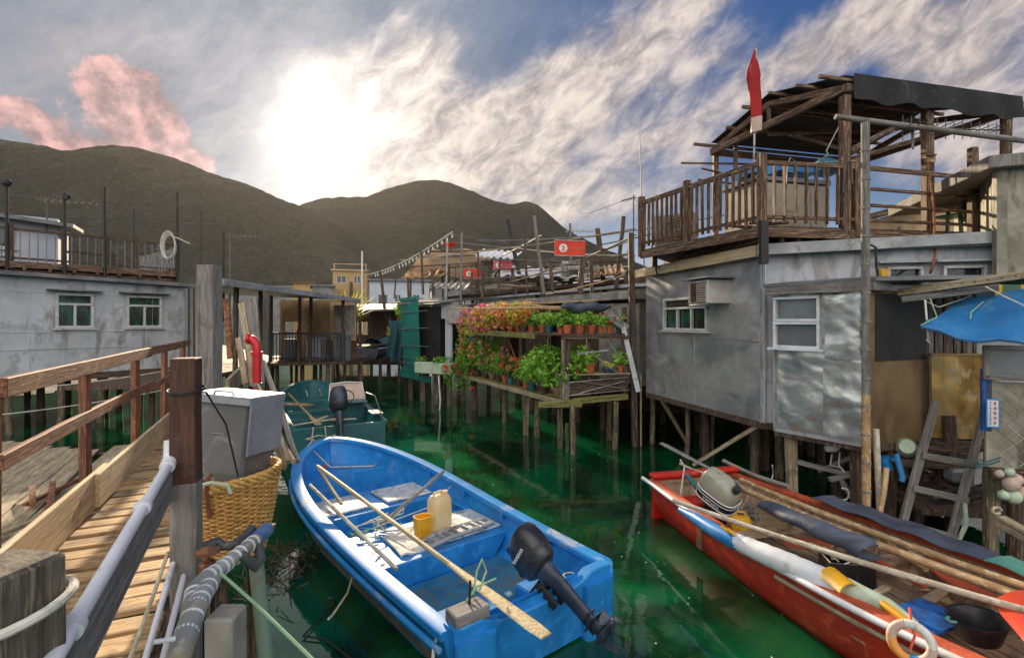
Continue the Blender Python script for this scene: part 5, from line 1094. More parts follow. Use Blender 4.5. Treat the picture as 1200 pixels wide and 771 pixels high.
for i, (a, e, s_, r_, m_) in enumerate(((P(430, 322, 30), P(530, 272, 18.5), .25, .035, 'ropewhite'), (P(586, 301, 16), P(634, 276, 14), .02, .03, 'palebamboo'), (P(530, 275, 18.5), P(700, 290, 14), .1, .025, 'wire'), (P(535, 284, 18), P(735, 300, 13), .05, .03, 'greypost'), (P(560, 294, 16), P(745, 268, 12.5), .05, .028, 'palewood'),
        (P(600, 330, 14.5), P(740, 281, 12.0), .05, .03, 'palewood'), (P(580, 316, 15), P(735, 305, 12.2), .02, .035, 'darkwood'), (P(686, 290, 12.8), P(815, 262, 11), .03, .02, 'darkwood'), (P(690, 278, 13.5), P(860, 250, 12), .03, .018, 'darkwood'), (P(640, 345, 11.5), P(733, 322, 11.3), .03, .025, 'bamboo'), (P(560, 357, 14.2), P(700, 352, 11.2), .02, .03, 'bamboo'), (P(690, 300, 13), P(745, 275, 11), .02, .025, 'cable'))):
    b = MB(); b.tube(sag(a, e, s_), r_ * .7, 6)
    tag(b.build('roof_pole' if i else 'light_string', m_), ['string of small lights rising to the pole tip left of the red cloth', 'pale bamboo pole rising to the right beside the pink banner', 'long thin wire from the pole tip past the bright red banner', 'grey pole running level behind the bright red banner', 'pale pole rising to the tin house behind the banner', 'pale pole crossing low in front of the middle roofs', 'dark pole lying level on the middle roofs', 'dark pole running right to the balustrade, lower one', 'dark pole running right to the balustrade, upper one', 'short bamboo resting on the concrete roof band', 'bamboo lying along the roof edge above the flowers', 'black cable looping to the tall mooring pole'][i], 'pole' if i else 'lights')
b = MB(); pts = sag(P(430, 322, 30), P(530, 272, 18.5), .25, 26)
for p in pts[4:]: b.lathe(p + V((0, 0, -.18)), [(.010, .12), (.030, .06), (.034, .0), (.012, -.04)], 8)
b.build('bulb', 'graphic', bpy.data.objects['light_string'])
antenna('tv antenna on the grey pole above the bright red banner', P(668, 290, 15.5), .55, 9, .85, .05)
for k in range(10):
    a = P(U(560, 720), U(322, 340), U(12.8, 17)); e = a + V((U(-1.2, 1.2), U(-1, 2), U(-.05, .25))); b = MB(); b.beam(a, e, U(.04, .12), U(.02, .05), n=2, bow=.02)
    tag(b.build('loose_board', rnd.choice(['palewood', 'darkwood', 'greypost', 'terracewood'])), 'loose board lying on the roofs behind the flower stand', 'board', 'loose boards on the middle roofs')

# pale sheets, nets and awnings crowding the middle roofs
for i, (pts, m_, lb) in enumerate(([[(575, 322, 16.5), (700, 326, 13.4), (716, 318, 16.5), (600, 312, 20)], 'paintwhite', 'long pale corrugated sheet lying left of the bright red banner post'], [[(690, 322, 12.8), (735, 318, 12.0), (728, 310, 15), (688, 314, 16)], 'beigetarp', 'beige sheet on the roof beside the tall mooring pole'],
        [[(556, 300, 18.5), (604, 303, 16.6), (612, 296, 20), (566, 292, 22)], 'paintwhite', 'pale canopy sheet above the faded pink banner'], [[(500, 336, 18.2), (548, 338, 16.4), (552, 331, 19), (508, 330, 21)], 'concrete', 'grey sheet roof behind the teal board'], [[(470, 326, 22), (520, 322, 19.5), (524, 316, 22), (478, 318, 25)], 'beigetarp', 'ragged beige strip below the large canopy'],
        [[(655, 312, 14.2), (684, 314, 13.6), (690, 308, 17), (660, 306, 18)], 'bluewall', 'blue grey sheet roof just below the bright red banner'])):
    q = [P(*p) for p in pts]; b = MB(); b.grid(lambda u, v: lerp(lerp(q[0], q[1], u), lerp(q[3], q[2], u), v) + V((0, 0, .04 * math.sin(u * 40) - .08 * math.sin(v * 3.14) * (m_ == 'beigetarp'))), 60, 6, .02); tag(b.build('roof_sheet', m_, smooth=True), lb, 'roof sheet')
for i, (px0, py0, px1, py1, D0, D1) in enumerate(((560, 282, 700, 276, 16, 13.5), (520, 300, 690, 306, 18, 14), (600, 290, 745, 300, 15, 12), (640, 310, 742, 296, 14, 12), (470, 305, 600, 290, 21, 16), (590, 318, 740, 312, 15, 12.2), (545, 325, 660, 318, 16.5, 13.6))):
    b = MB(); b.tube(sag(P(px0, py0, D0), P(px1, py1, D1), U(0, .08)), U(.012, .022), 6); tag(b.build('roof_pole', rnd.choice(['palebamboo', 'greypost', 'darkwood', 'steel'])), 'thin level pole lashed across the middle roof terraces', 'pole', 'thin poles lashed across the middle terraces')
for i, (px, py, h_, D) in enumerate(((552, 345, 26, 15.6), (584, 345, 40, 15), (604, 346, 30, 14.6), (648, 344, 36, 13.4), (694, 344, 40, 12.6), (634, 344, 22, 14), (508, 346, 30, 18), (462, 350, 40, 23))):
    a_ = P(px, py, D); b = MB(); b.beam(a_, P(px + U(-4, 4), py - h_, D), U(.05, .1), .05, up=(0, 1, 0), n=2); tag(b.build('terrace_stake', 'darkwood'), 'short dark stake standing among the middle roof terraces', 'stake', 'short stakes among the middle terraces')
t = thing('blooming_bush', 'mass of pink and orange bougainvillea at the left end of the top shelf', 'plant', sp(4.9, .1, 2.2)); b = MB()
for k in range(7): b.leaves(sp(3.6 + .28 * k, U(-.15, .25), 2.55 + U(-.15, .25)), (.30, .28, .28), 90, .075, shell=.1)
b.build('foliage', 'leafyellow', t); b = MB()
for k in range(60): b.leaves(sp(U(3.3, 5.6), U(-.35, .25), U(2.35, 3.0)), (.06,) * 3, 9, .05, .95, 0)
b.build('blossom', 'petalpink', t); b = MB()
for k in range(70): b.leaves(sp(U(2.2, 5.2), U(-.32, .2), U(2.45, 2.95)), (.06,) * 3, 9, .05, .95, 0)
b.build('blossom', 'petalorange', t); b = MB()
for k in range(8): b.tube([sp(3.8 + .22 * k, .1, 2.34), sp(3.7 + .25 * k, .0, 2.8)], .007, 5)
b.build('stem', 'stem', t)
# ---------------------------------------------------------------- big tin house with balustraded terrace
A1, B1, C1 = (2.80, 10.7), (3.67, 7.47), (6.9, 6.75)
t = thing('stilt_house', 'large silver tin-clad house on stilts with an air conditioner in its window', 'house', (3.2, 9, 0))
f1 = WF(A1, B1); f2 = WF(B1, C1)
def uat(px, wf): k = (px - 600) / F; return (k * wf.A.y - wf.A.x) / (wf.d.x - k * wf.d.y)
wa, wb_ = uat(779.5, f1), uat(829, f1)
b = MB(); wall(b, f1, 1.13, 3.58, .08, [(wa, wb_, 2.46, 3.02)]); 
b.build('wall', 'tinwall', t)
s1, s2, s3, s4 = uat(1040, f2), uat(1079, f2), uat(1106, f2), uat(1153, f2)
b = MB(); wall(b, f2, 1.13, 3.62, .08, [(s1, s2, 3.16, 3.34), (s3, s4, 3.16, 3.34)], z1b=3.66); b.build('wall', 'bluewall', t)
b = MB(); wall(b, WF((6.0, 14), A1), 1.13, 3.58, .08); wall(b, WF(C1, (9, 12)), 1.13, 3.6, .08); b.build('rear_wall', 'bluewall', t)
b = MB()
for z in (1.50, 2.36): b.beam(f1.p(0, z, .003), f1.p(f1.L, z - .05, .003), .01, .012)
for u in (f1.L * .5,): b.beam(f1.p(u, 1.13, .003), f1.p(u, 2.4, .003), .01, .01, up=f1.d)
b.beam(f1.p(f1.L - .03, 1.12, .006), f1.p(f1.L - .03, 3.5, .006), .06, .012, up=f1.d); b.beam(f2.p(.02, 1.12, .006), f2.p(.02, 3.5, .006), .05, .012, up=f2.d)
b.build('seam', 'tinwall', t)
b = MB()
for z in (1.20, 1.52, 2.33, 3.42):
    for k in range(26): b.lathe(f1.p(.06 + k * (f1.L - .12) / 25, z - .02 * k / 25, .004), [(.008, 0), (.005, .006)], 6, axis=tuple(f1.n))
b.build('rivet', 'steel', t)
b = MB(); b.beam(f1.p(-.25, 3.60, .16), f1.p(f1.L + .05, 3.62, .16), .05, .17, n=3, bow=.004); b.build('fascia', 'toeboard', t, bev=.006)
b = MB(); b.beam(f2.p(-.12, 3.63, .16), f2.p(f2.L, 3.72, .16), .05, .16, n=3, bow=.004); b.build('fascia', 'fascia', t, bev=.006)
b = MB(); box4(b, [(A1[0] - .15, A1[1] - .1), (B1[0] - .12, B1[1] - .14), (C1[0], C1[1] - .14), (9, 12), (6, 14)], 3.6, 3.69); b.build('roof', 'roofgrey', t)
b = MB(); box4(b, [(A1[0], A1[1]), (B1[0], B1[1]), (C1[0], C1[1]), (8.6, 11), (5, 13)], 1.03, 1.13); b.build('floor', 'darkwood', t)
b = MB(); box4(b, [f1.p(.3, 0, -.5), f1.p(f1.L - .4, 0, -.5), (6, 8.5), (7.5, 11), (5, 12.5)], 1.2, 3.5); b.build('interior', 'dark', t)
window(t, f1, wa, wb_, 2.46, 3.02, cols=3, transom=2.85, pane='greenglass', fw=.045)
for a, e in ((s1, s2), (s3, s4)):
    window(t, f2, a, e, 3.16, 3.34, cols=1, pane='glass', fw=.04, sill=False); MB().beam(f2.p(a - .15, 3.42, .06), f2.p(e + .12, 3.42, .06), .14, .03).build('hood', 'fascia', t)
b = MB(); u_ = uat(1033, f2); b.box(f2.p(u_, 3.27, .05), (.10, .08, .12)); tag(b.build('electric_meter', 'yellowplastic', bev=.01), 'small yellow meter box beside the slot windows under the terrace', 'meter box')
# stilts
for px, py, r_ in ((765, 520, .06), (806, 533, .05), (885, 553, .075), (913, 560, .07), (835, 535, .045)): q = G(px, py); pile(t, q.x, q.y, 1.08, r_, mat='pilewood')
for k in range(4):
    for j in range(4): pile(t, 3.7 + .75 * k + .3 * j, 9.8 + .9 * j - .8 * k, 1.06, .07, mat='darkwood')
q = G(806, 533); MB().beam(V((2.95, 10.2, 1.1)), G(806, 523) + V((0, 0, .05)), .07, .05, n=2).build('brace', 'palewood', t, bev=.004); MB().beam(V((3.72, 7.7, 1.05)), V((3.05, 8.6, .2)), .07, .06, n=2).build('brace', 'palewood', t, bev=.004)
# terrace on the roof
DZ = 3.95
K0, K1, K2 = (2.44, 9.64), (3.50, 7.17), (6.95, 7.72)
t2 = thing('roof_terrace', 'timber roof terrace with thick balustrade above the silver tin house', 'terrace', (3.5, 7.2, 3.9))
b = MB(); box4(b, [K0, K1, K2, (8.6, 12), (4.6, 13)], DZ - .06, DZ); b.build('deck', 'darkwood', t2)
g1, g2 = WF(K0, K1), WF(K1, K2)
b = MB()
for f_ in (g1, g2):
    b.beam(f_.p(0, DZ - .10, .01), f_.p(f_.L, DZ - .10, .01), .05, .13)
for k in range(14): b.beam(g2.p(.1 + k * .26, DZ - .16, -.05), g2.p(.1 + k * .26, DZ - .16, -3.2), .06, .11)
b.build('joist', 'terracewood', t2, bev=.005)
for x, y in ((3.6, 7.35), (4.9, 7.6), (6.4, 7.8), (2.75, 9.9), (5, 10), (7, 10)): MB().beam((x, y, 3.66), (x, y, DZ - .1), .10, .10, up=(0, 1, 0)).build('prop', 'terracewood', t2)
railing(t2, g1, 0, g1.L, DZ + .02, .86, .118, [0, g1.L * .45, g1.L], bw_=.05, toph=.075)
railing(t2, WF(K1, g2.p(1.5, 0)[:2]), 0, 1.5, DZ + .02, .86, .155, [0, 1.5], bw_=.05, toph=.06)
r3 = WF(g2.p(1.5, 0)[:2], K2)
b = MB()
for z, z2 in ((.88, .80), (.58, .52), (.34, .30), (.12, .10)): b.beam(r3.p(0, DZ + z, .02), r3.p(r3.L, DZ + z2, .02), .035, .065 if z > .8 else .045, n=2)
b.build('rail', 'terracewood', t2, bev=.004)
for px, D in ((1140, 7.6),): q = P(px, 270, D); MB().beam((q.x, q.y, 3.72), (q.x, q.y, 5.18), .10, .10, up=(0, 1, 0)).build('post', 'terracewood', t2, bev=.006)
b = MB(); b.beam(V((3.49, 7.10, 3.40)), V((3.49, 7.10, 4.0)), .10, .08, up=(0, 1, 0)); b.build('bracket', 'cable', t2)
# pergola
EA, EB, EC = V((3.80, 9.76, 5.83)), V((4.78, 7.35, 5.95)), V((7.85, 8.0, 5.90))
ED = EA + (EC - EB); RL = (EA + EB) / 2 + V((0, 0, .34)); RR = RL + (EC - EB)
t3 = thing('pergola', 'timber roof frame covered with black tarp over the right terrace', 'pergola', (5.8, 8.6, DZ))
b = MB()
b.beam(EA, EB, .07, .11); b.beam(EA, RL, .06, .09); b.beam(RL, EB, .06, .09); b.beam(ED, EC, .07, .10); b.beam(RR, ED, .06, .09); b.beam(RR, EC, .06, .09)
b.beam(EB, EC, .08, .12); b.beam(EA, ED, .08, .11); b.beam(RL, RR, .06, .10); b.beam((EA + EB) / 2, RL, .05, .06, up=(0, 1, 0)); b.build('truss', 'terracewood', t3, bev=.005)
b = MB(); dv = (EC - EB).normalized(); pv = (EA - EB).normalized()
for k in range(6):
    s_ = k / 5; b.beam(lerp(EB, EA, s_) - dv * U(.12, .45) + V((0, 0, .12 + .33 * (1 - abs(2 * s_ - 1)))), lerp(EC, ED, s_) + dv * U(.1, .3) + V((0, 0, .12 + .33 * (1 - abs(2 * s_ - 1)))), .045, .05)
b.beam(EA + V((-.5, .25, -.13)), EA + V((2.5, .5, -.10)), .035, .035); b.beam(EA + V((-.3, -.1, -.55)), EA + V((.9, .2, -.6)), .03, .03); b.beam(EA + V((-.3, -.3, .5)) - V((0, 0, .9)), EA + V((.6, .2, -.42)), .03, .03)
b.build('purlin', 'terracewood', t3, bev=.004)
def tp(u, v):
    a = lerp(EA, ED, u); m_ = lerp(RL, RR, u); e = lerp(EB, EC, u)
    p = lerp(a, m_, v * 2) if v < .5 else lerp(m_, e, v * 2 - 1)
    return p + V((0, 0, .175 - .03 * math.sin(u * 14) * math.sin(v * 6.28) ** 2))
b = MB(); b.grid(tp, 26, 12, .012); b.build('tarp', 'blacktarp', t3, smooth=True)
b = MB(); b.grid(lambda u, v: lerp(EB, EC, lerp(.03, 1.02, u)) + V((0, -.07 - .05 * v * math.sin(u * 26), (.19) - v * (.36 + .015 * math.sin(u * 11) + .012 * math.sin(u * 37)))), 90, 6, .008); b.build('valance', 'blacktarp', t3, smooth=True)
for p, z0, w_ in ((EB + V((.03, .05, 0)), 3.66, .12), (P(1087, 140, 7.75), 3.7, .12), (EC - V((.13, 0, 0)), 3.7, .11), (EA + V((.08, 0, 0)), DZ, .09), (P(862, 165, 9.3), 5.3, .06)):
    MB().beam((p.x, p.y, z0), (p.x, p.y, 5.86 if p is not EB else 5.9), w_, w_, up=(0, 1, 0), n=2).build('post', 'terracewood', t3, bev=.006)
MB().beam(P(997, 176, 7.5), P(1070, 138, 7.9), .05, .07).build('brace', 'terracewood', t3)
b = MB(); b.beam(P(968, 140, 8.6) + V((0, 0, 0)), P(1090, 102, 8.8), .05, .05); b.beam(P(925, 158, 8.9), P(1010, 180, 8.2), .05, .05); b.beam(P(900, 158, 9), P(1075, 150, 9), .04, .05); b.build('batten', 'terracewood', t3)
b = MB(); b.beam(P(1000, 186, 7.8), P(1150, 142, 8.6), .06, .07); b.build('rear_beam', 'terracewood', t3)
# bamboo rail slung across in front
b = MB(); a, e = P(979, 137, 7.05), P(1215, 167, 7.0); b.tube([lerp(a, e, k / 8) for k in range(9)], .038, 10); tag(b.build('bamboo_pole', 'greypost', smooth=True), 'long horizontal bamboo pole slung below the pergola valance', 'pole')
q = G(1015, 600, .3); bx0 = P(1014, 144, 5.95); t4 = thing('bamboo_mast', 'tall jointed bamboo mast rising past the corner of the small tin shed', 'pole', (bx0.x, bx0.y, 0))
b = MB(); pts = [lerp(V((4.12, 5.95, -.5)), bx0, k / 24) for k in range(25)]; b.tube(pts[:11], .046, 12); b.build('culm', 'bamboo', t4, smooth=True); MB().tube(pts[10:], .044, 12).build('upper_culm', 'greypost', t4, smooth=True)
b = MB()
for k in range(14): c_ = lerp(V((4.12, 5.95, .3)), bx0, k / 14); b.tube([c_ - V((0, 0, .012)), c_ + V((0, 0, .012))], .051, 12)
b.build('node', 'greypost', t4)
b = MB(); b.tube([V((4.28, 5.9, -.5)), V((4.25, 5.98, 1.35))], .035, 9); tag(b.build('bamboo_stake', 'palebamboo', smooth=True), 'short bamboo stake tied beside the foot of the tall bamboo mast', 'stake')
# flag
fp = P(882, 160, 7.6); t = thing('flag', 'furled red flag with pale lower hem on a slim pole above the balustrade', 'flag', (fp.x, fp.y, DZ))
b = MB(); b.tube([P(883, 215, 7.6), P(886, 57, 7.6)], .014, 8); b.build('flag_pole', 'steel', t)
def fl(u, v):
    c_ = lerp(P(885, 55, 7.6), P(884, 148, 7.6), v); wdt = .012 + .072 * math.sin(min(1, v * 2.2) * 1.5) * (1 - .55 * max(0, v - .45)); 
    if .22 < v < .40: wdt *= 1.15
    a = u * 6.28; return c_ + V((math.cos(a) * wdt * (1 + .3 * math.sin(3 * a + v * 4)) - .03 * math.sin(v * 5), math.sin(a) * wdt * .6, -.05 * math.sin(u * 3.14)))
b = MB(); b.grid(fl, 20, 22); b.build('cloth', 'flagred', t, smooth=True)
b = MB(); b.grid(lambda u, v: fl(u, .86 + .14 * v) * 1.0 + V((math.cos(u * 6.28) * .006, math.sin(u * 6.28) * .006, -.05 * v)), 20, 4); b.build('hem', 'floatpink', t, smooth=True)
# things on the terrace
t = thing('water_tank', 'large beige box tank with grey top behind the balustrade', 'tank', (4.35, 8.3, DZ)); T = Matrix.Translation((4.36, 8.5, DZ)) @ Matrix.Rotation(R(14), 4, 'Z')
b = MB(T); b.box((0, 0, .42), (1.35, .8, .84)); b.build('body', 'tankbeige', t, bev=.02); b = MB(T); b.box((0, 0, .885), (1.42, .86, .07)); b.build('lid', 'fargrey', t, bev=.01)
b = MB(T); b.box((-.33, 0, .42), (.02, .82, .80)); b.box((.33, 0, .42), (.02, .82, .80)); b.build('strap', 'concrete', t)
for i, (x, y, z, sx, r_) in enumerate(((4.02, 8.2, DZ + 1.06, .85, .1), (4.85, 8.35, DZ + 1.14, .85, -.15))):
    b = MB(Matrix.Translation((x, y, z)) @ Matrix.Rotation(r_, 4, 'Z') @ Matrix.Rotation(-.10, 4, 'Y')); b.grid(lambda u, v: V((sx * (u - .5), .5 * (v - .5), .03 * math.sin(u * 12) + .05)), 20, 4, .14); tag(b.build('blue_sheet', 'bluetarp', smooth=True), ['left', 'right'][i] + ' folded blue sheet lying on top of the beige tank', 'sheet')
t = thing('outdoor_unit', 'grey fan unit with round grille behind the left end of the balustrade', 'fan unit', (2.9, 9.4, DZ)); T = Matrix.Translation((2.95, 9.2, DZ)) @ Matrix.Rotation(R(-35), 4, 'Z')
b = MB(T); b.box((0, 0, .28), (.7, .3, .56)); b.build('case', 'tankbeige', t, bev=.015); b = MB(T)
for r_ in (.20, .15, .1, .05): b.tube([(.08 + math.cos(a) * r_, -.165, .28 + math.sin(a) * r_) for a in [k * math.pi / 10 for k in range(20)]], .008, 5, closed=True)
b.build('grille', 'cable', t)
t = thing('floor_mats', 'stack of orange brown timber offcuts on the terrace floor', 'timber', (3.75, 7.8, DZ)); b = MB()
for k in range(9): a = V((3.45 + U(0, .4), 7.7 + U(-.2, .5), DZ + .03 + .025 * k)); b.beam(a, a + V((U(.3, .8), U(-.3, .3), 0)), .12, .022)
b.build('board', 'brownrail', t)
t = thing('plastic_chair', 'dark green plastic garden chair at the right end of the terrace', 'chair', P(1118, 268, 8.6)); c0 = V((P(1118, 268, 8.6).x, 8.6, DZ))
T = Matrix.Translation(c0) @ Matrix.Rotation(R(200), 4, 'Z')
b = MB(T); b.grid(lambda u, v: V((.46 * (u - .5), .44 * (v - .5), .43 - .02 * math.sin(u * 3.14) * math.sin(v * 3.14))), 8, 8, .02); b.build('seat', 'chairgreen', t, smooth=True)
b = MB(T); b.grid(lambda u, v: V((.48 * (u - .5) * (1 - .15 * v), .22 + .10 * v + .04 * math.sin(u * 3.14), .45 + .40 * v - .06 * (2 * u - 1) ** 2 * v)), 10, 6, .02); b.build('backrest', 'chairgreen', t, smooth=True)
for sx in (-1, 1):
    b = MB(T); b.tube([(sx * .25, -.2, .62), (sx * .27, .05, .66), (sx * .24, .26, .64)], .022, 8); b.build('armrest', 'chairgreen', t, smooth=True)
    for sy in (-1, 1): MB(T).beam((sx * .23, sy * .21, .62 if sy < 0 else .43), (sx * .27, sy * .26, 0), .05, .04, up=(0, 1, 0)).build('leg', 'chairgreen', t)
b = MB(); hg = P(969, 140, 7.7); b.tube([P(995, 125, 7.7), P(968, 178, 7.7)], .008, 5); b.build
tag(b.build('clothes_line', 'ropewhite'), 'short pale cord tied under the pergola beam', 'cord')
b = MB(); q = P(968, 188, 7.7); b.tube([q + V((0, 0, .14)), q + V((.03, 0, .1)), q + V((0, 0, .06)), q + V((-.16, 0, -.04)), q + V((.22, 0, -.02)), q + V((0, 0, .06))], .012, 6); tag(b.build('clothes_hanger', 'ropegreen', smooth=True), 'green clothes hanger hanging under the pergola', 'hanger')
antenna('tv antenna on the bamboo pole under the right end of the pergola', P(1070, 175, 7.1), .35, 12, 1.5, .06, r=.014)
t = antenna('small radio antenna on a thin mast left of the balustrade', (2.35, 9.9, 3.6), 1.45, 5, .35, 2.2, r=.012)
b = MB(); a = P(755, 290, 10.6); b.tube([V((a.x, a.y, 3.6)), P(749, 139, 10.6)], [.016, .006], 6); tag(b.build('whip_mast', 'wire'), 'very tall thin whip mast at the left end of the balustrade', 'mast')
t = thing('wooden_tag', 'small orange wooden box nailed on the middle pergola post', 'box', P(1090, 186, 7.6)); MB().box(P(1090, 186, 7.62), (.14, .05, .12)).build('case', 'bamboo', t, bev=.006); MB().box(P(1090, 182, 7.58), (.15, .06, .02)).build('lid', 'brownrail', t)
for i, (pts, m_, lb) in enumerate((([P(1087, 190, 7.6), P(1094, 240, 7.5), P(1096, 300, 6.9), P(1090, 320, 6.6), P(1098, 305, 6.6)], 'rust', 'brown cable hanging from the middle pergola post to the shed roof'), ([P(1016, 285, 6.7), P(1026, 290, 6.7), P(1027, 312, 6.7), P(1030, 330, 6.7)], 'cable', 'black cable curling down beside the bamboo mast'),
        ([P(770, 322, 9.8), P(764, 290, 9.8), P(772, 262, 9.6), P(786, 254, 9.4), P(795, 262, 9.3)], 'cable', 'thick black cable looping over the corner of the tin roof'), ([P(690, 250, 13), P(740, 232, 11.5), P(762, 245, 10)], 'cable', 'thin line from the roofs to the antenna left of the balustrade'), ([P(800, 280, 9.2), P(808, 288, 9), P(815, 272, 9)], 'palewood', 'looped twig of cable at the terrace foot'))):
    b = MB(); b.tube(pts, .016 if i != 3 else .006, 7); tag(b.build('cable', m_, smooth=True), lb, 'cable')
for i in range(3):
    u = .35 + i * .45; b = MB(); q0 = g2.p(u, 0, .04); b.tube([q0 + V((0, 0, DZ + .5)), q0 + V((.02, 0, DZ + .86)), q0 + V((.06, 0, DZ + .95)), q0 + V((.12, 0, DZ + .9)), q0 + V((.13, 0, DZ + .62))], .009, 6)
    tag(b.build('hook', 'wire', smooth=True), 'bent metal hook hung over the front balustrade', 'hook', 'metal hooks on the front balustrade')
# air conditioner
t = thing('air_conditioner', 'rusty white box air conditioner sticking out of the tin house window', 'air conditioner', (3.230, 9.2, 2.8))
ua_, ub_ = uat(832, f1), uat(856, f1)
b = MB(); box4(b, [f1.p(ua_, 0, -.1), f1.p(ub_, 0, -.1), f1.p(ub_, 0, .42), f1.p(ua_, 0, .42)][::-1], 2.890, 3.270); b.build('case', 'acwhite', t, bev=.01)
cl = lambda u, z, o: f1.p(u, z, o)
b = MB()
for k in range(8): z = 2.910 + k * .045; b.beam(f1.p(ua_ - .008, z, .03), f1.p(ua_ - .008, z, .40), .01, .018)
for k in range(6): o = .04 + k * .07; b.beam(f1.p(ua_ - .012, 2.910, o), f1.p(ua_ - .012, 3.250, o), .01, .01, up=(1, 0, 0))
for k in range(9): z = 2.920 + k * .037; b.beam(f1.p(ua_ + .05, z, .428), f1.p(ub_ - .05, z, .428), .01, .014)
b.build('grille', 'rust', t)
b = MB(); b.beam(f1.p(ua_ + .06, 3.070, .435), f1.p(ub_ - .04, 3.070, .435), .02, .3); 
b = MB(); b.prism([f1.p(ua_ + .08, 2.930, .426), f1.p(ub_ - .3, 2.930, .426), f1.p(ub_ - .3, 3.230, .426), f1.p(ua_ + .08, 3.230, .426)], .004); b.build('fan_opening', 'dark', t)
b = MB(); b.beam(f1.p(ua_ - .1, 3.300, .2), f1.p(ub_ + .1, 3.300, .2), .6, .025); b.build('hood', 'fargrey', t)
b = MB(); b.tube([f1.p(ub_ - .04, 2.860, .0), f1.p(ub_ - .04, 3.230, .43)], .012, 6); b.tube([f1.p(ua_ + .04, 2.870, .42), f1.p(ub_, 2.870, .42)], .015, 6); b.build('bracket', 'steel', t)

# ---------------------------------------------------------------- small tin shed
X0, X1, X2 = (3.66, 7.14), (4.30, 6.16), (5.34, 6.58)
t = thing('tin_shed', 'small patched tin shed with two stacked grey window panes on stilts', 'shed', (4.2, 6.6, 0))
h1, h2 = WF(X0, X1), WF(X1, X2); v1, v2 = uat(909, h1), uat(960, h1)
b = MB(); wall(b, h1, 1.1, 2.98, .06, [(v1, v2, 2.26, 2.58), (v1, v2, 2.62, 2.92)]); b.build('wall', 'brighttin', t)
b = MB(); wall(b, h2, 1.1, 2.98, .06); b.build('side_wall', 'browntin', t); b = MB(); wall(b, WF((4.1, 7.36), X0), 1.1, 2.98, .05); b.build('side_wall', 'brighttin', t)
um = uat(967, h1); b = MB(); b.prism([h1.p(um, 2.13, .012), h1.p(h1.L - .10, 2.13, .012), h1.p(h1.L - .10, 2.90, .012), h1.p(um, 2.90, .012)], .008); b.prism([h1.p(um - .02, 1.12, .010), h1.p(h1.L - .02, 1.12, .010), h1.p(h1.L - .02, 2.10, .010), h1.p(um - .02, 2.10, .010)], .008); b.build('patch_sheet', 'brighttin', t)
b = MB(); b.prism([h2.p(.10, 2.12, .008), h2.p(h2.L - .03, 2.12, .008), h2.p(h2.L - .03, 2.94, .008), h2.p(.10, 2.94, .008)], .006); b.build('upper_sheet', 'cable', t)
b = MB()
for k in range(14):
    for z in (2.15, 2.88): b.lathe(h1.p(um + .03 + k * (h1.L - um - .16) / 13, z, .013), [(.006, 0), (.004, .004)], 6, axis=tuple(h1.n))
for k in range(9): b.lathe(h1.p(.06, 1.2 + k * .19, .002), [(.006, 0), (.004, .004)], 6, axis=tuple(h1.n)); b.lathe(h1.p(um + .02, 1.2 + k * .1, .013), [(.006, 0), (.004, .004)], 6, axis=tuple(h1.n))
b.build('rivet', 'steel', t)
b = MB(); b.beam(h1.p(h1.L - .03, 1.08, .008), h1.p(h1.L - .03, 2.95, .008), .05, .03, up=h1.d); b.beam(h1.p(.01, 1.08, .008), h1.p(.01, 2.95, .008), .04, .02, up=h1.d); b.beam(h1.p(0, 1.10, .006), h1.p(h1.L, 1.10, .006), .03, .04); b.build('corner_strip', 'fascia', t)
window(t, h1, v1, v2, 2.62, 2.92, cols=1, pane='greyglass', fw=.035, frame='paintwhite', sill=False); window(t, h1, v1, v2, 2.26, 2.58, cols=1, pane='greyglass', fw=.035, frame='paintwhite')
b = MB(); b.beam(h1.p(-.08, 3.03, .08), h1.p(h1.L + .06, 3.03, .08), .06, .13, n=2); b.beam(h2.p(-.08, 3.04, .08), h2.p(.25, 3.04, .08), .06, .14, n=2); b.build('fascia', 'greypost', t, bev=.006)
b = MB(); b.prism([h1.p(-.1, 3.12, .13), h2.p(-.08, 3.12, .13) , (7.4, 5.5, 3.15), (7.6, 6.6, 3.22), (4.9, 6.98, 3.22), (3.9, 7.35, 3.17)], .04); b.build('roof', 'roofgrey', t)
b = MB(); box4(b, [X0, X1, X2, (4.9, 7.1)], 1.02, 1.1); b.build('floor', 'darkwood', t)
for (x, y), m_ in (((3.86, 7.1), 'palewood'), ((4.33, 6.42), 'darkwood'), ((5.2, 6.6), 'darkwood'), ((4.75, 6.45), 'darkwood'), ((4.7, 7.4), 'darkwood'), ((5.3, 7.6), 'darkwood')): pile(t, x, y, 1.05, .065, mat=m_, sq=True)

# ---------------------------------------------------------------- right hand lean-to with gold sheets, blue awning
t = thing('lean_to', 'dark lean-to with gold tin sheets under a riveted roof beam at the right edge', 'lean-to', (5.7, 6.3, 0))
k1 = WF((5.30, 6.50), (6.05, 6.35)); 
b = MB(); wall(b, k1, 1.13, 2.19, .03); 
b.build('gold_sheet', 'goldtin', t)
b = MB(); b.beam(k1.p(0, 2.19, .01), k1.p(k1.L, 2.19, .01), .04, .025); b.beam(k1.p(0, 1.13, .01), k1.p(0, 2.19, .01), .02, .03, up=k1.d); b.build('edge_strip', 'browntin', t)
b = MB(); b.beam((4.95, 6.55, 1.02), (6.3, 6.25, 1.02), .12, .14); b.beam((4.75, 6.35, .86), (6.3, 6.05, .86), .10, .09, n=2, bow=.01); b.build('sill_beam', 'darkwood', t, bev=.006)
b = MB()
for k in range(7): b.beam((5.45 + k * .13, 6.9, 1.1), (5.45 + k * .13, 6.9, 3.05), .035 + .02 * (k % 2), .03, up=(0, 1, 0))
b.build('slat', 'terracewood', t)
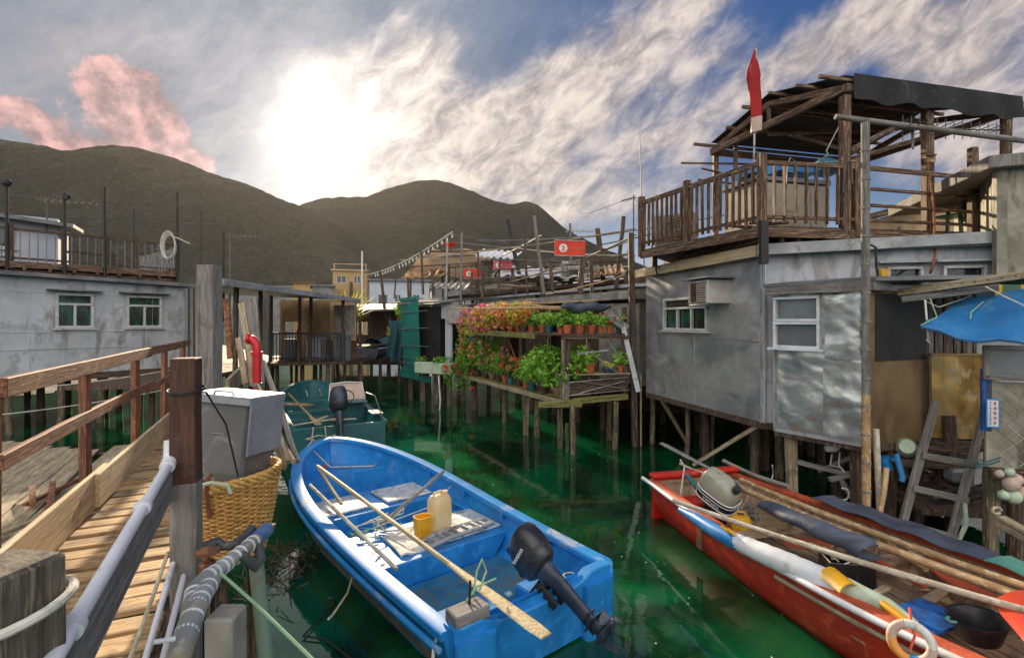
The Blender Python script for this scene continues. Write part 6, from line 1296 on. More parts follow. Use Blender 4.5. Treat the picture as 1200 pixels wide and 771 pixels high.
b = MB(); wall(b, WF((5.3, 7.6), (8.5, 6.9)), .9, 3.1, .05); b.build('back_wall', 'dark', t)
b = MB(); b.beam(P(1052, 343, 6.25), P(1215, 320, 5.3), .05, .085, n=3, bow=.003); b.build('roof_beam', 'palewood', t, bev=.005)
b = MB()
for k in range(11): q = lerp(P(1052, 343, 6.25), P(1215, 320, 5.3), (k + .5) / 11) + V((-.02, -.03, 0)); b.lathe(q, [(.008, 0), (.006, .006)], 6, axis=(-.3, -1, 0))
b.build('nail', 'inkdark', t)
b = MB(); b.beam(P(1056, 351, 6.2), P(1170, 337, 5.7), .09, .075, n=3, bow=.01); b.build('lower_beam', 'greypost', t, bev=.006)
s5 = WF((4.98, 5.38), (6.6, 4.7)); 
b = MB(); wall(b, s5, 1.08, 1.97, .04); b.build('diamond_sheet', 'mouldwall', t)
b = MB(); wall(b, WF(s5.p(-.03, 0)[:2], s5.p(0.05, 0)[:2]), 1.45, 2.1, .05); b.build('blue_board', 'blueboard', t)
b = MB(); 
for a_, e_ in (((-.03, 2.02), (1.0, 2.02)), ((-.03, 2.33), (1.0, 2.33)), ((-.01, 2.0), (-.01, 2.35)), ((.99, 2.0), (.99, 2.35))): b.beam(s5.p(a_[0], a_[1], .03), s5.p(e_[0], e_[1], .03), .05, .05, up=(0, 0, 1) if a_[1] == e_[1] else s5.d)
pf_ = b.build('panel_frame', 'greypost', t, bev=.005); b = MB(); b.prism([s5.p(0, 2.04, .02), s5.p(.98, 2.04, .02), s5.p(.98, 2.31, .02), s5.p(0, 2.31, .02)], .01); b.build('frosted_pane', 'greyglass', pf_)
for x, y, m_ in ((5.08, 5.42, 'pilewood'), (5.28, 5.35, 'darkwood'), (5.9, 5.5, 'darkwood'), (6.2, 6.2, 'darkwood'), (5.5, 6.45, 'darkwood')): pile(t, x, y, 1.3 if m_ == 'pilewood' else 1.42, .075, mat=m_)
b = MB(); b.beam((5.0, 5.36, 1.02), (6.6, 4.72, 1.02), .08, .10); b.build('floor_beam', 'darkwood', t)
b = MB()
for k in range(-7, 10):
    for sg in (-1, 1):
        u0_, u1_ = (k * .13, k * .13 + .86); za, zc_ = (1.10, 1.96) if sg > 0 else (1.96, 1.10)
        f0 = max(0, (0.06 - u0_) / .86); f1_ = min(1, (1.7 - u0_) / .86)
        if f1_ - f0 > .05: b.beam(s5.p(lerp(u0_, u1_, f0), lerp(za, zc_, f0), .001), s5.p(lerp(u0_, u1_, f1_), lerp(za, zc_, f1_), .001), .008, .005, up=tuple(s5.n))
b.build('tread', 'mouldwall', t)
# narrow notice
nf = WF(s5.p(-.02, 0, .06)[:2], s5.p(.10, 0, .06)[:2]); t = thing('notice', 'narrow blue edged notice with red and blue writing beside the silver sheet', 'notice', (4.9, 5.4, 1.5))
b = MB(); b.prism([nf.p(0, 1.50, 0), nf.p(.11, 1.50, 0), nf.p(.11, 1.80, 0), nf.p(0, 1.80, 0)], .006); b.build('board', 'bluepaint', t)
b = MB(); b.prism([nf.p(.012, 1.515, .002), nf.p(.098, 1.515, .002), nf.p(.098, 1.785, .002), nf.p(.012, 1.785, .002)], .002); b.build('paper', 'paintwhite', t)
b = MB()
for k in range(9):
    z = 1.535 + k * .028; w_ = (.020, .012, .022, .016)[k % 4]; b.box(nf.p(.034, z, .005), (w_, .002, .005)); b.box(nf.p(.034 + .004 * (k % 3 - 1), z + .010, .005), (.004, .002, .016))
b.build('lettering', 'blueboard', t)
b = MB()
for k in range(5):
    z = 1.545 + k * .050; b.box(nf.p(.074, z, .005), (.030, .002, .006)); b.box(nf.p(.070, z + .018, .005), (.020, .002, .005)); b.box(nf.p(.074 + .006 * (k % 2), z + .012, .005), (.005, .002, .034)); b.beam(nf.p(.062, z + .004, .005), nf.p(.072, z + .026, .005), .003, .005)
b.build('lettering', 'signred', t)
# awning
def aw(u, v):
    lo_ = lerp(P(1079, 380, 5.55), P(1225, 402, 4.75), u); hi_ = lerp(P(1122, 352, 6.1), P(1225, 334, 5.4), u)
    p = lerp(lo_, hi_, v); p.z += .04 * math.sin(u * 9 + 1) * (1 - v) - .05 * math.sin(v * 3.14)
    if v < .08: p.z -= .06
    return p
t = thing('awning', 'faded blue tarpaulin awning under the riveted beam at the right edge', 'awning', (5.2, 5.6, 2.7))
b = MB(); b.grid(aw, 24, 14, .008); b.build('tarp', 'bluetarp', t, smooth=True); b = MB(); b.tube([aw(u / 6, .02) for u in range(7)], .022, 8); b.build('hem_pole', 'bluetarp', t, smooth=True)
b = MB()
for k, (px0, py0, px1, py1, px2, py2) in enumerate(((1090, 350, 1098, 372, 1079, 381), (1152, 354, 1138, 366, 1137, 374), (1178, 358, 1163, 369, 1160, 370))): b.tube([P(px0, py0, 5.75), P(px1, py1, 5.6), P(px2, py2, 5.5)], .007, 6)
b.build('tie', 'ropegreen', t)
b = MB(); b.tube([P(1084, 352, 5.9), P(1087, 385, 5.6), P(1088, 400, 5.6), P(1090, 402, 5.6), P(1086, 398, 5.6)], .010, 6); b.tube([P(1082, 352, 6.1), P(1100, 360, 6.0), P(1130, 350, 6.0), P(1155, 336, 5.8)], .007, 6); b.tube([P(1155, 336, 5.6), P(1178, 348, 5.4), P(1200, 358, 5.2)], .008, 6)
tag(b.build('rope', 'ropewhite', smooth=True), 'pale string knotted around the beams over the blue awning', 'rope')
sgf = P(1182, 346, 5.75); t = thing('striped_cloth', 'green and yellow striped cloth above the blue awning', 'cloth', sgf)
for k in range(5): MB().box(sgf + V((-.12 + k * .08, .01 * k, 0)), (.078, .02, .24)).build('stripe', 'yellowplastic' if k % 2 == 0 and k != 2 else 'chairgreen', t)
# rightmost stained hut and the lit wall behind the terrace
t = thing('mouldy_hut', 'stained pale hut wall with overhanging slab roof at the upper right edge', 'hut', (7.0, 6.9, 3.7)); m1 = WF((5.62 + .95, 6.95), (9.5, 6.0))
m1 = WF(tuple(P(1168, 300, 6.6)[:2]), (9.5, 5.6)); b = MB(); wall(b, m1, 3.2, 4.58, .1); wall(b, WF((8.2, 9.5), tuple(P(1168, 300, 6.6)[:2])), 3.2, 4.58, .1); b.build('wall', 'mouldwall', t)
b = MB(); b.prism([m1.p(-.15, 4.55, .15), m1.p(3.4, 4.62, .15), m1.p(3.4, 4.62, -3), m1.p(-.15, 4.55, -3)], -.16); b.build('roof', 'greypost', t, bev=.01)
t = thing('rooftop_room', 'sunlit peach rooftop room with sloping dark roof behind the chair', 'hut', (8, 10.5, 3.7)); m2 = WF(tuple(P(1018, 270, 11.5)[:2]), (11.8, 10.4))
b = MB(); wall(b, m2, 3.7, 4.85, .1, z1b=5.95); b.build('wall', 'peachwall', t); b = MB(); b.beam(m2.p(-.2, 4.88, .1), m2.p(m2.L + .2, 6.03, .1), .25, .12); b.build('roof', 'terracewood', t)
b = MB(); 
for u in (.6, 1.9, 3.1): b.beam(m2.p(u, 3.7, .03), m2.p(u, 4.7, .03), .06, .04, up=m2.d)
b.build('batten', 'fargrey', t)

# ---------------------------------------------------------------- ladder, floats and clutter under the houses
t = thing('ladder', 'rough grey timber ladder leaning down to the water below the gold sheet', 'ladder', (5, 6, 0))
LT, LB_, RT, RB = P(1097, 470, 6.25), P(1057, 615, 5.95), P(1155, 478, 6.15), P(1113, 636, 5.75)
for a, e in ((LT, LB_), (RT, RB)): MB().beam(a, e + (e - a) * .02, .085, .05, up=(0, 1, 0), n=4, bow=.008).build('rail', 'greypost', t, bev=.005)
for s_ in (.44, .70, .97): MB().beam(lerp(LT, LB_, s_) + V((-.03, -.05, 0)), lerp(RT, RB, s_ - .01) + V((.04, -.05, 0)), .03, .075, n=2).build('rung', 'greypost', t, bev=.004)
b = MB(); a = lerp(RT, RB, .72); b.tube([a + V((.0, -.06, .02)), lerp(RT, RB, .85) + V((.07, -.06, 0)), lerp(RT, RB, 1.03) + V((.02, -.06, 0))], [.02, .026, .018], 8); tag(b.build('painted_stick', 'floatgreen', smooth=True), 'short green and orange painted stick by the ladder foot', 'stick')
fl_ = [(1185, 567, .075, 'floatpink', 'big pinkish float at the upper left of the float cluster'), (1183, 553, .045, 'floatgreen', 'small pale green float on top of the float cluster'), (1171, 555, .04, 'floatpink', 'small float half hidden by the post'), (1191, 562, .06, 'floatpink', 'brownish pink float, upper right of the cluster'),
       (1176, 580, .05, 'floatgreen', 'pale green float, lower left of the cluster'), (1188, 582, .07, 'floatgreen', 'large greenish float at the bottom of the cluster'), (1198, 578, .07, 'floatpink', 'orange tinted float at the right edge of the cluster')]
for px, py, r_, m_, lb in fl_:
    q = P(px, py, 5.15); b = MB(); b.lathe(q, [(.01, -r_)] + [(r_ * math.cos(a), r_ * math.sin(a)) for a in [k * math.pi / 12 for k in range(-5, 6)]] + [(.012, r_), (.012, r_ * 1.15)], 16, axis=(U(-.5, .5), U(-.5, .2), 1)); tag(b.build('fishing_float', m_, smooth=True), lb, 'float', 'fishing floats at the right edge')
q = P(1062, 524, 6.3); b = MB(); b.lathe(q, [(.002, .10), (.08, .09), (.115, 0), (.12, -.08), (.10, -.16)], 18, axis=(-.5, -.8, .3)); tag(b.build('foam_float', 'floatgreen', smooth=True), 'pale round foam float with teal rim under the tin shed corner', 'float')
b = MB(); b.tube([P(1046, 540, 6.2), P(1050, 532, 6.2), P(1058, 560, 6.1), P(1056, 564, 6.1)], .035, 10); tag(b.build('blue_float', 'bluetarp', smooth=True), 'blue plastic tube hanging under the tin shed', 'float')
b = MB(); b.tube([P(1036, 535, 6.3), P(1040, 550, 6.3)], .06, 12); tag(b.build('blue_bottle', 'bluepaint', smooth=True), 'stubby dark blue bottle left of the hanging blue tube', 'bottle')
b = MB(); b.tube([P(1039, 548, 5.9), P(1036, 575, 5.85), P(1030, 607, 5.8)], .03, 9); tag(b.build('bamboo_stake', 'bamboo', smooth=True), 'leaning bamboo stake under the blue bottle', 'stake')
q = P(978, 524, 6.8); b = MB(); b.lathe(q, [(.02, -.12), (.055, -.1), (.065, 0), (.04, .05), (.02, .06)], 14, axis=(.8, -.5, .2)); tag(b.build('lamp_fitting', 'paintwhite', smooth=True), 'pale round lamp fitting under the floor of the tin shed', 'lamp')
b = MB(); b.tube([P(984, 530, 6.8), P(983, 545, 6.7), P(992, 556, 6.6), P(998, 562, 6.6)], .010, 7); b.tube([P(975, 532, 6.8), P(973, 545, 6.8), P(985, 548, 6.8)], .01, 7); tag(b.build('cable', 'ropewhite', smooth=True), 'white cable looping below the lamp fitting', 'cable')
b = MB()
for k in range(9): a = k / 8 * 3.4 - .1; b.lathe(P(988 + 7 * math.sin(a), 572 + 7 * (1 - math.cos(a)), 6.5), [(.006, -.014), (.016, 0), (.006, .014)], 8)
tag(b.build('bead_string', 'foam', smooth=True), 'loop of small pale net beads hanging below the white cable', 'net beads')
t = thing('old_timbers', 'tangle of dark drift timbers wedged under the tin shed', 'timber', (4.3, 7, .5)); b = MB()
for a_, e_ in ((((935, 541, 7.0)), (1000, 556, 6.6)), ((960, 552, 7.2), (1015, 530, 6.8)), ((985, 560, 6.6), (1000, 585, 6.5)), ((972, 562, 6.6), (1005, 552, 6.6))): b.beam(P(*a_), P(*e_), .07, .05, n=3, bow=.02)
b.build('timber', 'greypost', t)
t = thing('junk_pile', 'dark heap of planks, pipes and nets stored behind the ladder', 'junk', (5.3, 6.4, .5)); b = MB()
for _ in range(34): a = V((U(4.9, 6.2), U(6.1, 6.9), U(.35, .80))); b.beam(a, a + V((U(-.4, .4), U(-.4, .4), U(-.08, .2))), U(.03, .10), U(.02, .05))
b.build('plank', 'darkwood', t); b = MB(); b.prism([(4.8, 6.0, .4), (6.4, 5.7, .4), (6.6, 7.4, .4), (4.9, 7.4, .4)], .06); b.build('shelf', 'darkwood', t)
b = MB()
for k in range(3): b.tube([(5.0 + .3 * k, 6.1, .5 + .1 * k), (5.7 + .2 * k, 6.3, .62 + .07 * k)], .035, 8)
b.build('pipe', 'pvcdark', t)
b = MB(); b.box(P(1125, 556, 6.2), (.30, .2, .18)); tag(b.build('dirty_bottle', 'greyglass', bev=.04), 'pale dirty plastic carboy stored behind the right ladder rail', 'bottle')
b = MB(); q = P(1146, 552, 6.0); b.prism([q + V((-.05, 0, -.16)), q + V((.06, 0, -.14)), q + V((.06, 0, .22)), q + V((-.02, 0, .18))], .02); tag(b.build('foam_board', 'foam'), 'white foam board standing between the ladder and the posts', 'board')
b = MB(); b.tube([P(1168, 598, 5.2) + V((math.cos(a) * .045, 0, math.sin(a) * .035)) for a in [k * .7 for k in range(9)]], .014, 7); tag(b.build('rope_coil', 'rope', smooth=True), 'small coil of rope hooked on the post below the floats', 'rope')
b = MB(); b.tube([P(1131, 540, 5.6), P(1145, 545, 5.3), P(1172, 536, 5.2)], .010, 7); b.tube([P(1131, 546, 5.6), P(1145, 548, 5.3), P(1172, 540, 5.2)], .010, 7); tag(b.build('lashing', 'net', smooth=True), 'green rope lashing the ladder to the two posts', 'rope')
b = MB(); b.beam(P(1172, 610, 5.0), P(1225, 640, 4.6), .10, .12, n=2); tag(b.build('fender_timber', 'palewood', bev=.01), 'short pale timber beam at the water right of the posts', 'timber')
# ================================================================ BOATS
PROF = [(0, 0), (.34, .03), (.60, .09), (.78, .22), (.88, .42), (.94, .62), (.975, .82), (1.0, 1.0)]
def hull(par, T, L, hb, sh, kl, th=.05, floor=.16, rake=.35, n=34, outer='bluepaint', inner='bluepaint', boot=None, bootz=.2, rim='bluerim', rimw=.07, rimh=.05, name='hull'):
    def sec(t, off, fl_=None, push=0.0):
        h, s_, k = hb(t), sh(t), kl(t); out = []
        y0 = L * t * (1 - push) + push * L * .5
        pr_ = [(-a, z) for a, z in PROF[::-1]] + PROF[1:]
        for a, z in pr_:
            zz = k + (s_ - k) * z; x = a * max(h - off, .004)
            if fl_ is not None: zz = max(zz, fl_)
            y = y0 - rake * (1 - z) ** 1.5 * t ** 4
            out.append(V((x, y, zz)))
        return out
    ts = [1 - (1 - i / n) ** 1.35 for i in range(n + 1)]
    m = len(PROF) * 2 - 1
    O = [sec(t, 0) for t in ts]; I = [sec(t, th, floor, th * 2 / L) for t in ts]
    b = MB(T); vs = [p for r_ in O for p in r_]; b.add(vs, [(i * m + j, (i + 1) * m + j, (i + 1) * m + j + 1, i * m + j + 1)[::-1] for i in range(n) for j in range(m - 1)] + [tuple(range(m))])
    ho = b.build(name, outer, par, smooth=True)
    if boot:                                                 # the worn strip at the water line stands 3 mm proud
        b = MB(T); rows = []
        for t in ts:
            h, s_, k = hb(t), sh(t), kl(t)
            for sgn in (-1, 1):
                r_ = []
                for q in range(6):
                    zf = lerp(0.0, bootz, q / 5) 
                    a = 0
                    for (a0, z0), (a1, z1) in zip(PROF, PROF[1:]):
                        if z0 <= zf <= z1: a = lerp(a0, a1, (zf - z0) / (z1 - z0)); break
                    r_.append(V((sgn * (a * h + .004), L * t - rake * (1 - zf) ** 1.5 * t ** 4 + .003 * (t > .9), k + (s_ - k) * zf)))
                rows.append((sgn, r_))
        for sg in (-1, 1):
            rr = [r_ for s2, r_ in rows if s2 == sg]
            b.add([p for r_ in rr for p in r_], [(i * 6 + j, (i + 1) * 6 + j, (i + 1) * 6 + j + 1, i * 6 + j + 1) for i in range(n) for j in range(5)])
        b.build('boot_strip', boot, ho, smooth=True)
    b = MB(T); b.add([p for r_ in I for p in r_], [(i * m + j, (i + 1) * m + j, (i + 1) * m + j + 1, i * m + j + 1) for i in range(n) for j in range(m - 1)] + [tuple(range(m))[::-1]])
    b.build('inner_hull', inner, par, smooth=True)
    b = MB(T); path = [V((-hb(t), L * t, sh(t))) for t in ts] + [V((hb(t), L * t, sh(t))) for t in ts[::-1][1:]]
    vs = []; N = len(path)
    for i, p in enumerate(path):
        d = (path[min(i + 1, N - 1)] - path[max(i - 1, 0)]); d.z = 0; d.normalize(); nn = V((d.y, -d.x, 0))     # points inboard
        if i == N // 2: nn = V((0, -1, 0))
        for a, z in ((-.022, -rimh * .7), (-.026, rimh * .25), (-.012, rimh * .5), (rimw - .012, rimh * .5), (rimw, rimh * .25), (rimw, -rimh * .5)): vs.append(p + nn * a + V((0, 0, z)))
    b.add(vs, [(i * 6 + j, i * 6 + (j + 1) % 6, (i + 1) * 6 + (j + 1) % 6, (i + 1) * 6 + j) for i in range(N - 1) for j in range(6)] + [tuple(range(6))[::-1], tuple((N - 1) * 6 + k for k in range(6))])
    b.build('gunwale', rim, par, smooth=True)
    return ho
def superring(z, cx, cy, rx, ry, p=2.6, n=20):
    out = []
    for k in range(n):
        a = 2 * math.pi * k / n; c_, s_ = math.cos(a), math.sin(a)
        out.append(V((cx + rx * math.copysign(abs(c_) ** (2 / p), c_), cy + ry * math.copysign(abs(s_) ** (2 / p), s_), z)))
    return out
def outboard(label, T, cowl='blackplastic', leg='navymetal', sc=1.0, txt=None, stripe=None):
    T = T @ Matrix.Scale(sc, 4); loc = T.translation; t = thing('outboard_motor', label, 'outboard motor', loc)
    b = MB(T); b.loft([superring(z, 0, cy, rx, ry, 3.4 if stripe else 2.6, 28) for z, cy, rx, ry in ((.12, .02, .09, .14), (.15, .02, .125, .19), (.24, .02, .145, .225), (.36, .01, .145, .225), (.46, -.01, .13, .20), (.52, -.03, .10, .15), (.535, -.04, .06, .10))]); b.build('cowl', cowl, t, smooth=True)
    b = MB(T); b.loft([superring(z, 0, .02, rx, ry, 3.4 if stripe else 2.6, 28) for z, rx, ry in (((.225, .149, .230), (.245, .152, .233), (.265, .149, .230)) if not stripe else ((.17, .138, .20), (.20, .150, .226), (.30, .153, .236), (.31, .149, .230)))], cap=False)
    b.build('cowl_seam', 'inkdark', t, smooth=True)
    if stripe:
        for z_ in (.205, .285, .325):
            b = MB(T); b.loft([superring(z, 0, .02, rx, ry, 3.4, 28) for z, rx, ry in ((z_ - .009, .150, .232), (z_, .156, .240), (z_ + .009, .150, .232))], cap=False); b.build('stripe', 'graphic', t, smooth=True)
    b = MB(T); b.loft([superring(z, 0, cy, rx, ry, 2.2) for z, cy, rx, ry in ((.13, .02, .075, .12), (.02, .0, .065, .10), (-.06, -.02, .05, .085), (-.5, -.03, .034, .075), (-.56, -.03, .034, .08))]); b.build('leg', leg, t, smooth=True)
    b = MB(T); b.box((0, -.07, -.50), (.17, .20, .012)); b.box((0, -.05, -.44), (.11, .15, .01)); b.build('cavitation_plate', leg, t, bev=.003)
    b = MB(T); b.tube([(0, .07, -.62), (0, .0, -.62), (0, -.13, -.62), (0, -.20, -.62)], [.012, .042, .045, .03], 12); b.prism([(-.004, .04, -.66), (-.004, -.08, -.66), (-.004, -.06, -.80), (-.004, .01, -.72)], .01); b.loft([superring(z, 0, -.04, .022, .06, 2) for z in (-.5, -.62)]); b.build('gearcase', leg, t, smooth=True)
    b = MB(T)
    for k in range(3):
        a0 = k * 2.094
        b.grid(lambda u, v: V((math.cos(a0 + (v - .5) * 1.1) * (.03 + .075 * u), -.20 + (v - .5) * .06, -.62 + math.sin(a0 + (v - .5) * 1.1) * (.03 + .075 * u))), 4, 5, .004)
    b.lathe((0, -.17, -.62), [(.032, 0), (.03, .05), (.012, .07)], 12, axis=(0, -1, 0)); b.build('propeller', leg, t, smooth=True)
    b = MB(T); b.box((-.06, .14, -.06), (.03, .09, .24)); b.box((.06, .14, -.06), (.03, .09, .24)); b.box((0, .10, .03), (.13, .05, .05)); b.tube([(-.1, .12, .03), (.1, .12, .03)], .018, 8); b.tube([(.0, .18, -.14), (0, .25, -.14)], .01, 6); b.build('clamp_bracket', 'cable', t, bev=.004)
    b = MB(T); b.tube([(.02, .18, .10), (.03, .34, .12), (.03, .48, .13)], .017, 8); b.build('tiller', 'cable', t, smooth=True)
    b = MB(T); b.loft([superring(z, 0, .19, .05, .035, 3, 12) for z in (.47, .53)]); b.build('handle', 'inkdark', t, smooth=True)
    if txt:
        for s_ in (-1, 1):
            Tx = T @ Matrix.Translation((s_ * (.150 if not stripe else .156), .03, .34 if not stripe else .245)) @ Matrix.Rotation(R(90 * s_), 4, 'Z') @ Matrix.Rotation(R(90), 4, 'X'); text(txt, .052, Tx, 'graphic', t)
    return t
# ---------------------------------------------------------------- blue boat
def frame(x, y, heading, roll=0.0): return Matrix.Translation((x, y, 0)) @ Matrix.Rotation(heading, 4, 'Z') @ Matrix.Rotation(roll, 4, 'Y')
BT = frame(.20, 3.95, R(38.5)); BL = 4.75
def bhb(t): return (.84 + .09 * math.sin(min(1, t * 1.6) * 1.57)) * max(0.0, 1 - max(0, (t - .42) / .58) ** 3.0) ** .62
def bsh(t): return .50 + .02 * t + .33 * t ** 2.6
def bkl(t): return -.12 + .10 * t ** 4
t = thing('rowing_boat', 'bright blue open boat with white hatches moored in the foreground', 'boat', (.20, 3.95, 0), R(38.5))
hull(t, BT, BL, bhb, bsh, bkl, th=.055, floor=.10, boot='hullbottom', bootz=.60, rimw=.11, rimh=.05)
b = MB(BT); b.box((0, .0, .30), (1.66, .05, .42)); 
b = MB(BT)
tr_ = []
for s_ in range(-10, 11): x = s_ / 10 * .80; tr_.append(V((x, 0, .53 - (.08 if abs(s_) < 7 else 0) * (1 - (abs(s_) / 7) ** 4 if abs(s_) < 7 else 0))))
vs = [p + V((0, .06, .0)) for p in tr_] + [p - V((0, .05, 0)) for p in tr_] + [V((p.x * .98, .06, .02)) for p in tr_] + [V((p.x * .98, -.03, .02)) for p in tr_]
m_ = 21; b.add(vs, [(i, i + 1, m_ + i + 1, m_ + i)[::-1] for i in range(20)] + [(i, i + 1, 2 * m_ + i + 1, 2 * m_ + i) for i in range(20)] + [(m_ + i, m_ + i + 1, 3 * m_ + i + 1, 3 * m_ + i)[::-1] for i in range(20)] + [(0, m_, 3 * m_, 2 * m_), (20, 2 * m_ + 20, 3 * m_ + 20, m_ + 20)])
b.build('transom', 'bluepaint', t, smooth=True, bev=.012)
for s_ in (-1, 1): MB(BT).loft([superring(z, s_ * .62, -.04 - .01, .17, .06, 4) for z in (-.05, .44)]).build('transom_pod', 'bluepaint', t, smooth=True)
def thw(y0, y1, z0, z1, mat='bluepaint', name='thwart', m=.055, pieces=1):
    b = MB(BT); w0, w1 = bhb(y0 / BL) - m, bhb(y1 / BL) - m
    zz = [(-w0, y0), (w0, y0), (w1, y1), (-w1, y1)]
    b.add([V((x * .76, y, z0)) for x, y in zz] + [V((x, y, z1)) for x, y in zz], [(3, 2, 1, 0), (4, 5, 6, 7), (0, 1, 5, 4), (1, 2, 6, 5), (2, 3, 7, 6), (3, 0, 4, 7)]); return b.build(name, mat, t, bev=.012)
thw(1.42, 2.28, .10, .34); thw(2.78, 3.52, .10, .37)
b = MB(BT); y0, y1 = 3.98, 4.66; K_ = 12; vs = []
for k in range(K_ + 1): y = lerp(y0, y1, k / K_); w_ = max(bhb(y / BL) - .055, .02); vs += [V((-w_, y, .50)), V((w_, y, .50))]
b.add(vs + [V((-vs[1].x, y0, .12)), V((vs[1].x, y0, .12))], [(2 * k, 2 * k + 1, 2 * k + 3, 2 * k + 2) for k in range(K_)] + [(1, 0, 2 * K_ + 2, 2 * K_ + 3)]); b.build('bow_deck', 'bluepaint', t)
for c_, z_ in (((-.36, .36, .20), (.56, .50, .18)), ((.42, .30, .22), (.50, .40, .22))): MB(BT).box(c_, z_).build('stern_locker', 'bluepaint', t, bev=.015)
b = MB(BT); b.box((0, .92, .108), (1.50, .92, .012)); b.box((0, 2.52, .108), (1.55, .42, .012)); b.build('floor', 'bluefloor', t)
for x, y, sx, sy, z in ((-.42, 3.14, .66, .52, .375), (.40, 3.14, .62, .52, .375), (.46, 1.84, .70, .62, .345)):
    b = MB(BT); b.box((x, y, z + .012), (sx, sy, .03)); b.build('hatch', 'whitehatch', t, bev=.012)
for x in (-.78, .78): MB(BT).box((x, 2.6, .37), (.10, .9, .03)).build('side_shelf', 'bluepaint', t, bev=.01)
b = MB(BT); pts = [(-bhb(q / 20) - .03, BL * q / 20, bsh(q / 20) - .09) for q in range(0, 17)]; b.tube(pts, .022, 8); b.build('rubbing_strake', 'bluerim', t, smooth=True); b = MB(BT); pts = [(bhb(q / 20) + .03, BL * q / 20, bsh(q / 20) - .09) for q in range(0, 17)]; b.tube(pts, .022, 8); b.build('rubbing_strake', 'bluerim', t, smooth=True)
for y in (.7, 1.5, 2.3, 3.1): 
    for s_ in (-1, 1): MB(BT).box((s_ * (bhb(y / BL) - .095), y, bsh(y / BL) - .05), (.06, .03, .08)).build('cleat', 'bluepaint', t, bev=.006)
b = MB(BT); b.box((-.62, .04, .56), (.28, .16, .09)); b.build('oar_block', 'greypost', t, bev=.01)
b = MB(BT); b.tube([(-.60, .05, .6), (-.60, .04, .78)], .009, 6); b.build('oar_pin', 'cable', t)
outboard('black outboard motor tilted up on the stern of the blue boat', BT @ Matrix.Translation((.12, -.04, .60)) @ Matrix.Rotation(R(8), 4, 'Z') @ Matrix.Rotation(R(-58), 4, 'X'), sc=.84, txt='YAMAHA')
# the things lying in it
def bb(x, y, z): return BT @ V((x, y, z))
def oar(label, a, e, mat, r_=.02, blade=None, name='oar'):
    a, e = V(a), V(e); t_ = thing(name, label, 'oar', (a + e) / 2); d = (e - a).normalized()
    k = blade[0] if blade else 0; s_ = e - d * k
    MB().tube([lerp(a, s_, q / 6) for q in range(7)], [r_ * U(.93, 1.07) for _ in range(7)], 10).build('shaft', mat, t_, smooth=True)
    if blade:
        side = d.cross(V((0, 0, 1))).normalized(); up = side.cross(d); rings = []
        for f_, w_, h_ in ((-.02, r_, r_), (.15, blade[1] * .55, .016), (.45, blade[1] * .85, .013), (.9, blade[1], .010), (1.0, blade[1] * .8, .008)):
            c_ = s_ + d * k * f_; rings.append([c_ + side * math.cos(a_) * w_ + up * math.sin(a_) * h_ for a_ in [q * math.pi / 6 for q in range(12)]])
        b = MB(); b.loft(rings); b.build('blade', blade[2], t_, smooth=True)
    return t_
oar('long pale wooden oar across the blue boat, its worn blade over the stern', P(372, 546, 6.6) * 1, P(640, 745, 3.35), 'oarpale', .022, (1.15, .062, 'oarpale'))
oar('grey bamboo pole lying beside the long oar in the blue boat', P(363, 568, 5.7), P(465, 667, 4.55), 'palebamboo', .019)
oar('second oar shaft slanting across the white hatches of the blue boat', P(372, 547, 6.9), P(400, 590, 5.9), 'palewood', .02)
oar('short grey pole leaning on the far side of the blue boat', P(447, 614, 5.5), P(520, 552, 6.3), 'greypost', .02)
t = thing('jerry_can', 'large translucent cream plastic jerry can standing on the blue boat thwart', 'jerry can', bb(.10, 1.78, .40)); c0 = bb(.22, 1.86, .375); Tj = Matrix.Translation(c0) @ Matrix.Rotation(R(50), 4, 'Z')
b = MB(Tj); b.loft([superring(z, 0, 0, rx, ry, 3.6, 24) for z, rx, ry in ((0, .11, .085), (.015, .125, .10), (.15, .125, .10), (.30, .123, .098), (.345, .10, .075), (.36, .06, .05))]); b.build('body', 'canister', t, smooth=True)
b = MB(Tj); b.tube([(-.09, 0, .33), (-.08, 0, .385), (.02, 0, .39), (.04, 0, .34)], .016, 8); b.build('handle', 'canister', t, smooth=True); b = MB(Tj); b.lathe((.08, 0, .335), [(.03, 0), (.032, .045), (.0, .045)], 14); b.build('cap', 'canister', t, smooth=True)
t = thing('yellow_jug', 'cut open yellow plastic jug beside the cream jerry can', 'jug', bb(-.02, 1.8, .4)); c0 = bb(-.02, 1.80, .375); Tj = Matrix.Translation(c0) @ Matrix.Rotation(R(40), 4, 'Z')
b = MB(Tj); 
b.loft([superring(z, 0, 0, rx, rx * .85, 4, 20) for z, rx in ((0, .075), (.2, .088), (.2, .080), (.02, .068), (.018, .01))], cap=False); b.build('body', 'yellowplastic', t, smooth=True)
b = MB(Tj); b.box((0, -.073, .10), (.09, .006, .07)); b.build('label_patch', 'yellowplastic', t, bev=.003)
for i, (x, y, sx, sy, rz, m_, lb) in enumerate(((-.10, 1.86, .62, .50, 4, 'foam', 'dirty white foam sheet under the yellow jug in the blue boat'), (-.36, 1.78, .26, .50, -6, 'foam', 'narrow white printed foam board left of the larger foam sheet'))):
    b = MB(BT @ Matrix.Translation((x + .12, y, .362)) @ Matrix.Rotation(R(rz), 4, 'Z')); b.grid(lambda u, v: V(((u - .5) * sx, (v - .5) * sy, .012 * math.sin(u * 7 + v * 3))), 14, 10, .022)
    o_ = tag(b.build('foam_sheet', m_, smooth=True), lb, 'foam sheet')
t = thing('grey_mat', 'crumpled grey rubber strap with slots at the thwart edge', 'mat', bb(.3, 1.55, .38)); b = MB(BT @ Matrix.Translation((.28, 1.58, .375)) @ Matrix.Rotation(R(6), 4, 'Z'))
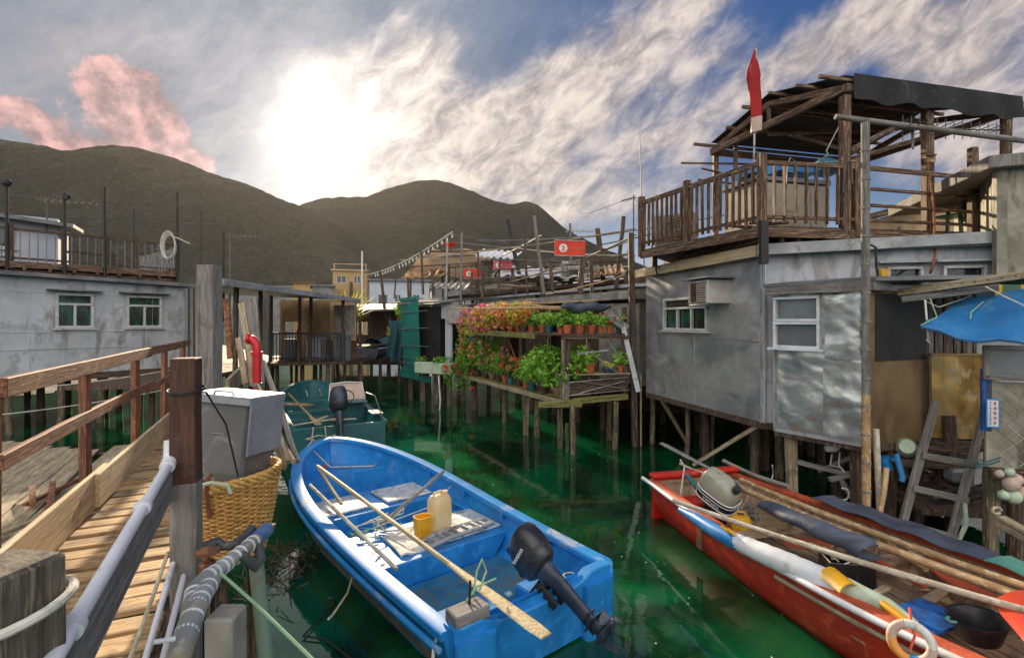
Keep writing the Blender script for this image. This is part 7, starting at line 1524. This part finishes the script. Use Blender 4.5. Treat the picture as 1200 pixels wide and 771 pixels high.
for k in range(7): b.box((-.33 + .11 * k, .03 * math.sin(k), .03 + .012 * math.sin(k * 1.7)), (.026, .18, .035))
b.tube([(-.42, -.08, .02), (-.2, -.10, .05), (.1, -.09, .04), (.44, -.07, .03)], .022, 7); b.tube([(-.4, .09, .02), (-.1, .10, .04), (.2, .09, .035), (.46, .08, .03)], .02, 7); b.build('strap', 'fascia', t, smooth=True)
b = MB(BT)
for _ in range(7): x, y = U(-.4, -.1), U(1.95, 2.4); b.tube([(x, y, .40), (x + U(-.2, .2), y + U(-.1, .1), .46), (x + U(-.3, .3), y + U(-.2, .2), .42), (x + U(-.2, .2), y + U(-.3, .1), .39), (x, y, .43)], .007, 5)
tag(b.build('rope_tangle', 'ropewhite', smooth=True), 'tangle of white rope around the oars amidships in the blue boat', 'rope')
b = MB(BT)
for _ in range(4): x, y = -.55, 1.95; b.tube([(x + U(-.1, .1), y, .42), (x + U(-.15, .15), y + U(-.2, .2), .5), (x + U(-.2, .1), y + U(-.1, .1), .52), (x + U(-.1, .1), y + U(-.1, .1), .42)], .008, 5)
tag(b.build('rope_knot', 'ropegreen', smooth=True), 'green knotted rope binding the two oars', 'rope')
b = MB(BT); b.tube([(-.2, 4.78, .86), (-.35, 4.55, .84), (-.1, 4.35, .53), (.2, 4.2, .52), (.42, 4.05, .52), (.5, 4.15, .52)], .010, 6); b.tube([(0, 4.8, .87), (-.15, 4.7, .93), (-.3, 4.8, .88), (-.1, 4.9, .80), (.1, 4.7, .9)], .010, 6)
tag(b.build('bow_rope', 'rope', smooth=True), 'brown rope coiled at the bow of the blue boat', 'rope')
b = MB(BT); b.lathe((-.18, 4.38, .52), [(.03, 0), (.035, .03), (.01, .05)], 8); tag(b.build('red_cork', 'redplastic', smooth=True), 'small red cork lying on the bow deck of the blue boat', 'cork')
b = MB(); b.tube([BT @ V((-.93, 2.0, .52)), P(420, 652, 4.9), P(407, 695, 4.5), P(390, 720, 4.15), P(385, 725, 4.05)], .009, 7); tag(b.build('side_rope', 'rope', smooth=True), 'rope hanging from the near side of the blue boat to the water', 'rope')
b = MB(); b.tube([P(528, 725, 3.75), P(515, 735, 3.6), P(508, 760, 3.45), P(506, 790, 3.3)], .011, 7); tag(b.build('stern_rope', 'ropewhite', smooth=True), 'white rope dangling from the stern block of the blue boat', 'rope')
b = MB(BT); b.tube([(-.52, .12, .62), (-.46, .16, .76), (-.40, .18, .82), (-.36, .18, .72), (-.45, .14, .62)], .008, 7); b.tube([(-.6, .1, .6), (-.5, .1, .68), (-.3, .14, .66)], .008, 7); tag(b.build('oar_lashing', 'ropegreen', smooth=True), 'looped green cord lashing the oar to the stern block', 'rope')
b = MB(); b.tube([P(385, 700, 3.9) * 1, G(395, 705, .02), G(355, 745, .02), G(380, 748, .02), G(412, 772, .02)], .008, 7); tag(b.build('floating_line', 'cable', smooth=True), 'dark line floating on the water left of the blue boat', 'rope')
b = MB(BT); b.tube([(.62 + math.cos(a) * .06, .28 + math.sin(a) * .05, .345) for a in [k * .6 for k in range(10)]], .008, 6); tag(b.build('rope_ring', 'ropewhite', smooth=True), 'small white rope ring on the stern locker of the blue boat', 'rope')
b = MB(); b.tube([bb(-.5, 2.1, .45), bb(.35, 2.35, .42), bb(.85, 2.6, .53)], .005, 5); tag(b.build('thin_line', 'ropewhite'), 'thin white line stretched across the middle of the blue boat', 'rope')

# ---------------------------------------------------------------- green boat
GT = frame(-3.35, 10.0, R(28)); GL = 5.2
def ghb(t): return (.90 + .06 * math.sin(min(1, t * 1.6) * 1.57)) * max(0.0, 1 - max(0, (t - .4) / .6) ** 3.0) ** .6
def gsh(t): return .58 + .34 * t ** 2.2
t = thing('motor_boat', 'dark teal green motor boat with faded windscreen moored behind the blue boat', 'boat', (-3.35, 10, 0), R(28))
hull(t, GT, GL, ghb, gsh, lambda s: -.1, th=.06, floor=.14, outer='greenpaint', inner='greenpaint', rim='greenpaint', rimw=.10)
for y0, y1, z in ((1.9, 2.3, .40), (2.9, 3.2, .42), (3.8, 4.3, .55)):
    b = MB(GT); w0, w1 = ghb(y0 / GL) - .06, ghb(y1 / GL) - .06; b.add([V((x * (1 if zz > .2 else .78), y, zz)) for zz in (.14, z) for x, y in ((-w0, y0), (w0, y0), (w1, y1), (-w1, y1))], [(3, 2, 1, 0), (4, 5, 6, 7), (0, 1, 5, 4), (1, 2, 6, 5), (2, 3, 7, 6), (3, 0, 4, 7)]); b.build('thwart', 'greenpaint', t, bev=.01)
b = MB(GT); b.box((0, .02, .28), (1.76, .07, .60)); b.build('transom', 'greenpaint', t, bev=.012)
b = MB(GT); b.box((.45, 1.75, .45), (.75, .08, .62)); b.box((.12, 1.45, .45), (.08, .6, .62)); b.box((.45, 1.62, .78), (.80, .40, .03)); b.build('console', 'greenpaint', t, bev=.012)
b = MB(GT); b.grid(lambda u, v: V((.45 + (u - .5) * .78 * (1 - .1 * v), 1.80 + .05 * math.cos((u - .5) * 2) + .12 * v, .80 + .36 * v)), 12, 4, .012); ws = b.build('windscreen', 'floatpink', t, smooth=True)
b = MB(GT); b.tube([(.05, 1.80, .80), (.09, 1.93, 1.17), (.45, 1.98, 1.19), (.81, 1.93, 1.17), (.85, 1.80, .80)], .014, 7); b.build('frame', 'paintwhite', ws, smooth=True)
b = MB(GT)
b.tube([(.38 + math.cos(a) * .15, 1.42 + math.sin(a) * .05, .93 + math.sin(a) * .13) for a in [k * math.pi / 8 for k in range(16)]], .012, 6, closed=True); b.tube([(.38, 1.42, .93), (.38, 1.60, .80)], .015, 6); b.build('steering_wheel', 'cable', t, smooth=True)
b = MB(GT); b.tube([(.86, 1.8, .62), (.86, 1.8, .95), (.88, .9, .98), (.86, .2, .62)], .014, 7); b.build('grab_rail', 'steel', t, smooth=True)
b = MB(GT); b.box((.80, .55, .68), (.24, .5, .04)); b.box((0, .5, .35), (1.6, .5, .02)); b.build('stern_deck', 'greenpaint', t, bev=.008)
outboard('dark outboard motor on the stern of the green boat', GT @ Matrix.Translation((-.02, -.02, .72)) @ Matrix.Rotation(R(-20), 4, 'X'), cowl='navymetal', sc=1.15)
oar('yellowish paddle lying across the thwarts of the green boat', P(338, 461, 13.3), P(374, 498, 11.0), 'bamboo', .022, (.7, .075, 'bamboo'))
b = MB(GT); b.tube([(-.85, .1, .64), (-.3, .02, .70), (.3, .0, .68)], .016, 6); b.tube([(-.5, .1, .68), (-.2, .2, .75), (.0, .05, .72), (-.35, -.05, .70)], .016, 6); b.tube([(-.5, -.03, .6), (-.55, -.06, .2), (-.5, -.1, -.1)], .014, 6); b.tube([(-.3, -.04, .6), (-.26, -.06, .3)], .014, 6); tag(b.build('rope', 'rope', smooth=True), 'ropes draped over the stern of the green boat', 'rope')
for i, x in enumerate((-.22, .12)): 
    b = MB(GT); b.tube([(x, 4.3, .62), (x + .04, 4.2, .78), (x + .08, 4.1, .62)], .015, 6); tag(b.build('bow_fitting', 'steel', smooth=True), ['left', 'right'][i] + ' metal loop on the fore deck of the green boat', 'fitting')
# covered skiff at the head of the creek
CT = frame(-6.3, 22.2, R(-20)); 
t = thing('covered_boat', 'dark skiff under a teal green cover at the head of the creek', 'boat', (-6.3, 22.2, 0), R(-20))
hull(t, CT, 3.4, lambda s: .62 * max(0, 1 - max(0, (s - .4) / .6) ** 3) ** .6, lambda s: 1.45 + .2 * s * s, lambda s: .95, th=.05, floor=1.0, outer='navymetal', inner='navymetal', rim='fascia')
b = MB(CT); b.grid(lambda u, v: V((.5 * math.sin((u - .5) * 3) , .5 + 1.8 * v, 1.62 + .22 * math.cos((u - .5) * 3) + .06 * math.sin(v * 9 + u * 5))), 14, 12, .01); b.build('cover', 'tealcloth', t, smooth=True)
t = thing('boat_cradle', 'dark timber cradle carrying the covered skiff', 'cradle', (-6.1, 22.8, 0))
for x, y in ((-6.7, 22.4), (-5.8, 22.5), (-5.9, 24.5), (-5.2, 24.2)): pile(t, x, y, 1.15, .08, mat='darkwood')
b = MB(); b.beam((-6.9, 22.4, 1.0), (-5.5, 22.6, 1.0), .1, .1); b.beam((-6.2, 24.5, 1.0), (-4.9, 24.3, 1.0), .1, .1); b.build('beam', 'darkwood', t)

# ---------------------------------------------------------------- red boat
RH = R(-165); RT_ = frame(2.46, 6.95, RH); RLn = 5.7
def rhb(t): return (.64 + .24 * math.sin(min(1, t * 1.9) * 1.57)) * max(0.0, 1 - max(0, (t - .5) / .5) ** 2.6) ** .75
def rsh(t): return .50 + .30 * t ** 2.2
t = thing('fishing_boat', 'long red wooden fishing boat loaded with poles, tarps and buckets', 'boat', (2.46, 6.95, 0), RH)
hull(t, RT_, RLn, rhb, rsh, lambda s: -.15 + .1 * s ** 3, th=.05, floor=.12, outer='redpaint', inner='boatwood', boot='hullbottom', bootz=.24, rim='orangewood', rimw=.085, rimh=.05)
def rp(x, y, z): return RT_ @ V((x, y, z))
b = MB(RT_); b.box((0, -.0, .27), (1.24, .06, .56)); b.build('transom', 'redpaint', t, bev=.01)
b = MB(RT_); b.box((0, .03, .57), (1.30, .14, .05)); b.build('transom_cap', 'redpaint', t, bev=.01)
b = MB(RT_); b.box((.30, .50, .36), (.52, .30, .05)); b.build('stern_seat', 'redpaint', t, bev=.01)
for y in (1.45, 2.3, 3.15, 4.0):
    b = MB(RT_); w_ = rhb(y / RLn) - .05; b.box((0, y, .33), (2 * w_, .16, .04)); b.build('thwart', 'boatwood', t, bev=.006)
for y in [.35 + .42 * k for k in range(11)]:
    for s_ in (-1, 1):
        w_ = rhb(y / RLn) - .055; b = MB(RT_); b.tube([(s_ * w_ * .75, y, .13), (s_ * w_ * .92, y, .24), (s_ * w_, y, .46)], .022, 6); b.build('rib', 'boatwood', t)
b = MB(RT_)
for k in range(8): b.box((-.55 + k * .16, 2.6, .14), (.14, 3.2, .03))
b.build('floor_board', 'boatwood', t, bev=.004)
b = MB(RT_); K_ = 12; vs = []
for k in range(K_ + 1): y = lerp(3.95, 5.6, k / K_); w_ = max(rhb(y / RLn) - .03, .015); vs += [V((-w_, y, rsh(y / RLn) - .02)), V((w_, y, rsh(y / RLn) - .02))]
b.add(vs + [V((vs[0].x * .85, 3.95, .2)), V((vs[1].x * .85, 3.95, .2))], [(2 * k, 2 * k + 1, 2 * k + 3, 2 * k + 2) for k in range(K_)] + [(1, 0, 2 * K_ + 2, 2 * K_ + 3)]); b.build('bow_deck', 'redplastic', t)
b = MB(RT_); pts = [(rhb(q / 30) + .055, RLn * q / 30 - (.12 if q == 0 else 0), rsh(q / 30) + .0) for q in range(0, 24)]; b.tube(pts, .026, 10); b.build('white_rail', 'whitepipe', t, smooth=True)
b = MB(RT_); pts = [(rhb(q / 30) + .03, RLn * q / 30, rsh(q / 30) - .10) for q in range(13, 27)]; b.tube(pts, .018, 8); b.build('rubbing_strake', 'palewood', t, smooth=True)
b = MB(RT_); b.box((rhb(.22) + .012, 1.28, .34), (.02, .09, .36)); b.build('patch_plate', 'rust', t)
# furniture of the red boat
mt = outboard('old grey outboard motor with striped cowl lying tilted in the red boat', Matrix.Translation(P(836, 590, 6.1)) @ Matrix.Rotation(R(-140), 4, 'Z') @ Matrix.Rotation(R(-24), 4, 'X') @ Matrix.Rotation(R(14), 4, 'Y') @ Matrix.Translation((0, 0, -.12)), cowl='cowlgrey', leg='cable', sc=1.02, txt='YAMAHA', stripe='graphic')
def gp_(px, py, z): return G(px, py, z)
oar('flat pale grey oar pointing back over the stern of the red boat', gp_(866, 567, .75), gp_(775, 519, .95), 'greypost', .02, (.9, .05, 'greypost'))
for lb, a, e, m_, r_ in (('long whitish pole lying along the near side of the red boat', gp_(789, 586, .60), gp_(1215, 719, .72), 'palebamboo', .024), ('upper one of the two long bamboo poles in the red boat', gp_(868, 562, .64), gp_(1215, 692, .72), 'bamboo', .028),
        ('lower, thicker one of the two long bamboo poles in the red boat', gp_(866, 571, .62), gp_(1215, 706, .70), 'bamboo', .033), ('third thin bamboo pole under the whitish pole in the red boat', gp_(950, 636, .50), gp_(1180, 707, .55), 'bamboo', .02),
        ('grey pole along the far gunwale near the stern of the red boat', gp_(848, 540, .60), gp_(925, 570, .60), 'greypost', .028), ('short pole stub lying near the black crate', gp_(1035, 628, .45), gp_(1085, 666, .45), 'bamboo', .025),
        ('thin stick projecting beside the grey outboard', gp_(797, 543, .62), gp_(840, 556, .62), 'palebamboo', .015)):
    b = MB(); a, e = V(a), V(e); b.tube([lerp(a, e, k / 12) + V((0, 0, -.03 * math.sin(k / 12 * 3.14))) for k in range(13)], [r_ * (1.0 + (.08 if k % 3 == 0 else 0)) for k in range(13)], 10); tag(b.build('pole', m_, smooth=True), lb, 'pole')
# rolled banner tube
t = thing('rolled_banner', 'long rolled blue and white vinyl banner along the near side of the red boat', 'roll', gp_(930, 660, .5))
def rt(px, py, z=.60): return gp_(px, py, z)
MB().tube([rt(797, 597), rt(815, 607), rt(838, 622), rt(862, 634), rt(895, 648)], [.03, .055, .07, .075, .08], 14).build('blue_end', 'navytarp' if 0 else 'bluepaint', t, smooth=True)
MB().tube([lerp(rt(862, 634), rt(985, 688), k / 22) + V((0, 0, .003 * math.sin(k * 2.1))) for k in range(23)], [.074 + .02 * math.sin(k / 22 * 2.2) + U(-.0012, .0012) for k in range(23)], 16).build('white_roll', 'paintwhite', t, smooth=True)
MB().tube([rt(992, 690), rt(1010, 699), rt(1040, 712), rt(1072, 732)], [.085, .08, .065, .035], 14).build('pale_end', 'floatgreen', t, smooth=True)
MB().tube([rt(1035, 708, .63), rt(1060, 726, .63), rt(1085, 744, .62)], [.03, .028, .012], 10).build('yellow_end', 'yellowplastic', t, smooth=True)
b = MB()
for px, py in ((848, 618), (856, 622)): c_ = rt(px, py, .68); b.tube([c_ + V((-.03, -.01, .02)), c_ + V((0, -.05, .0)), c_ + V((.035, -.08, -.03)), c_ + V((.03, -.10, -.06))], .016, 6)
b.build('yellow_mark', 'yellowplastic', t, smooth=True)
b = MB(); b.grid(lambda u, v: rt(lerp(968, 992, u), lerp(680, 700, u)) + V((.02, -.0, 0)) + V((math.cos(v * 2.2 + 3.6) * .095 * -1, math.cos(v * 2.2 + 3.6) * -.03, -math.sin(v * 2.2 + 3.6) * .098)), 6, 10, .01); tag(b.build('yellow_wrap', 'yellowplastic', smooth=True), 'yellow plastic scoop resting on the rolled banner', 'scoop')
# tarps
def strip(pa, pb, sag_=.02, pm=None, nx=26, ny=8, wob=.012, th=.008):
    def f(u, v):
        def on(pts, u):
            k = min(int(u * (len(pts) - 1)), len(pts) - 2); s_ = u * (len(pts) - 1) - k; return lerp(V(pts[k]), V(pts[k + 1]), s_)
        p = lerp(on(pa, u), on(pb, u), v) if not pm else (lerp(on(pa, u), on(pm, u), v * 1.6) if v < .625 else lerp(on(pm, u), on(pb, u), (v - .625) / .375)); p.z += wob * math.sin(u * 21 + v * 4) + sag_ * math.sin(v * 3.14); return p
    b = MB(); b.grid(f, nx, ny, th); return b
b = strip([rp(-.60, 1.35, .61), rp(-.64, 2.2, .62), rp(-.64, 3.0, .64)], [rp(-.97, 1.35, .34), rp(-1.0, 2.2, .34), rp(-1.0, 3.0, .36)], .0, [rp(-.92, 1.35, .60), rp(-.96, 2.2, .62), rp(-.96, 3.0, .63)]); tag(b.build('gunwale_tarp', 'navytarp', smooth=True), 'dark blue tarp folded over the far gunwale of the red boat', 'tarp')
b = strip([rp(-.64, 3.02, .65), rp(-.60, 3.8, .69), rp(-.42, 4.7, .79)], [rp(-1.0, 3.02, .36), rp(-.96, 3.8, .38), rp(-.76, 4.7, .45)], .0, [rp(-.96, 3.02, .64), rp(-.92, 3.8, .70), rp(-.70, 4.7, .80)]); tag(b.build('gunwale_tarp', 'greentarp', smooth=True), 'pale green tarp folded over the far gunwale of the red boat', 'tarp')
b = MB(); ax = [gp_(897, 592, .62), gp_(930, 606, .66), gp_(965, 622, .66), gp_(1000, 636, .62), gp_(1028, 648, .56)]
def rolled(u, v):
    k = min(int(u * 4), 3); c_ = lerp(ax[k], ax[k + 1], u * 4 - k); a = v * 5.2 + .3; r_ = (.07 + .05 * u) * (1 + .12 * math.sin(u * 17 + v * 6)); return c_ + V((math.cos(a) * r_ * 1.25, -math.sin(a) * r_ * .4, math.sin(a) * r_ * .75))
b.grid(rolled, 30, 16, .006); tag(b.build('rolled_tarp', 'navytarp', smooth=True), 'rolled charcoal tarp lying over the black crate in the red boat', 'tarp')
t = thing('crate', 'black plastic crate full of tangled line amidships in the red boat', 'crate', gp_(995, 680, .2)); cc = gp_(992, 684, .22); Tc = Matrix.Translation(cc) @ Matrix.Rotation(R(-10), 4, 'Z')
b = MB(Tc); 
for x, y, sx, sy in ((0, -.13, .36, .015), (0, .13, .36, .015), (-.18, 0, .015, .26), (.18, 0, .015, .26)): b.box((x, y, .12), (sx, sy, .24))
b.box((0, 0, .01), (.36, .26, .02)); b.build('body', 'blackplastic', t, bev=.005)
b = MB(Tc)
for k in range(6): b.box((-.14 + k * .056, -.139, .12), (.010, .006, .22))
b.build('rib', 'blackplastic', t)
b = MB(Tc)
for _ in range(14): x, y = U(-.13, .13), U(-.09, .09); b.tube([(x, y, .2), (x + U(-.08, .08), y + U(-.06, .06), .26), (x + U(-.1, .1), y + U(-.08, .08), .24), (x, y + .03, .21)], .005, 5)
tag(b.build('line_tangle', 'ropewhite', smooth=True), 'tangle of grey fishing line in the black crate', 'fishing line')
b = MB(RT_ @ Matrix.Translation((.18, 3.18, .40)) @ Matrix.Rotation(R(8), 4, 'Z')); b.box((0, 0, 0), (.46, .34, .03)); t = tag(b.build('blue_board', 'blueboard', bev=.006), 'worn bright blue painted board lying on the thwart of the red boat', 'board')
for lb, a, e, w_ in (('long orange board running beside the whitish pole in the red boat', gp_(1000, 642, .40), gp_(1085, 688, .40), .07), ('wide orange board slanting under the bamboo poles', gp_(1085, 655, .44), gp_(1155, 702, .44), .20), ('brown board at the left edge of the blue painted board', gp_(1003, 706, .38), gp_(1040, 688, .38), .06), ('grey board right of the blue painted board', gp_(1070, 714, .38), gp_(1108, 690, .38), .08)):
    b = MB(); b.beam(a, e, w_, .022, n=2); tag(b.build('board', 'orangewood' if 'orange' in lb else 'boatwood', bev=.004), lb, 'board')
b = MB(); b.loft([[gp_(945, 638, .34) + V((math.cos(a) * r_ * 1.9, math.sin(a) * r_, z)) for a in [k * math.pi / 10 for k in range(20)]] for r_, z in ((.12, 0), (.13, .012), (.125, .02))]); tag(b.build('paddle_board', 'orangewood', smooth=True), 'rounded reddish board lying near the grey outboard', 'board')
t = thing('yellow_box', 'small yellow plastic bailer on the floor of the red boat', 'bailer', gp_(868, 615, .3)); Ty = Matrix.Translation(gp_(868, 620, .32)) @ Matrix.Rotation(R(-20), 4, 'Z')
b = MB(Ty); b.loft([superring(z, 0, 0, rx, rx * .7, 4, 16) for z, rx in ((0, .10), (.10, .115), (.14, .09), (.15, .05))]); b.build('body', 'yellowplastic', t, smooth=True); b = MB(Ty); b.tube([(-.05, 0, .14), (-.04, 0, .19), (.04, 0, .19), (.05, 0, .14)], .012, 6); b.build('handle', 'yellowplastic', t, smooth=True)
b = MB(Matrix.Translation(gp_(912, 625, .25)) @ Matrix.Rotation(R(-35), 4, 'Z') @ Matrix.Rotation(R(15), 4, 'X')); b.box((0, 0, .14), (.30, .03, .28)); tag(b.build('plywood_sheet', 'palewood', bev=.004), 'pale plywood sheet standing before the rolled charcoal tarp', 'board')
t = thing('basin', 'round black rubber basin near the bow of the red boat', 'basin', gp_(1147, 745, .45)); Tb = Matrix.Translation(gp_(1147, 748, .40)) @ Matrix.Rotation(R(-6), 4, 'Y')
b = MB(Tb); b.lathe((0, 0, 0), [(.02, .012), (.11, .012), (.155, .14), (.165, .145), (.165, .152), (.172, .152), (.172, .138), (.118, 0), (.02, 0)], 28, cap=False); b.build('bowl', 'blackplastic', t, smooth=True)
for s_ in (-1, 1): b = MB(Tb); b.tube([(s_ * .165, -.03, .15), (s_ * .195, -.02, .15), (s_ * .195, .02, .15), (s_ * .165, .03, .15)], .009, 6); b.build('handle', 'greentarp', t, smooth=True)
b = MB(); q = [G(1162, 708, .66), G(1222, 698, .68), G(1245, 770, .68), G(1206, 758, .62)]; b.grid(lambda u, v: lerp(lerp(q[0], q[1], u), lerp(q[3], q[2], u), v) + V((0, 0, .05 * math.sin(u * 3.14) * (1 - v))), 14, 10, .02); tag(b.build('hatch_cover', 'redplastic', smooth=True), 'bright red curved cover on the bow of the red boat beside the basin', 'cover')
t = thing('lifebuoy', 'worn orange and grey lifebuoy hanging from the near side of the red boat', 'lifebuoy', gp_(1070, 758, .4)); lc = P(1068, 752, 3.08)
Tl = Matrix.Translation(lc) @ Matrix.Rotation(R(-40), 4, 'Z') @ Matrix.Rotation(R(78), 4, 'X')
for a0, a1, m_ in ((0, 1.9, 'foam'), (1.9, 3.1, 'floatpink'), (3.1, 4.6, 'orangebuoy'), (4.6, 5.2, 'bluetarp'), (5.2, 6.283, 'floatpink')):
    b = MB(Tl); b.tube([(math.cos(lerp(a0, a1, k / 10)) * .098, math.sin(lerp(a0, a1, k / 10)) * .098, 0) for k in range(11)], .027, 12); b.build('ring_segment', m_, t, smooth=True)
b = MB(); b.tube([P(1066, 712, 3.2), P(1068, 730, 3.1), P(1072, 745, 3.06), P(1066, 762, 3.04)], .007, 6); tag(b.build('cord', 'petalred', smooth=True), 'red cord tying the lifebuoy to the white rail', 'cord')
b = MB(); b.tube([P(797, 538, 6.6), P(802, 546, 6.55), P(800, 562, 6.5), P(796, 590, 6.4)], .010, 6); tag(b.build('rope', 'ropewhite', smooth=True), 'white rope hanging inside the stern of the red boat', 'rope')
b = MB()
for _ in range(9): c_ = gp_(U(845, 905), U(590, 630), .25); b.box(c_, (U(.05, .14), U(.04, .1), U(.04, .1)), U(0, 3))
tag(b.build('engine_clutter', 'greypost', bev=.008), 'heap of tools and dark clutter below the grey outboard', 'clutter')
b = MB(); b.tube([P(805, 556, 6.5), P(812, 565, 6.4), P(818, 574, 6.3), P(830, 580, 6.2)], .03, 9); tag(b.build('fuel_hose', 'potteal', smooth=True), 'thick teal hose beside the stern seat of the red boat', 'hose')
b = MB(); c_ = gp_(1075, 650, .40); 
for k in range(5): b.tube([c_ + V((math.cos(a) * (.07 - .008 * k), math.sin(a) * .05, .02 * k)) for a in [q * .6 for q in range(11)]], .014, 6)
tag(b.build('rope_coil', 'rope', smooth=True), 'brown coil of thick rope under the bamboo poles', 'rope')
# mooring line from a stake of the tin house
b = MB(); b.tube([G(905, 545, .9), P(906, 555, 7.0), P(902, 573, 6.9)], .007, 6); tag(b.build('mooring_line', 'ropewhite', smooth=True), 'thin white line from the pile down to the red boat', 'rope')
b = MB(); b.tube([P(514, 440, 15.2), P(516, 470, 15.2), P(513, 505, 15.1)], .025, 7); tag(b.build('drain_pipe', 'paintwhite', smooth=True), 'thin white drain pipe hanging below the teal sill', 'pipe')
